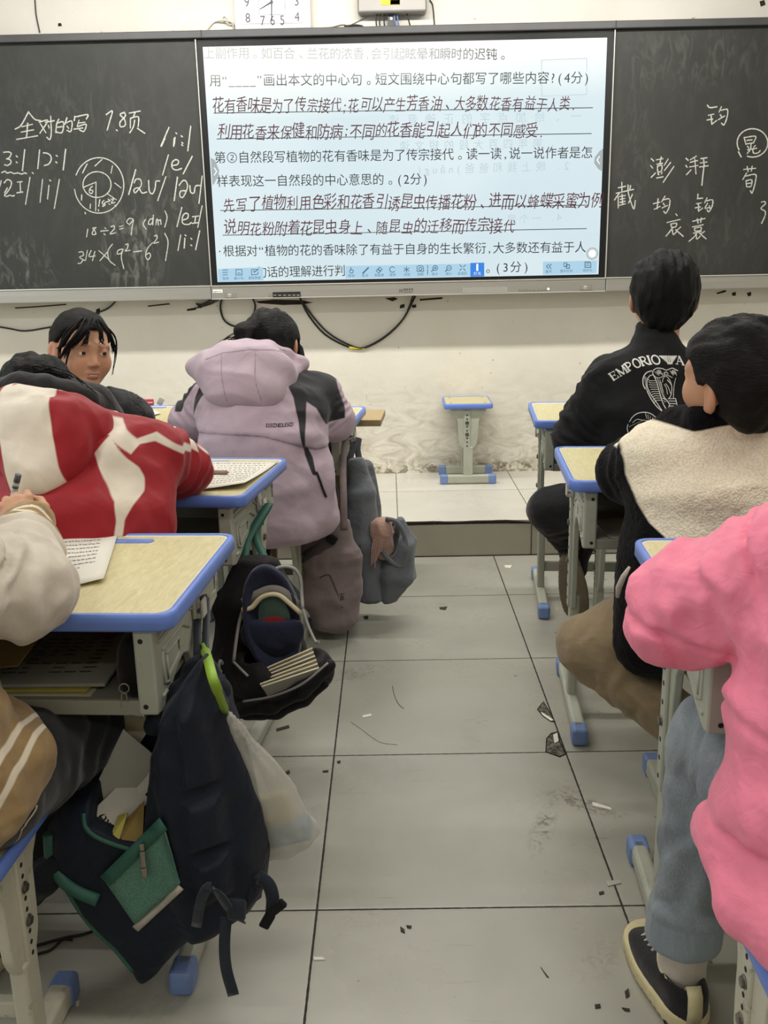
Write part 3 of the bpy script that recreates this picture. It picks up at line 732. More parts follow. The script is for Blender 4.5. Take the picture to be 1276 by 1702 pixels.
right = [[(792, 118), (805, 135), (830, 140)], [(820, 140), (868, 132)], [(800, 200), (845, 190)], [(788, 238), (835, 230)], [(822, 195), (828, 272)], [(828, 272), (868, 240)], [(905, 130), (885, 175)], [(900, 160), (952, 155), (948, 220), (925, 275), (905, 262)], [(895, 195), (905, 210)], [(880, 235), (930, 205)],
         circ(1152, 420, 122, 113, 150, 470), [(1040, 490), (1062, 532)], [(1085, 375), (1100, 432)], [(1085, 378), (1175, 368), (1160, 420)], [(1105, 400), (1150, 395)], [(1100, 428), (1160, 420)], [(1140, 430), (1135, 470), (1110, 505)], [(1110, 445), (1122, 460)], [(1175, 440), (1160, 455)], [(1112, 475), (1185, 462)], [(1155, 470), (1160, 500), (1195, 500), (1215, 480)],
         [(1080, 632), (1178, 622)], [(1110, 608), (1118, 650)], [(1150, 605), (1142, 645)], [(1105, 660), (1075, 712)], [(1095, 685), (1175, 672), (1175, 730), (1150, 818), (1135, 800)], [(1100, 722), (1105, 768)], [(1100, 722), (1145, 715), (1140, 765), (1105, 770)], [(1105, 745), (1138, 740)],
         [(345, 545), (365, 565)], [(340, 600), (358, 622)], [(345, 695), (378, 660)], [(385, 555), (440, 545)], [(425, 532), (415, 580)], [(390, 590), (435, 582)], [(395, 605), (430, 600), (425, 645), (398, 648), (395, 605)], [(398, 660), (405, 675)], [(432, 655), (425, 670)], [(388, 700), (440, 690)], [(480, 548), (448, 600)], [(500, 575), (450, 640)], [(525, 608), (440, 735)],
         [(622, 542), (640, 560)], [(620, 598), (632, 615)], [(625, 675), (662, 635)], [(705, 525), (655, 555)], [(655, 575), (715, 560)], [(650, 612), (718, 600)], [(692, 545), (702, 668)], [(740, 545), (790, 538)], [(735, 580), (790, 572)], [(730, 612), (800, 602)], [(762, 545), (768, 610)], [(765, 605), (748, 758)],
         [(82, 778), (140, 765)], [(110, 732), (112, 810)], [(65, 822), (205, 790)], [(95, 815), (52, 875)], [(82, 850), (82, 940)], [(92, 848), (140, 838)], [(98, 870), (135, 862)], [(95, 895), (138, 885)], [(90, 918), (140, 905)], [(112, 830), (118, 912)], [(160, 755), (165, 830), (205, 945), (218, 880)], [(180, 760), (175, 790)], [(195, 830), (165, 900)],
         [(362, 905), (412, 892)], [(400, 865), (392, 945)], [(368, 950), (418, 925)], [(455, 845), (428, 890)], [(435, 875), (490, 868), (488, 930), (462, 980), (445, 965)], [(440, 900), (452, 918)], [(430, 940), (475, 918)],
         [(718, 828), (715, 862)], [(712, 865), (755, 860)], [(705, 905), (745, 898)], [(695, 938), (738, 930)], [(722, 900), (722, 965)], [(722, 965), (755, 940)], [(790, 858), (770, 900)], [(775, 885), (832, 875), (830, 925), (805, 968), (790, 955)], [(795, 900), (775, 940), (808, 935)], [(808, 920), (815, 945)],
         [(540, 985), (552, 1000)], [(470, 1055), (575, 1030)], [(500, 1065), (508, 1095)], [(500, 1068), (545, 1060), (540, 1088), (510, 1095)], [(520, 1090), (490, 1130), (462, 1165)], [(512, 1110), (522, 1150), (545, 1130)], [(580, 1090), (552, 1115)], [(540, 1112), (600, 1165)],
         [(675, 1045), (775, 1022)], [(712, 1025), (718, 1060)], [(745, 1018), (738, 1055)], [(672, 1090), (760, 1072)], [(690, 1100), (740, 1092), (738, 1118), (695, 1122), (690, 1100)], [(680, 1140), (745, 1128)], [(715, 1120), (690, 1165), (645, 1205)], [(705, 1150), (708, 1185), (735, 1165)], [(770, 1125), (745, 1145)], [(730, 1140), (782, 1185)],
         [(1222, 892), (1248, 888), (1255, 905), (1220, 942), (1252, 965), (1252, 1000), (1225, 1062)]]
chalk(br, right, zr, .0054, seed=11)

# ------------------------------------------------------------------ wall fittings
M_WPL = simple('white_plastic', '#dddcdf', .4); M_FACE = simple('clock_face', '#cfcfd6', .45); M_DKG = simple('dark_grey', '#4a4a4e', .5)
CX, CZ, CYW = -.528, 2.455, WALL_Y
ck = thing('wall_clock', 'white rectangular wall clock standing on the board rail', 'clock', (CX, WALL_Y, CZ))
b = MB(); b.box((CX, WALL_Y-.02, CZ), (.364, .04, .236), bev=.012, seg=3); b.build('case', M_WPL, ck, True)
b = MB(); b.box((CX, WALL_Y-.041, CZ), (.285, .004, .185), bev=.0018); b.build('dial', M_FACE, ck, True)
b = MB()
for k in range(12):
    a = math.radians(90-30*(k+1)); num = str(k+1); R2 = (.118*math.cos(a), .078*math.sin(a))
    s_ = 1/max(abs(math.cos(a))/.118 if abs(math.cos(a)) > 1e-6 else 0, abs(math.sin(a))/.080 if abs(math.sin(a)) > 1e-6 else 0)
    s_ = min(s_, .135); px, pz = s_*math.cos(a), s_*math.sin(a)
    w_ = .028*len(num); text_line(b, num, (CX+px-w_/2, WALL_Y-.0436, CZ+pz-.018), (CX+px+w_/2, WALL_Y-.0436, CZ+pz-.018), .058)
b.build('numeral', M_DKG, ck, True)
b = MB()
for sx in (-1, 1): b.box((CX+sx*.062, WALL_Y-.0434, CZ), (.0012, .0006, .11)); 
for sz in (-1, 1): b.box((CX, WALL_Y-.0434, CZ+sz*.055), (.124, .0006, .0012))
b.build('dial_line', M_DKG, ck, True)
b = MB(); b.ribbon([(CX, WALL_Y-.045, CZ), (CX-.058, WALL_Y-.045, CZ-.03)], [.006, .002], (0, 0, 1), .0008); b.build('hour_hand', M_DKG, ck, True)
b = MB(); b.ribbon([(CX, WALL_Y-.0465, CZ+.01), (CX-.004, WALL_Y-.0465, CZ-.08)], [.005, .0025], (1, 0, 0), .0008); b.cyl((CX, WALL_Y-.043, CZ), (CX, WALL_Y-.048, CZ), .006, seg=12); b.build('minute_hand', M_DKG, ck, True)
# set-top box with its cables
bx = thing('network_box', 'silver grey electronic box on the wall above the display, yellow label on its front', 'box', (.04, WALL_Y, 2.39))
b = MB(); b.box((.041, WALL_Y-.03, 2.505), (.326, .06, .225), bev=.012, seg=3); b.build('case', simple('silver_plastic', '#8e8b87', .42, .35, var=.05), bx, True)
M_YEL = simple('yellow_label', '#e8d20f', .5)
b = MB(); b.box((.055, WALL_Y-.061, 2.455), (.045, .002, .055)); b.box((.033, WALL_Y-.061, 2.437), (.09, .002, .020)); b.build('yellow_label', M_YEL, bx, True)
b = MB(); b.box((.036, WALL_Y-.022, 2.362), (.034, .012, .066), bev=.002); b.build('bracket', M_DKG, bx, True)
b = MB(); b.cyl((.036, WALL_Y-.028, 2.375), (.036, WALL_Y-.031, 2.375), .006, seg=12); b.build('screw', M_RAILE, bx, True)
M_CABK = simple('black_cable', '#15130f', .5); M_CABW = simple('white_cable', '#c9c3b4', .55); M_CABB = simple('blue_cable', '#6b7ba8', .5)
def cable(name, pts, r, m, label, cat='cable', group=None, n=30):
    return tag(MB().tube(bez(pts, n), r, 8).build(name, m), label, cat, group)
for i, (px, m) in enumerate(((.0, M_CABK), (-.022, M_CABK), (-.038, M_CABK), (.052, M_CABB), (.066, M_CABB), (.118, M_CABK))):
    b = MB().tube(bez([(px*.9+.04-.036, WALL_Y-.03, 2.396), (px+.002, WALL_Y-.032, 2.36), (px+.006+.002*i, WALL_Y-.02, 2.312)], 10), .0032, 6)
    b.build('cord', m, bx, True)
W_ = lambda px, py, d=.006: atY(px, py, WALL_Y-d)
cable('cable', [W_(346, 48), W_(350, 42), W_(358, 36), W_(372, 34, .02), W_(386, 38, .012), W_(388, 50)], .0035, M_CABW, 'thicker pale cable curling out beside the clock')
cable('cable', [W_(388, 45), W_(376, 30), W_(372, 27), W_(370, 33), W_(380, 40, .012), W_(392, 42, .002)], .0025, M_CABW, 'thin pale cable looped behind the edge of the clock')
cable('cable', [W_(514, 46), W_(545, 45), W_(568, 40), W_(580, 41), W_(595, 34), W_(609, 26), W_(611, 20, .02)], .0042, M_CABW, 'pale cable running from the clock to the network box')
cable('cable', [W_(572, 44), W_(590, 42), W_(602, 44), W_(606, 50)], .0045, M_CABK, 'short black cable end on the rail beside the network box')
cable('cable', [W_(714, 0, .004), W_(719, 10, .004), W_(722, 44, .004)], .003, M_CABK, 'thin black cable hanging beside the network box')
cable('cable', [W_(58, 0, .004), W_(60, 25, .004), W_(66, 54, .004)], .003, M_CABK, 'thin black cable running up the wall above the blackboard with the sums')
cable('cable', [W_(370, 492, .02), W_(366, 512), W_(374, 534), W_(395, 543), W_(415, 534), W_(424, 510), W_(418, 492, .02)], .0048, M_CABK, 'black cable hanging in a round loop below the display')
c1 = [W_(497, 492, .02), W_(512, 523), W_(540, 556), W_(580, 577), W_(606, 578), W_(640, 560), W_(670, 530), W_(690, 492, .02)]
cable('cable', c1, .0048, M_CABK, 'lower of the paired black cables sagging below the display')
cable('cable', [W_(495, 490, .02), W_(516, 521), W_(545, 553), W_(583, 574.5), W_(606, 577, .012), W_(641, 558, .012), W_(671, 528, .012), W_(687, 490, .03)], .0042, M_CABK, 'upper of the paired black cables sagging below the display')
tag(MB().tube(bez([W_(580, 577.5), W_(594, 579), W_(606, 578)], 8), .0062, 8).build('cable_tape', M_YEL), 'yellow tape wrapped round the sagging black cables', 'tape')
cable('cable', [W_(-20, 540), W_(15, 546), W_(40, 550), W_(70, 546), W_(110, 538), W_(155, 522), W_(180, 512), W_(198, 494, .02)], .0042, M_CABK, 'black cable slung across the wall below the blackboard with the sums')
for i in range(4):
    cable('cable', [W_(372-i*4, 492, .03), W_(355-i*7, 503+i, .012+.004*i), W_(338-i*4, 509-i*1.5), W_(325+i*3, 512, .005)], .003, M_CABK, 'thin black cable in the small tangle under the end of the display', group='cable tangle under the display')
# holes and torn plaster under the rails
def scrap(pts, m, name, parent=None, d=.0012):
    q = [W_(x, y, d) for x, y in pts]; k = [v+Vector((0, .003, 0)) for v in q]; n_ = len(q)
    b = MB(); b.add(q+k, [tuple(range(n_))]+[(i, i+n_, (i+1) % n_+n_, (i+1) % n_) for i in range(n_)]); return b.build(name, m, parent, False, fixn=True)
wf = bpy.data.objects['wall_front']
M_HOLE = simple('torn_plaster', '#2a241b', .95, var=.4, vscale=60)
for pts in ([(24, 511), (60, 509), (110, 505), (110, 507), (60, 511), (26, 513)], [(245, 508), (280, 504), (283, 506), (246, 510)], [(425, 501), (455, 498), (500, 499), (520, 503), (500, 506), (470, 507), (430, 504)],
            [(640, 496), (655, 494), (661, 497), (652, 501)], [(665, 507), (672, 505), (672, 511), (664, 513)], [(684, 507), (691, 506), (692, 511), (685, 512)], [(697, 497), (735, 494), (735, 497), (698, 500)],
            [(138, 519), (145, 517), (146, 523), (139, 524)], [(160, 514), (166, 512), (166, 522), (159, 523)], [(1216, 487), (1222, 485), (1223, 491), (1217, 492)], [(1241, 487), (1248, 485), (1248, 491), (1243, 493)], [(1190, 487), (1205, 482), (1207, 485), (1192, 489)],
            [(96, 39), (101, 38), (103, 43), (97, 44)], [(1262, 2), (1270, 0), (1272, 8), (1264, 11)], [(310, 514), (325, 511), (326, 515), (311, 517)]):
    o = scrap(pts, M_HOLE, 'torn_plaster', wf); o['kind'] = 'structure'
# ================================================================== DESKS AND STOOLS
def metal_paint(name, col, chip=.0):
    n = NT(name); f = n.noise(n.tc(), 9, 5)
    c = C(col); base = n.ramp(f, [(.3, tuple(x*.9 for x in c[:3])+(1,)), (.7, tuple(min(1, x*1.07) for x in c[:3])+(1,))])
    g = n.noise(n.tc(), 30, 6, .7); base = n.mix(n.math('MULTIPLY', n.ramp(g, [(.60, 0), (.66, 1)]), .25+chip), base, C('#7c7767'))
    n.set(color=base, rough=.42, spec=.4); return n.m
M_METAL = metal_paint('grey_green_paint', '#a8aa9b')
M_METALW = metal_paint('worn_cream_paint', '#b9b5a2', .35)
M_METALI = metal_paint('inside_metal', '#8f8e80')
M_RIM = simple('blue_plastic', '#6683cf', .35, spec=.45, var=.05, vscale=14)
M_CAP = simple('blue_grey_cap', '#6d83b2', .5, var=.1, vscale=30)
M_BOLT = simple('bolt_steel', '#77736a', .35, .8)
M_HOLED = simple('dark_hole', '#1b1a17', .9)
M_PALE = simple('pale_edging', '#e4dcc2', .5)
gl = NT('clear_plastic'); gl.set(color=C('#e9e7da'), rough=.15, trans=.55, spec=.5, ior=1.4); M_CLEAR = gl.m
def laminate():
    n = NT('wood_laminate')
    v = n.tc(scale=(26, 5, 5), rot=(0, 0, .55)); f = n.noise(v, 4.0, 6, .65, .8); g = n.noise(n.tc(scale=(60, 9, 5), rot=(0, 0, .55)), 5, 4, .6)
    h = n.noise(n.tc(), 2.5, 3)
    a = n.ramp(f, [(.32, C('#b9ae7f')), (.55, C('#c9bf92')), (.75, C('#d6cda6'))])
    a = n.mix(n.math('MULTIPLY', n.ramp(g, [(.55, 0), (.7, 1)]), .4), a, C('#ab9f70'))
    a = n.mix(n.math('MULTIPLY', h, .25), a, C('#d4cb9f'))
    n.set(color=a, rough=.42, spec=.45); return n.m
M_LAM = laminate()
def rect_path(hx, hy, c):
    return [(-hx+c, -hy), (hx-c, -hy), (hx, -hy+c), (hx, hy-c), (hx-c, hy), (-hx+c, hy), (-hx, hy-c), (-hx, -hy+c)]
def round_path(hx, hy, c, n=5):
    out = []
    for cx, cy, a0 in ((hx-c, -hy+c, -90), (hx-c, hy-c, 0), (-hx+c, hy-c, 90), (-hx+c, -hy+c, 180)):
        for k in range(n+1):
            a = math.radians(a0+90*k/n); out.append((cx+c*math.cos(a), cy+c*math.sin(a)))
    return out
def offset_rect(hx, hy, c, o, n=4): return round_path(hx-o, hy-o, max(c-o*.6, .004), n)
def sweep_rim(mb, hx, hy, c, prof, mi=0, n=4):
    loops = [[(x, y, z) for x, y in offset_rect(hx, hy, c, o, n)] for o, z in prof]
    m = len(loops[0]); vs = [v for l in loops for v in l]; fs = []
    for i in range(len(loops)-1):
        for k in range(m):
            l = (k+1) % m; fs.append((i*m+k, i*m+l, (i+1)*m+l, (i+1)*m+k))
    mb.add(vs, fs, mi, True)
def hexbolt(mb, c, ax, r=.008, h=.006, mi=0):
    c = Vector(c); ax = Vector(ax); mb.cyl(c, c+ax*h*.4, r*1.25, seg=14, mi=mi); mb.cyl(c, c+ax*h, r, seg=6, mi=mi, smooth=False)
def make_desk():
    t = thing('school_desk', 'x', 'desk')
    hx, hy, H = .30, .2275, .72
    b = MB(); b.prism(offset_rect(hx, hy, .03, .0150), 'z', H-.022, H-.0035); b.build('desk_top', M_LAM, t)
    b = MB(); sweep_rim(b, hx, hy, .03, [(.03, H-.029), (.004, H-.029), (.0, H-.025), (0, H-.006), (.002, H-.001), (.005, H), (.009, H), (.0115, H-.001), (.012, H-.006)]); b.build('edge_rim', M_RIM, t)
    b = MB(); sweep_rim(b, hx, hy, .03, [(.0115, H-.0025), (.0165, H-.0030), (.0165, H-.004)]); b.build('edging', M_PALE, t)
    b = MB(); n = 10
    def pill(r, L):
        return [(L+r*math.cos(math.radians(a)), r*math.sin(math.radians(a))) for a in np.linspace(-90, 90, n)]+[(-L+r*math.cos(math.radians(a)), r*math.sin(math.radians(a))) for a in np.linspace(90, 270, n)]
    loops = [(.0125, -.0035), (.0125, -.0020), (.0105, -.0016), (.0085, -.0028), (.005, -.0031)]
    P = [[(x, y+.178, H+z) for x, y in pill(r, .135)] for r, z in loops]; m = len(P[0])
    fs = [(i*m+k, i*m+(k+1) % m, (i+1)*m+(k+1) % m, (i+1)*m+k) for i in range(len(P)-1) for k in range(m)]+[tuple((len(P)-1)*m+k for k in range(m))]
    b.add([v for l in P for v in l], fs, 0, True); b.build('pen_groove', M_RIM, t)
    zc = .545
    b = MB(); b.box((0, -.012, zc+.006), (.49, .395, .012), bev=.003); b.box((0, -.205, zc+.012), (.47, .012, .026), bev=.003); b.build('tray', M_METALI, t)
    b = MB(); b.box((0, .186, .62), (.49, .012, .145), bev=.003); b.build('back_panel', M_METALI, t)
    out = [(-.213, .690), (-.213, .558), (-.207, .548), (-.196, .543), (-.18, .545), (-.145, .556), (-.10, .578), (-.06, .586), (-.03, .576), (-.008, .545), (.001, .49), (.006, .42), (.010, .31), (.018, .298), (.062, .298), (.070, .31), (.076, .42), (.082, .50), (.10, .56), (.13, .59), (.188, .60), (.188, .690)]
    for s in (-1, 1):
        b = MB(); x0, x1 = s*.247, s*.262
        b.prism(out, 'x', min(x0, x1), max(x0, x1), bev=.003)
        # folded near flange with two holes
        b.box((s*.247, -.208, .618), (.032, .014, .142), bev=.004)
        for z in (.672, .562): b.cyl((s*.243, -.2152, z), (s*.243, -.2158, z), .0042, seg=10, mi=1)
        # pressed ribs
        for pts in ([(-.19, .672), (.15, .672)], [(-.19, .660), (-.03, .660), (.09, .600)], [(-.175, .64), (-.06, .640), (-.02, .62)], [(-.175, .64), (-.175, .585), (-.15, .575)], [(-.155, .625), (-.085, .625), (-.085, .60), (-.155, .585), (-.155, .625)], [(.10, .66), (.17, .66), (.17, .62), (.12, .62)], [(-.19, .567), (-.165, .567)]):
            q = [(s*.262, y, z) for y, z in pts]
            b.tube(q, .0035, 6)
        b.box((s*.264, .040, .48), (.010, .034, .35), bev=.004)
        for k in range(9):
            z = .33+k*.036
            if k in (3, 6): continue
            b.cyl((s*.2688, .040, z), (s*.2696, .040, z), .0048, seg=10, mi=1)
        for y in (.012, .068):
            for z in (.60, .64): b.cyl((s*.262, y, z), (s*.2626, y, z), .004, seg=8, mi=1)
        p = b.build('side_panel', [M_METAL, M_HOLED], t)
        b = MB()
        for k in (3, 6): hexbolt(b, (s*.2685, .040, .33+k*.036), (s, 0, 0))
        b.build('bolt', M_BOLT, p)
        b = MB(); b.box((s*.25, .040, .18), (.026, .050, .33), bev=.006); b.build('leg', M_METAL, t)
        b = MB(); b.box((s*.25, .045, .030), (.034, .44, .036), bev=.009, seg=3); f = b.build('foot', M_METAL, t)
        for e in (-1, 1):
            b = MB(); b.box((s*.25, .045+e*.215, .024), (.042, .056, .048), bev=.010, seg=3); b.build('foot_cap', M_CAP, f)
        b = MB(); b.box((s*.266, .02, .652), (.008, .036, .06), bev=.004); b.box((s*.273, .02, .628), (.016, .030, .012), bev=.005); b.box((s*.280, .02, .640), (.006, .030, .034), bev=.003); b.build('hook', M_CLEAR, t)
    b = MB(); b.box((0, .040, .125), (.48, .022, .036), bev=.004); b.build('crossbar', M_METAL, t)
    return t
desk0 = make_desk(); _desk_used = []
def place_desk(c, rz, label):
    o = desk0 if not _desk_used else copy_tree(desk0)
    _desk_used.append(o); o.location = (c[0], c[1], 0); o.rotation_euler = (0, 0, rz); o['label'] = label; o['group'] = 'school desks'
    return o
D_L3 = place_desk((-.622, 1.555), -.059, 'school desk with the navy and green backpack hanging on its side')
D_L2 = place_desk((-.611, 2.330), -.125, 'school desk the child in the red and white jacket leans on')
D_L1 = place_desk((-.412, 3.300), -.100, 'school desk the child in the lilac hooded coat leans on')
D_L1b = place_desk((-1.03, 3.415), -.06, 'school desk with a red eraser case, pink pen and papers on it')
D_R1 = place_desk((.800, 3.272), -.095, 'school desk in front of the boy in the black printed jacket')
D_R2 = place_desk((.744, 2.366), -.085, 'school desk in front of the boy with the cream fleece back')
D_R3 = place_desk((.733, 1.432), -.075, 'school desk under the elbow of the child in the pink coat')

def make_stool(metal, name):
    t = thing('school_stool', 'x', 'stool')
    hx, hy, H = .1425, .1215, .412
    b = MB(); b.prism(offset_rect(hx, hy, .012, .008), 'z', H-.02, H-.001); b.build('seat', M_LAM, t)
    b = MB(); sweep_rim(b, hx, hy, .014, [(.03, H-.026), (.003, H-.026), (0, H-.022), (0, H-.004), (.003, H), (.008, H+.0004), (.010, H-.001)]); b.build('seat_rim', M_RIM, t)
    b = MB()
    for sx in (-1, 1):
        for sy in (-1, 1): b.cyl((sx*.095, sy*.085, H-.002), (sx*.095, sy*.085, H+.0006), .0045, seg=10)
    b.build('seat_screw', M_BOLT, t)
    half = [(.088, .386), (.088, .373), (.075, .357), (.060, .338), (.053, .318), (.050, .25), (.047, .22), (.040, .202), (.030, .184)]
    poly = half+[(-y, z) for y, z in reversed(half)]
    for s in (-1, 1):
        b = MB(); xa, xb = s*.105, s*.122; b.prism(poly, 'x', min(xa, xb), max(xa, xb), bev=.003)
        b.box((s*.121, .006, .28), (.012, .034, .19), bev=.004)
        for k in range(9):
            if k not in (3, 6): b.cyl((s*.1268, .006, .197+k*.0195), (s*.1276, .006, .197+k*.0195), .004, seg=10, mi=1)
        p = b.build('bracket', [metal, M_HOLED], t)
        b = MB()
        for k in (3, 6): hexbolt(b, (s*.1265, .006, .197+k*.0195), (s, 0, 0), .0075)
        b.build('bolt', M_BOLT, p)
        b = MB(); b.box((s*.113, 0, .118), (.028, .047, .15), bev=.005); b.build('leg', metal, t)
        b = MB(); b.box((s*.113, 0, .025), (.036, .25, .044), bev=.008, seg=3); f = b.build('foot', metal, t)
        for e in (-1, 1):
            b = MB(); b.box((s*.113, e*.1215, .024), (.041, .042, .048), bev=.008, seg=3); b.build('foot_cap', M_CAP, f)
    b = MB(); b.box((0, 0, .10), (.20, .02, .03), bev=.003); b.build('crossbar', metal, t)
    return t
stool_a = make_stool(M_METAL, 'a'); stool_b = make_stool(M_METALW, 'b'); _su = {id(stool_a): 0, id(stool_b): 0}
def place_stool(src, c, rz, label, z=0.0):
    o = src if not _su[id(src)] else copy_tree(src); _su[id(src)] += 1
    o.location = (c[0], c[1], z); o.rotation_euler = (0, 0, rz); o['label'] = label; o['group'] = 'school stools'
    return o
place_stool(stool_a, (.389, 4.725), PI/2-.02, 'empty stool standing on the platform against the wall', STEP_Z)
place_stool(stool_a, (.790, 2.90), -.05, 'stool under the boy in the black printed jacket')
place_stool(stool_a, (.735, 1.93), -.05, 'stool under the boy with the cream fleece back')
place_stool(stool_a, (-.43, 2.91), -.05, 'stool under the child in the lilac hooded coat')
place_stool(stool_a, (-.66, 1.80), -.08, 'stool under the child in the red and white jacket')
place_stool(stool_a, (-1.02, 2.90), .1, 'stool under the girl who looks back over her shoulder')
place_stool(stool_b, (.572, 1.00), -.04, 'worn stool under the child in the pink coat')
place_stool(stool_b, (-.702, 1.225), -.05, 'worn stool under the child in the striped tan sweatshirt')
# bare wooden bench end beyond the front left desk
M_PLANK = simple('bench_wood', '#a8926a', .6, var=.12, vscale=4, stretch=(3, 30, 3)); M_PLANKE = simple('bench_wood_edge', '#6b5238', .7, var=.15, vscale=8)
bn = thing('wooden_bench', 'brown wooden bench top sticking out beyond the desk of the child in lilac', 'bench', (-.33, 3.66, 0))
b = MB(); b.box((-.33, 3.64, .655), (.60, .26, .026), (0, 0, -.06), bev=.003); b.build('bench_top', M_PLANK, bn, True)
for sx in (-1, 1):
    for sy in (-1, 1):
        b = MB(); b.box((-.36+sx*.15, 3.64+sy*.09-sx*.014, .321), (.035, .035, .642), bev=.003); b.build('leg', M_PLANKE, bn, True)
# ================================================================== SOFT SHAPES (distance fields meshed into one continuous surface)
F32 = np.float32
def V3(p): return np.array([p[0], p[1], p[2]], F32)
def smin(a, b, k):
    h = np.clip(.5+.5*(b-a)/k, 0, 1); return b+(a-b)*h-k*h*(1-h)
def smax(a, b, k): return -smin(-a, -b, k)
def sub(a, b, k=.005): return smax(a, -b, k)
def capsule(p, a, b, r1, r2=None):
    r2 = r1 if r2 is None else r2; a = V3(a); b = V3(b); ba = b-a
    pa = p-a; t = np.clip(pa @ ba/max(1e-9, float(ba @ ba)), 0, 1)
    return np.sqrt(((pa-t[:, None]*ba)**2).sum(1))-(r1+(r2-r1)*t)
def chain(p, pts, rs, k=.02):
    d = None
    for i in range(len(pts)-1):
        c = capsule(p, pts[i], pts[i+1], rs[i], rs[i+1]); d = c if d is None else smin(d, c, k)
    return d
def ellip(p, c, r, R=None):
    q = p-V3(c)
    if R is not None: q = q @ np.array(R, F32)
    r = np.array(r, F32); k0 = np.sqrt(((q/r)**2).sum(1)); k1 = np.sqrt(((q/(r*r))**2).sum(1))+1e-9
    return k0*(k0-1)/k1
def rbox(p, c, h, rd=.01, R=None):
    q = p-V3(c)
    if R is not None: q = q @ np.array(R, F32)
    q = np.abs(q)-(np.array(h, F32)-rd)
    return np.sqrt((np.maximum(q, 0)**2).sum(1))+np.minimum(q.max(1), 0)-rd
def loft(p, C, RX, RY, k=.03, side=(1, 0, 0)):
    """elliptical sections strung along C"""
    d = None; s0 = V3(side)
    for i in range(len(C)-1):
        a = V3(C[i]); b = V3(C[i+1]); ax = b-a; L = float(np.linalg.norm(ax)); ax = ax/L
        s = s0-ax*float(s0 @ ax); s = s/np.linalg.norm(s); f = np.cross(ax, s)
        q = p-a; w = q @ ax; t = np.clip(w/L, 0, 1); rx = RX[i]+(RX[i+1]-RX[i])*t; ry = RY[i]+(RY[i+1]-RY[i])*t
        o = np.where(w < 0, -w, np.where(w > L, w-L, 0)); re = .38*np.minimum(rx, ry)
        u = q @ s; v = q @ f; k0 = np.sqrt((u/rx)**2+(v/ry)**2+(o/re)**2)+1e-6; k1 = np.sqrt((u/rx**2)**2+(v/ry**2)**2+(o/re**2)**2)+1e-6
        e = k0*(k0-1)/k1
        d = e if d is None else smin(d, e, k)
    return d
_rng = np.random.RandomState(5); _LAT = _rng.rand(32, 32, 32).astype(F32)*2-1
def vnoise(p, f=10.0, off=0.0):
    q = p*np.array(f, F32)+off; i = np.floor(q).astype(np.int32); t = q-i; t = t*t*(3-2*t)
    def g(a, b, c): return _LAT[(i[:, 0]+a) & 31, (i[:, 1]+b) & 31, (i[:, 2]+c) & 31]
    x, y, z = t[:, 0], t[:, 1], t[:, 2]
    c00 = g(0, 0, 0)*(1-x)+g(1, 0, 0)*x; c10 = g(0, 1, 0)*(1-x)+g(1, 1, 0)*x; c01 = g(0, 0, 1)*(1-x)+g(1, 0, 1)*x; c11 = g(0, 1, 1)*(1-x)+g(1, 1, 1)*x
    return (c00*(1-y)+c10*y)*(1-z)+(c01*(1-y)+c11*y)*z
def fbm(p, f, off=0.0): return vnoise(p, f, off)+.5*vnoise(p, np.array(f)*2.03, off+7)
def creases(p, f=(9, 9, 6), amp=.006, off=0.0, warp=.03):
    w = p+warp*np.stack([vnoise(p, 6, off+3), vnoise(p, 6, off+11), vnoise(p, 6, off+17)], 1)
    r = np.abs(vnoise(w, f, off)); r2 = np.abs(vnoise(w, np.array(f)*1.9, off+5))
    return amp*(1-2.6*r)*.6+amp*.4*(1-2.6*r2)
def wrinkle(p, a, b, n=6, amp=.004, off=0.0):
    """cloth rings bunched along a limb"""
    a = V3(a); b = V3(b); ba = b-a; t = (p-a) @ ba/float(ba @ ba)
    ph = n*t+1.1*vnoise(p, 9, off)+.5*vnoise(p, 21, off)
    return amp*np.sin(2*PI*ph)*np.clip(1.2-np.abs(t-.6)*1.6, 0, 1)
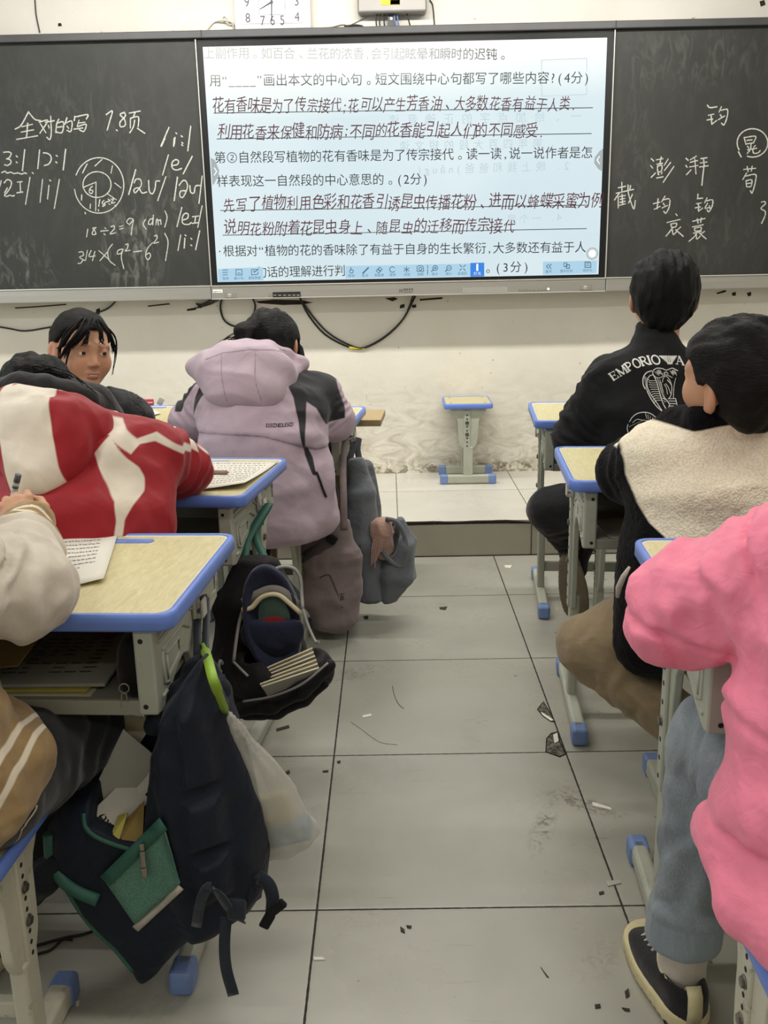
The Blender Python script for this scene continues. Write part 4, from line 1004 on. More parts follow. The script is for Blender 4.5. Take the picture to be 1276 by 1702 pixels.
def surface(fn, lo, hi, h=.006, pad=.02, B=8):
    lo = np.array(lo, float)-pad; hi = np.array(hi, float)+pad
    nb = np.ceil((hi-lo)/(h*B)).astype(int); n = nb*B+1
    bc = np.stack(np.meshgrid(*[lo[k]+(np.arange(nb[k])+.5)*h*B for k in range(3)], indexing='ij'), -1).reshape(-1, 3).astype(F32)
    d = fn(bc); act = np.abs(d) < h*B*.87*1.55+.012
    sgn = np.where(d < 0, -1, 1).astype(F32).reshape(nb)
    D = np.repeat(np.repeat(np.repeat(sgn, B, 0), B, 1), B, 2); D = np.pad(D, ((0, 1),)*3, mode='edge')
    ids = np.argwhere(act.reshape(nb)); g = np.arange(B+1)
    off = np.stack(np.meshgrid(g, g, g, indexing='ij'), -1).reshape(-1, 3)
    for k in range(0, len(ids), 400):
        I = (ids[k:k+400, None, :]*B+off[None]).reshape(-1, 3)
        D[I[:, 0], I[:, 1], I[:, 2]] = fn((lo+I*h).astype(F32))
    s = D < 0
    c = [s[a:a+n[0]-1, b:b+n[1]-1, e:e+n[2]-1] for a in (0, 1) for b in (0, 1) for e in (0, 1)]
    m = sum(x.astype(np.int8) for x in c); cells = np.argwhere((m > 0) & (m < 8))
    if not len(cells): return np.zeros((0, 3)), np.zeros((0, 4), int)
    idx = -np.ones(tuple(n-1), np.int64); idx[tuple(cells.T)] = np.arange(len(cells))
    cn = np.array([(a, b, e) for a in (0, 1) for b in (0, 1) for e in (0, 1)])
    val = np.stack([D[cells[:, 0]+a, cells[:, 1]+b, cells[:, 2]+e] for a, b, e in cn], 1)
    P = np.zeros((len(cells), 3)); W = np.zeros(len(cells))
    for i in range(8):
        for j in range(i+1, 8):
            if np.abs(cn[i]-cn[j]).sum() != 1: continue
            a, b = val[:, i], val[:, j]; mk = (a < 0) != (b < 0)
            t = np.where(mk, a/np.where(mk, a-b, 1), 0)
            P += np.where(mk[:, None], cn[i]+t[:, None]*(cn[j]-cn[i]), 0); W += mk
    verts = lo+(cells+P/W[:, None])*h
    quads = []
    for ax in range(3):
        u, v = (ax+1) % 3, (ax+2) % 3
        sl0 = [slice(None)]*3; sl1 = [slice(None)]*3; sl0[ax] = slice(0, n[ax]-1); sl1[ax] = slice(1, n[ax])
        A, Bq = s[tuple(sl0)], s[tuple(sl1)]; e = np.argwhere(A != Bq)
        e = e[(e[:, u] > 0) & (e[:, v] > 0) & (e[:, u] < n[u]-1) & (e[:, v] < n[v]-1)]
        def at(du, dv):
            q = e.copy(); q[:, u] -= du; q[:, v] -= dv; return idx[tuple(q.T)]
        Q = np.stack([at(1, 1), at(0, 1), at(0, 0), at(1, 0)], 1); ins = A[tuple(e.T)]
        Q[~ins] = Q[~ins][:, ::-1]; quads.append(Q)
    return verts, np.concatenate(quads)
def relax(v, q, it=1, lam=.5):
    e = np.concatenate([q[:, [0, 1]], q[:, [1, 2]], q[:, [2, 3]], q[:, [3, 0]]])
    for _ in range(it):
        acc = np.zeros_like(v); cnt = np.zeros(len(v))
        for a, b in ((0, 1), (1, 0)):
            for k in range(3): acc[:, k] += np.bincount(e[:, a], v[e[:, b], k], len(v))
            cnt += np.bincount(e[:, a], minlength=len(v))
        v = v+lam*(acc/np.maximum(cnt, 1)[:, None]-v)
    return v
def soft(name, fn, lo, hi, mats, parent, h=.006, attrs=None, smooth=1, cut=None):
    v, q = surface(fn, lo, hi, h)
    v = relax(v, q, smooth)
    wv = v
    if cut is not None: q = q[~cut(v[q].mean(1))]
    inv = np.array(wmat(parent).inverted()) if parent is not None else np.eye(4)
    lv = v @ inv[:3, :3].T+inv[:3, 3]
    me = bpy.data.meshes.new(name); me.vertices.add(len(lv)); me.vertices.foreach_set('co', lv.astype(F32).ravel())
    nq = len(q); me.loops.add(nq*4); me.polygons.add(nq)
    me.loops.foreach_set('vertex_index', q.astype(np.int32).ravel()); me.polygons.foreach_set('loop_start', np.arange(0, nq*4, 4, dtype=np.int32))
    me.update(calc_edges=True)
    me.polygons.foreach_set('use_smooth', np.ones(nq, bool))
    for m in (mats if isinstance(mats, (list, tuple)) else [mats]): me.materials.append(m)
    for k, f in (attrs or {}).items():
        a = me.attributes.new(k, 'FLOAT', 'POINT'); a.data.foreach_set('value', f(wv).astype(F32))
    me.validate(); me.update()
    o = bpy.data.objects.new(name, me); COL.objects.link(o)
    if parent is not None: o.parent = parent
    _SURF[o.name] = (wv, q)
    return o
_SURF = {}
def poly_sd(x, z, poly):
    """signed distance to a polygon, positive inside"""
    P = np.array(poly, float); d = np.full(len(x), 1e9); ins = np.zeros(len(x), bool)
    for i in range(len(P)):
        a, b = P[i], P[(i+1) % len(P)]; e = b-a
        w0, w1 = x-a[0], z-a[1]; t = np.clip((w0*e[0]+w1*e[1])/max(1e-12, e @ e), 0, 1)
        d = np.minimum(d, (w0-t*e[0])**2+(w1-t*e[1])**2)
        c = ((a[1] > z) != (b[1] > z)) & (x < (b[0]-a[0])*(z-a[1])/(b[1]-a[1]+1e-12)+a[0]); ins ^= c
    return np.where(ins, 1, -1)*np.sqrt(d)
from mathutils.bvhtree import BVHTree
def bvh_of(*objs):
    vs = []; fs = []; k = 0
    for o in objs:
        v, q = _SURF[o.name]; vs += [tuple(x) for x in v]; fs += [tuple(int(i)+k for i in f) for f in q]; k += len(v)
    return BVHTree.FromPolygons(vs, fs)
def drape(mb, bvh, y0, dirn=(0, 1, 0), lift=.0012):
    """lays the collected faces on a surface by sliding their points along dirn"""
    d = Vector(dirn); out = []
    for v in mb.v:
        p = Vector((v[0], y0, v[2])); hit = bvh.ray_cast(p, d)
        if hit[0] is None: out.append(tuple(bvh.find_nearest(Vector(v))[0]))
        else: out.append(tuple(hit[0]-d*lift))
    mb.v = out; return mb
def rot(yaw=0, pitch=0, roll=0):
    """head axes: x right, y face, z up"""
    m = Matrix.Rotation(math.radians(yaw), 3, 'Z') @ Matrix.Rotation(math.radians(pitch), 3, 'X') @ Matrix.Rotation(math.radians(roll), 3, 'Y')
    return np.array(m, F32)

# ------------------------------------------------------------------ people: parts
def skin_mat(name, col, flush):
    n = NT(name); f = n.noise(n.tc(), 18, 4)
    c = C(col); base = n.ramp(f, [(.3, tuple(x*.94 for x in c[:3])+(1,)), (.7, tuple(min(1, x*1.05) for x in c[:3])+(1,))])
    lip = n.step(n.attr('lip'), .0035); base = n.mix(n.math('MULTIPLY', lip, .75), base, C('#9a5c52'))
    br = n.step(n.attr('brow'), .002); base = n.mix(n.math('MULTIPLY', br, .8), base, C('#2b1d17'))
    ch = n.step(n.attr('flush'), .02); base = n.mix(n.math('MULTIPLY', ch, .35), base, C(flush))
    n.set(color=base, rough=.55, spec=.35, sss=.08); n.b.inputs['Subsurface Radius'].default_value = (.012, .005, .003)
    n.set(normal=n.bump(n.noise(n.tc(), 160, 2), .06, .001)); return n.m
M_SKIN = skin_mat('skin', '#bf9173', '#b9735c')
def hair_mat(name, stretch, col='#0d0b0a'):
    n = NT(name); v = n.tc(scale=stretch); f = n.noise(v, 1, 5, .65, .6)
    c = C(col); n.set(color=n.ramp(f, [(.35, tuple(x*.5 for x in c[:3])+(1,)), (.72, tuple(x*2.0 for x in c[:3])+(1,))]), rough=.55, spec=.16)
    n.set(normal=n.bump(f, .8, .006)); return n.m
M_HAIR = hair_mat('black_hair', (230, 110, 34)); M_HAIRX = hair_mat('swept_black_hair', (44, 90, 210))
M_EYEW = simple('eye_white', '#d8cfc6', .25); M_IRIS = simple('eye_iris', '#1d120d', .1); M_TEETH = simple('teeth', '#d9d0bf', .3)
class Head:
    def __init__(s, c, R, k=1.0): s.c = V3(c); s.R = R; s.k = k
    def L(s, p): return ((p-s.c) @ s.R)/s.k
    def W(s, q): return s.c+s.R @ (np.array(q, F32)*s.k)
    def skin(s, p, neck_to=None, face=True):
        q = s.L(p); sx = np.abs(q[:, 0:1]); m = np.concatenate([sx, q[:, 1:]], 1)
        d = ellip(q, (0, -.014, .028), (.073, .092, .082))
        d = smin(d, ellip(q, (0, .026, -.036), (.056, .060, .072)), .035)
        d = smin(d, ellip(m, (.036, .050, -.026), (.027, .026, .026)), .03)
        if face:
            d = smin(d, ellip(q, (0, .066, -.088), (.019, .015, .014)), .025)
            d = smin(d, capsule(m, (0, .084, .024), (.046, .066, .024), .009, .007), .022)
            d = sub(d, ellip(m, (.031, .096, .007), (.019, .020, .0105)), .014)
            d = smin(d, capsule(q, (0, .084, .012), (0, .100, -.021), .0055, .0085), .014)
            d = smin(d, ellip(m, (.0095, .092, -.026), (.0065, .008, .0055)), .007)
            d = smin(d, ellip(m, (.0305, .0715, .007), (.0150, .0150, .0145)), .004)      # eyelids
            d = sub(d, ellip(m, (.0310, .090, .0058), (.0135, .0145, .0030)), .0016)      # lid opening
            d = smin(d, ellip(q, (0, .083, -.0515), (.020, .010, .0052)), .006); d = smin(d, ellip(q, (0, .0825, -.0605), (.017, .010, .0058)), .005)
            d = sub(d, ellip(q, (0, .094, -.0565), (.017, .010, .0022)), .002)
            d = sub(d, ellip(m, (.0065, .099, -.0305), (.0022, .004, .0018)), .002)
        e = ellip(m, (.080, -.014, -.002), (.0085, .021, .031), np.array(Matrix.Rotation(.5, 3, 'Z')))
        e = sub(e, ellip(m, (.088, -.005, .002), (.0055, .011, .018)), .004)
        e = smin(e, ellip(m, (.075, -.004, -.027), (.006, .009, .010)), .006)
        d = smin(d, e, .006)
        d = d*s.k
        if neck_to is not None: d = smin(d, capsule(p, s.W((0, -.022, -.055)), neck_to, .046*s.k, .050*s.k), .03)
        return d
    def attrs(s):
        def lip(v):
            q = s.L(v.astype(F32)); return -np.minimum(ellip(q, (0, .088, -.0515), (.0205, .02, .0062)), ellip(q, (0, .086, -.0615), (.018, .02, .0068)))
        def brow(v):
            q = s.L(v.astype(F32)); m = np.concatenate([np.abs(q[:, 0:1]), q[:, 1:]], 1); return -capsule(m, (.014, .085, .0265), (.045, .066, .0285), .0042, .0022)
        def flush(v):
            q = s.L(v.astype(F32)); m = np.concatenate([np.abs(q[:, 0:1]), q[:, 1:]], 1)
            return -np.minimum(np.minimum(ellip(m, (.034, .075, -.03), (.025, .02, .018)), ellip(q, (0, .1, -.024), (.012, .012, .010))), ellip(m, (.08, -.012, -.002), (.02, .022, .032)))
        return {'lip': lip, 'brow': brow, 'flush': flush}
    def eyes(s, parent, look=(0, 0)):
        for sx in (-1, 1):
            c = s.W((sx*.0305, .0712, .0065)); r = .0136*s.k; b = MB()
            f = s.R @ np.array((look[0], 1, look[1]), F32); f = f/np.linalg.norm(f)
            bm_ = bmesh.new(); bmesh.ops.create_uvsphere(bm_, u_segments=20, v_segments=14, radius=r)
            b.bm(bm_, 0, True, Matrix.Translation(Vector(c)))
            fc = Vector(c)+Vector(f)*r*.90
            bm_ = bmesh.new(); bmesh.ops.create_uvsphere(bm_, u_segments=16, v_segments=10, radius=r*.47)
            b.bm(bm_, 1, True, Matrix.Translation(fc) @ Vector((0, 1, 0)).rotation_difference(Vector(f)).to_matrix().to_4x4() @ Matrix.Diagonal((1, .35, 1, 1)))
            b.build('eye', [M_EYEW, M_IRIS], parent, True)
    def cap(s, p, th=.016, hair_line=.055, nape=-.078, y0=.022, sl=.45, streak=.0035, sf=(70, 26, 16), off=0.0, low=1.0, fill=.062):
        """close-cropped or combed hair: a shell over the skull, open over the face and ears"""
        q = s.L(p); m = np.concatenate([np.abs(q[:, 0:1]), q[:, 1:]], 1)
        d = ellip(q, (0, -.016, .030), (.0735+th*1.0, .092+th*.9, .082+th*1.1)); d = smin(d, ellip(q, (0, -.052, -.032), (fill, .050, .060)), .03)
        d = d-streak*(fbm(q, sf, off)-.1)
        face = smax(-(q[:, 1]-(y0+sl*(q[:, 2]-.02))), q[:, 2]-hair_line, .010); d = smax(d, -face, .006)
        ear = ellip(m, (.088, -.004, -.010), (.030, .030, .038)); d = smax(d, -ear, .006)
        d = smax(d, (nape+.35*np.maximum(q[:, 1]+.05, 0)+low*np.maximum(m[:, 0]-.036, 0))-q[:, 2], .010)
        return d*s.k
def strand(mb, pts, r0, r1=.0003, seg=5):
    q = bez(pts, 16); n = len(q); mb.tube(q, [r0+(r1-r0)*(i/(n-1))**1.5 for i in range(n)], seg)
def hand_fn(p, w, d, up, k=1.0, curl=.6, mirror=1, fingers=None):
    """wrist w, direction d along the hand, up = back of the hand; five bent fingers"""
    w = V3(w); d = V3(d); d = d/np.linalg.norm(d); up = V3(up); up = up-d*float(up @ d); up = up/np.linalg.norm(up); s = np.cross(d, up)*mirror
    P = lambda a, b, c: w+(d*a+s*b+up*c)*k
    R = np.stack([s, d, up], 1)
    o = ellip(p, P(.040, 0, 0), (.034*k, .044*k, .015*k), R); o = smin(o, capsule(p, w, P(.02, 0, 0), .023*k, .026*k), .015)
    for i, (b, L) in enumerate(((-.027, .060), (-.009, .068), (.009, .064), (.026, .050))):
        c = curl*(1+.12*i); a0 = .072-abs(b)*.25
        p1 = P(a0, b, .003); a = c*.6; p2 = P(a0+L*.45*math.cos(a), b*1.08, .003-L*.45*math.sin(a)); a2 = c*1.5
        p3 = P(a0+L*.45*math.cos(a)+L*.33*math.cos(a2), b*1.12, .003-L*.45*math.sin(a)-L*.33*math.sin(a2)); a3 = c*2.2
        p4 = P(a0+L*.45*math.cos(a)+L*.33*math.cos(a2)+L*.22*math.cos(a3), b*1.12, .003-L*.45*math.sin(a)-L*.33*math.sin(a2)-L*.22*math.sin(a3))
        o = smin(o, chain(p, [p1, p2, p3, p4], [.0088*k, .0080*k, .0072*k, .0060*k], .003), .004)
    o = smin(o, chain(p, [P(.022, -.022, -.004), P(.046, -.046, -.014), P(.070, -.046, -.022), P(.086, -.034, -.026)], [.013*k, .0105*k, .0090*k, .0070*k], .004), .006)
    return o
def shoe(parent, toe, heel, side_up=(0, 0, 1), k=1.0, upper=None, sole=None, name='shoe', w=.042):
    """low canvas shoe from heel to toe"""
    t = V3(toe); hl = V3(heel); ax = t-hl; L = float(np.linalg.norm(ax)); ax /= L; up = V3(side_up); up = up-ax*float(up @ ax); up /= np.linalg.norm(up); sd = np.cross(ax, up)
    R = np.stack([sd, ax, up], 1)
    def U(p): q = (p-hl) @ R; return q
    def outline(q, g):
        y = q[:, 1]/L; wd = (w*.74+.012*np.sin(np.clip(y, 0, 1)*PI*.9)**2+.006*np.clip(y, 0, 1))*k+g
        e = np.sqrt((np.maximum(np.abs(y-.5)-.5+wd/L, 0)*L)**2+np.minimum(np.abs(q[:, 0]), 1)**2)-wd
        return e
    def f_sole(p):
        q = U(p); d = smax(outline(q, .004), np.abs(q[:, 2]-.013*k-.004*k*np.clip(1-q[:, 1]/L*2, 0, 1))-.013*k, .006)
        return d-.0012*np.sin(q[:, 1]*420)*(np.abs(q[:, 2]-.010) < .008)
    def f_up(p):
        q = U(p); y = np.clip(q[:, 1]/L, 0, 1); hgt = (.068-.034*np.clip((y-.25)/.55, 0, 1)**.8-.016*np.clip((y-.8)/.2, 0, 1))*k
        d = smax(outline(q, -.001+.0), q[:, 2]-hgt, .022); d = smax(d, .012*k-q[:, 2], .004)
        hole = ellip(q, (0, L*.25, .080*k), (.026*k, .043*k, .036*k)); return sub(d, hole, .006)
    c = (t+hl)/2; lo = np.minimum(t, hl)-.08; hi = np.maximum(t, hl)+.10
    o = soft(name, f_up, lo, hi, upper, parent, .0042)
    s_ = soft('sole', f_sole, lo, hi, sole, o, .0042)
    return o, (hl, ax, sd, up, L)
M_SOLE = simple('cream_rubber', '#c9bd94', .6, var=.1, vscale=30); M_CANVAS = cloth('black_canvas', '#1c1b1d', .9, 500, .15); M_SOLED = simple('brown_rubber', '#6f6450', .7, var=.12, vscale=20)
M_BLKCLOTH = cloth('black_trouser', '#131316', .9, 400, .35)

# ================================================================== PEOPLE
def A_(px, py, y): return V3(atY(px, py, y))
def bounds(*pts, r=.1):
    P = np.array([V3(p) for p in pts]); return P.min(0)-r, P.max(0)+r
def person(label, base, group=None): return thing('person', label, 'person', (base[0], base[1], 0), 0, group)
def limbs(p, J, k=1.0, hands=True):
    """arms and legs of the body under the clothes; J holds joints"""
    d = None
    for s, mi in (('l', -1), ('r', 1)):
        a = chain(p, [J['sh'+s], J['el'+s], J['wr'+s]], [.040*k, .031*k, .022*k], .015); d = a if d is None else smin(d, a, .02)
        if hands: d = smin(d, hand_fn(p, J['wr'+s], J['hd'+s], J.get('hu'+s, (0, 0, 1)), .92*k, J.get('curl', .55), -mi), .012)
        g = chain(p, [J['hp'+s], J['kn'+s], J['an'+s]], [.062*k, .045*k, .030*k], .02); d = smin(d, g, .03)
        d = smin(d, capsule(p, J['an'+s], J['ft'+s], .030*k, .022*k), .02)
    return d
def body(parent, J, head, mats=None, h=.006, face=True, extra=None, k=1.0):
    def fn(p):
        d = head.skin(p, J['neck'], face)
        d = smin(d, loft(p, J['spine'], [x*.72 for x in J['rx']], [x*.72 for x in J['ry']], .03), .03)
        d = smin(d, limbs(p, J, k), .025)
        return extra(p, d) if extra is not None else d
    pts = [J[a+s] for a in ('sh', 'el', 'wr', 'hp', 'kn', 'an', 'ft') for s in 'lr']+[head.c]+list(J['spine'])
    lo, hi = bounds(*pts, r=.14); lo[2] = max(lo[2], .004)
    return soft('body', fn, lo, hi, M_SKIN, parent, h, head.attrs())
M_SOCK = cloth('white_sock', '#bdb3a6', .95, 300, .2)
# ------------------------------------------------------------------ boy in the black printed jacket (front right)
def flat_stroke(mb, pts, w, mi=0, smooth=True):
    pts = [Vector(p) for p in pts]
    if len(pts) > 2 and smooth: pts = bez(pts, 5*len(pts))
    for i in range(len(pts)-1):
        t = pts[i+1]-pts[i]; t.y = 0
        if t.length < 1e-6: continue
        n_ = Vector((-t.z, 0, t.x)).normalized()*w/2; e = t.normalized()*w*.25
        mb.add([pts[i]-e-n_, pts[i+1]+e-n_, pts[i+1]+e+n_, pts[i]-e+n_], [(0, 1, 2, 3)], mi)
M_BLKJ = cloth('black_jacket_cloth', '#19191b', .92, 420, .55, 7, .12, .05)
M_PRINT = simple('white_print', '#d9d8d2', .8, var=.05, vscale=90)
def boy_black():
    t = person('child in a black jacket with white snake print facing the board', (.80, 2.90))
    J = dict(spine=[(.80, 2.91, .46), (.805, 2.90, .62), (.812, 2.87, .80), (.817, 2.865, .91), (.82, 2.875, .985)], rx=[.17, .165, .185, .165, .075], ry=[.13, .12, .125, .095, .062],
             neck=(.82, 2.878, .97), shl=A_(1012, 640, 2.88), ell=(.575, 2.92, .69), wrl=(.70, 3.11, .765), hdl=(.6, .8, -.1), shr=(1.0, 2.88, .89), elr=(1.06, 2.93, .69), wrr=(.96, 3.13, .765), hdr=(-.6, .8, -.1),
             hpl=(.73, 2.92, .49), knl=(.535, 3.03, .42), anl=(.645, 3.13, .27), ftl=(.64, 3.10, .08), hpr=(.90, 2.95, .48), knr=(1.0, 3.25, .45), anr=(1.0, 3.22, .09), ftr=(1.0, 3.36, .04))
    hd = Head(A_(1101, 498, 2.895), rot(-6, 2, 0), 1.12)
    body(t, J, hd)
    soft('hair', lambda p: hd.cap(p, .020, streak=.007), hd.c-.17, hd.c+.17, M_HAIR, t, .0042)
    def jk(p):
        d = loft(p, J['spine'], J['rx'], J['ry'], .04)
        for s in 'lr':
            a = chain(p, [J['sh'+s], J['el'+s], J['wr'+s]], [.078, .060, .045], .03)-wrinkle(p, J['sh'+s], J['el'+s], 5, .006, 3)-wrinkle(p, J['el'+s], J['wr'+s], 6, .005, 8)
            d = smin(d, a, .045)
        d = smin(d, loft(p, [(.82, 2.876, .96), (.8205, 2.880, 1.032)], [.072, .063], [.070, .062]), .025)
        d = sub(d, ellip(p, (.8205, 2.882, 1.06), (.058, .057, .05)), .004)
        return d-creases(p, (7, 7, 5), .010, 2)
    lo, hi = bounds(*J['spine'], J['ell'], J['elr'], J['wrl'], J['wrr'], r=.15); lo[2] = .45
    jo = soft('jacket', jk, lo, hi, M_BLKJ, t, .0055)
    def tr(p):
        d = None
        for s in 'lr':
            a = chain(p, [J['hp'+s], J['kn'+s], J['an'+s]], [.092, .076, .058], .03)-wrinkle(p, J['kn'+s], J['an'+s], 5, .004, 4); d = a if d is None else smin(d, a, .03)
        d = smin(d, ellip(p, (.80, 2.90, .47), (.165, .135, .075)), .03); d = smin(d, capsule(p, J['anl'], (.632, 3.085, .20), .055, .046), .02); return d-creases(p, (8, 8, 8), .005, 6)
    lo, hi = bounds(J['hpl'], J['hpr'], J['knl'], J['knr'], J['anl'], J['anr'], r=.12); lo[2] = .05
    soft('trousers', tr, lo, hi, M_BLKCLOTH, t, .006)
    shoe(t, (.640, 3.045, .020), (.592, 3.015, .262), (0.25, 1, .1), 1.0, M_CANVAS, M_SOLED, w=.040)
    shoe(t, (1.0, 3.40, .004), (1.0, 3.17, .004), (0, 0, 1), 1.0, M_CANVAS, M_SOLED)
    # printed lettering and snake on the back
    k = 8.507; YP = 2.745
    Z = lambda x, y: atY(1000+x/k, 570+y/k, YP)
    px = .00026*1.0
    b = MB()
    def glyph(c, cx, cy, ang, h):
        G = {'E': [([(-.3, -.5), (-.3, .5)], .17), ([(-.45, .47), (.34, .47)], .07), ([(.32, .5), (.32, .27)], .06), ([(-.3, .02), (.15, .02)], .07), ([(.16, .13), (.16, -.1)], .06), ([(-.45, -.47), (.38, -.47)], .07), ([(.36, -.5), (.36, -.22)], .06)],
             'M': [([(-.45, -.5), (-.42, .5)], .08), ([(-.44, .5), (0, -.45)], .17), ([(0, -.45), (.42, .5)], .07), ([(.44, .5), (.46, -.5)], .17), ([(-.6, -.48), (-.3, -.48)], .06), ([(.28, -.48), (.64, -.48)], .06), ([(-.58, .48), (-.4, .48)], .06), ([(.4, .48), (.62, .48)], .06)],
             'P': [([(-.25, -.5), (-.25, .5)], .17), ([(-.42, .47), (.1, .47), (.33, .25), (.1, .0), (-.25, -.02)], .11), ([(-.42, -.48), (-.05, -.48)], .06)],
             'O': [([(.43*math.cos(a), .5*math.sin(a)) for a in np.linspace(0, 2*PI, 15)], .13)],
             'R': [([(-.3, -.5), (-.3, .5)], .17), ([(-.46, .47), (.1, .47), (.3, .25), (.1, .02), (-.3, 0)], .11), ([(.0, .0), (.25, -.35), (.48, -.49)], .14), ([(-.46, -.48), (-.1, -.48)], .06)],
             'I': [([(0, -.5), (0, .5)], .18), ([(-.18, .47), (.18, .47)], .06), ([(-.18, -.47), (.18, -.47)], .06)],
             'A': [([(-.42, -.5), (0, .5)], .07), ([(0, .5), (.4, -.5)], .17), ([(-.25, -.12), (.25, -.12)], .06), ([(-.58, -.48), (-.26, -.48)], .06), ([(.2, -.48), (.58, -.48)], .06)],
             'N': [([(-.4, -.5), (-.4, .5)], .08), ([(-.42, .48), (.4, -.48)], .17), ([(.4, -.5), (.4, .5)], .08), ([(-.58, .47), (-.3, .47)], .06), ([(.25, .47), (.55, .47)], .06), ([(-.55, -.47), (-.25, -.47)], .06)]}[c]
        a = math.radians(ang)
        for pts, w in G:
            q = [(cx+h*(x*math.cos(a)-y*math.sin(a)), cy-h*(x*math.sin(a)+y*math.cos(a))) for x, y in pts]
            P = [Z(*u) for u in q]
            if len(P) == 2: P = [P[0]+(P[1]-P[0])*i/5 for i in range(6)]
            flat_stroke(b, P, w*h*px, 0, len(pts) > 3)
    for c, x, y, a in (('E', 222, 487, 35), ('M', 325, 415, 35), ('P', 420, 348, 31), ('O', 530, 302, 22), ('R', 636, 272, 13), ('I', 712, 256, 8), ('O', 797, 250, 4), ('A', 1140, 260, -7)): glyph(c, x, y, a, 112)
    # spread wings emblem between the words
    for i in range(6):
        y = 200+i*16; w0 = 128-i*17
        for s in (-1, 1):
            x1 = 985+s*(18+i*1.0); x2 = 985+s*w0
            flat_stroke(b, [Z(x1+(x2-x1)*j/4, y+(4 if s > 0 else 0)-0*j) for j in range(5)], 12*px)
    for y in (290, 302): flat_stroke(b, [Z(950+j*18, y) for j in range(5)], 10*px)
    flat_stroke(b, [Z(975, 215), Z(990, 200), Z(1010, 205)], 10*px); flat_stroke(b, [Z(985, 210), Z(985, 300)], 16*px)
    drape(b, bvh_of(jo), 2.3); b.build('back_lettering', M_PRINT, t, True)
    b = MB()
    S_ = [([(740, 395), (790, 362), (860, 365), (910, 385), (960, 375), (1010, 360), (1060, 385), (1085, 395)], 9), ([(740, 395), (735, 440), (775, 490), (830, 498), (880, 470), (915, 455), (960, 470), (1010, 495)], 8), ([(890, 450), (915, 410), (945, 445)], 8),
          ([(720, 400), (650, 430), (605, 500), (600, 590), (625, 655)], 11), ([(735, 455), (690, 475), (658, 530), (655, 620), (690, 720), (760, 830), (835, 955)], 9), ([(650, 690), (700, 800), (760, 890), (830, 955)], 10), ([(640, 665), (660, 690)], 7),
          ([(740, 455), (790, 560), (820, 680), (860, 860), (920, 980)], 10), ([(800, 510), (830, 600), (860, 720), (940, 850)], 7), ([(830, 520), (860, 620), (880, 700)], 6), ([(870, 560), (880, 500), (915, 475), (950, 500), (990, 560), (1010, 640), (990, 740), (950, 790)], 8),
          ([(900, 590), (930, 650), (940, 730)], 7), ([(940, 530), (990, 580), (1000, 600)], 10), ([(920, 580), (960, 640), (985, 720)], 7), ([(1060, 500), (1040, 640), (1020, 780)], 7),
          ([(860, 780), (910, 800), (945, 860), (930, 905)], 9), ([(900, 930), (950, 925), (1020, 930)], 9), ([(940, 790), (1050, 790)], 8), ([(950, 820), (1055, 825)], 8), ([(945, 855), (1055, 858)], 8), ([(940, 885), (1060, 890)], 8), ([(1050, 790), (1060, 915)], 8), ([(860, 975), (870, 1045)], 5),
          ([(400, 1120), (430, 1050), (500, 990), (600, 972), (690, 1000), (780, 1080), (840, 1150)], 10), ([(440, 1130), (490, 1080), (560, 1085), (640, 1095), (700, 1140), (730, 1190)], 8), ([(385, 1160), (385, 1240), (420, 1330)], 9), ([(455, 1225), (475, 1330)], 8),
          ([(530, 1280), (550, 1220), (600, 1200), (640, 1240)], 9), ([(570, 1300), (585, 1230), (620, 1215)], 8), ([(640, 1160), (690, 1210)], 7), ([(395, 1320), (350, 1345)], 6)]
    for i in range(9): S_.append(([(612+i*3, 480+i*20), (648, 500+i*20)], 5))
    for i in range(10): S_.append(([(668+i*7, 520+i*36), (700+i*7, 540+i*30), (775+i*9, 540+i*30)], 6))
    for i in range(12): S_.append(([(830+i*4, 560+i*25), (862+i*4, 570+i*23)], 5))
    for i in range(7): S_.append(([(600+i*34, 985+i*18), (620+i*22, 1060+i*14)], 6))
    for i in range(14): S_.append(([(405+i*14, 1200-i*13+i*i*.3), (425+i*12, 1180-i*7)], 7))
    for i in range(10): S_.append(([(760+i*14, 410+(i % 3)*18), (775+i*14, 425+(i % 4)*15)], 5))
    for i in range(8): S_.append(([(970+i*12, 395+(i % 3)*20), (982+i*12, 412+(i % 4)*18)], 5))
    for pts, w in S_:
        P = [Z(*q) for q in pts]
        if len(P) == 2: P = [P[0]+(P[1]-P[0])*i/4 for i in range(5)]
        flat_stroke(b, P, w*px)
    for (x, y) in ((815, 412), (1020, 418)):
        flat_stroke(b, [Z(x+26*math.cos(a), y+26*math.sin(a)) for a in np.linspace(0, 2*PI, 12)], 7*px); flat_stroke(b, [Z(x-8, y), Z(x+8, y)], 16*px)
    drape(b, bvh_of(jo), 2.3); b.build('snake_print', M_PRINT, t, True)
    return t
boy_black()['label'] = 'boy in a black jacket with a white snake print on its back'

# ------------------------------------------------------------------ boy with the cream fleece back (middle right)
def fleece():
    n = NT('fleece_cloth'); m = n.step(n.attr('panel'), .002)
    v = n.vor(n.tc(), 230, 'SMOOTH_F1'); v2 = n.noise(n.tc(), 150, 3, .6); big = n.noise(n.tc(), 7, 3)
    cream = n.ramp(v, [(.1, C('#f3ebda')), (.6, C('#e0d4bb'))]); cream = n.mix(n.math('MULTIPLY', n.ramp(big, [(.4, 0), (.7, 1)]), .25), cream, C('#d8cbb0'))
    blk = n.ramp(v2, [(.3, C('#08080a')), (.75, C('#161618'))])
    n.set(color=n.mix(m, blk, cream), rough=.95, sheen=.05, spec=.08)
    n.set(normal=n.bump(v, .55, .003, n.bump(v2, .25, .002))); return n.m
M_FLEECE = fleece(); M_KHAKI = cloth('khaki_trouser', '#8d7b60', .9, 380, .45, 7, .1)
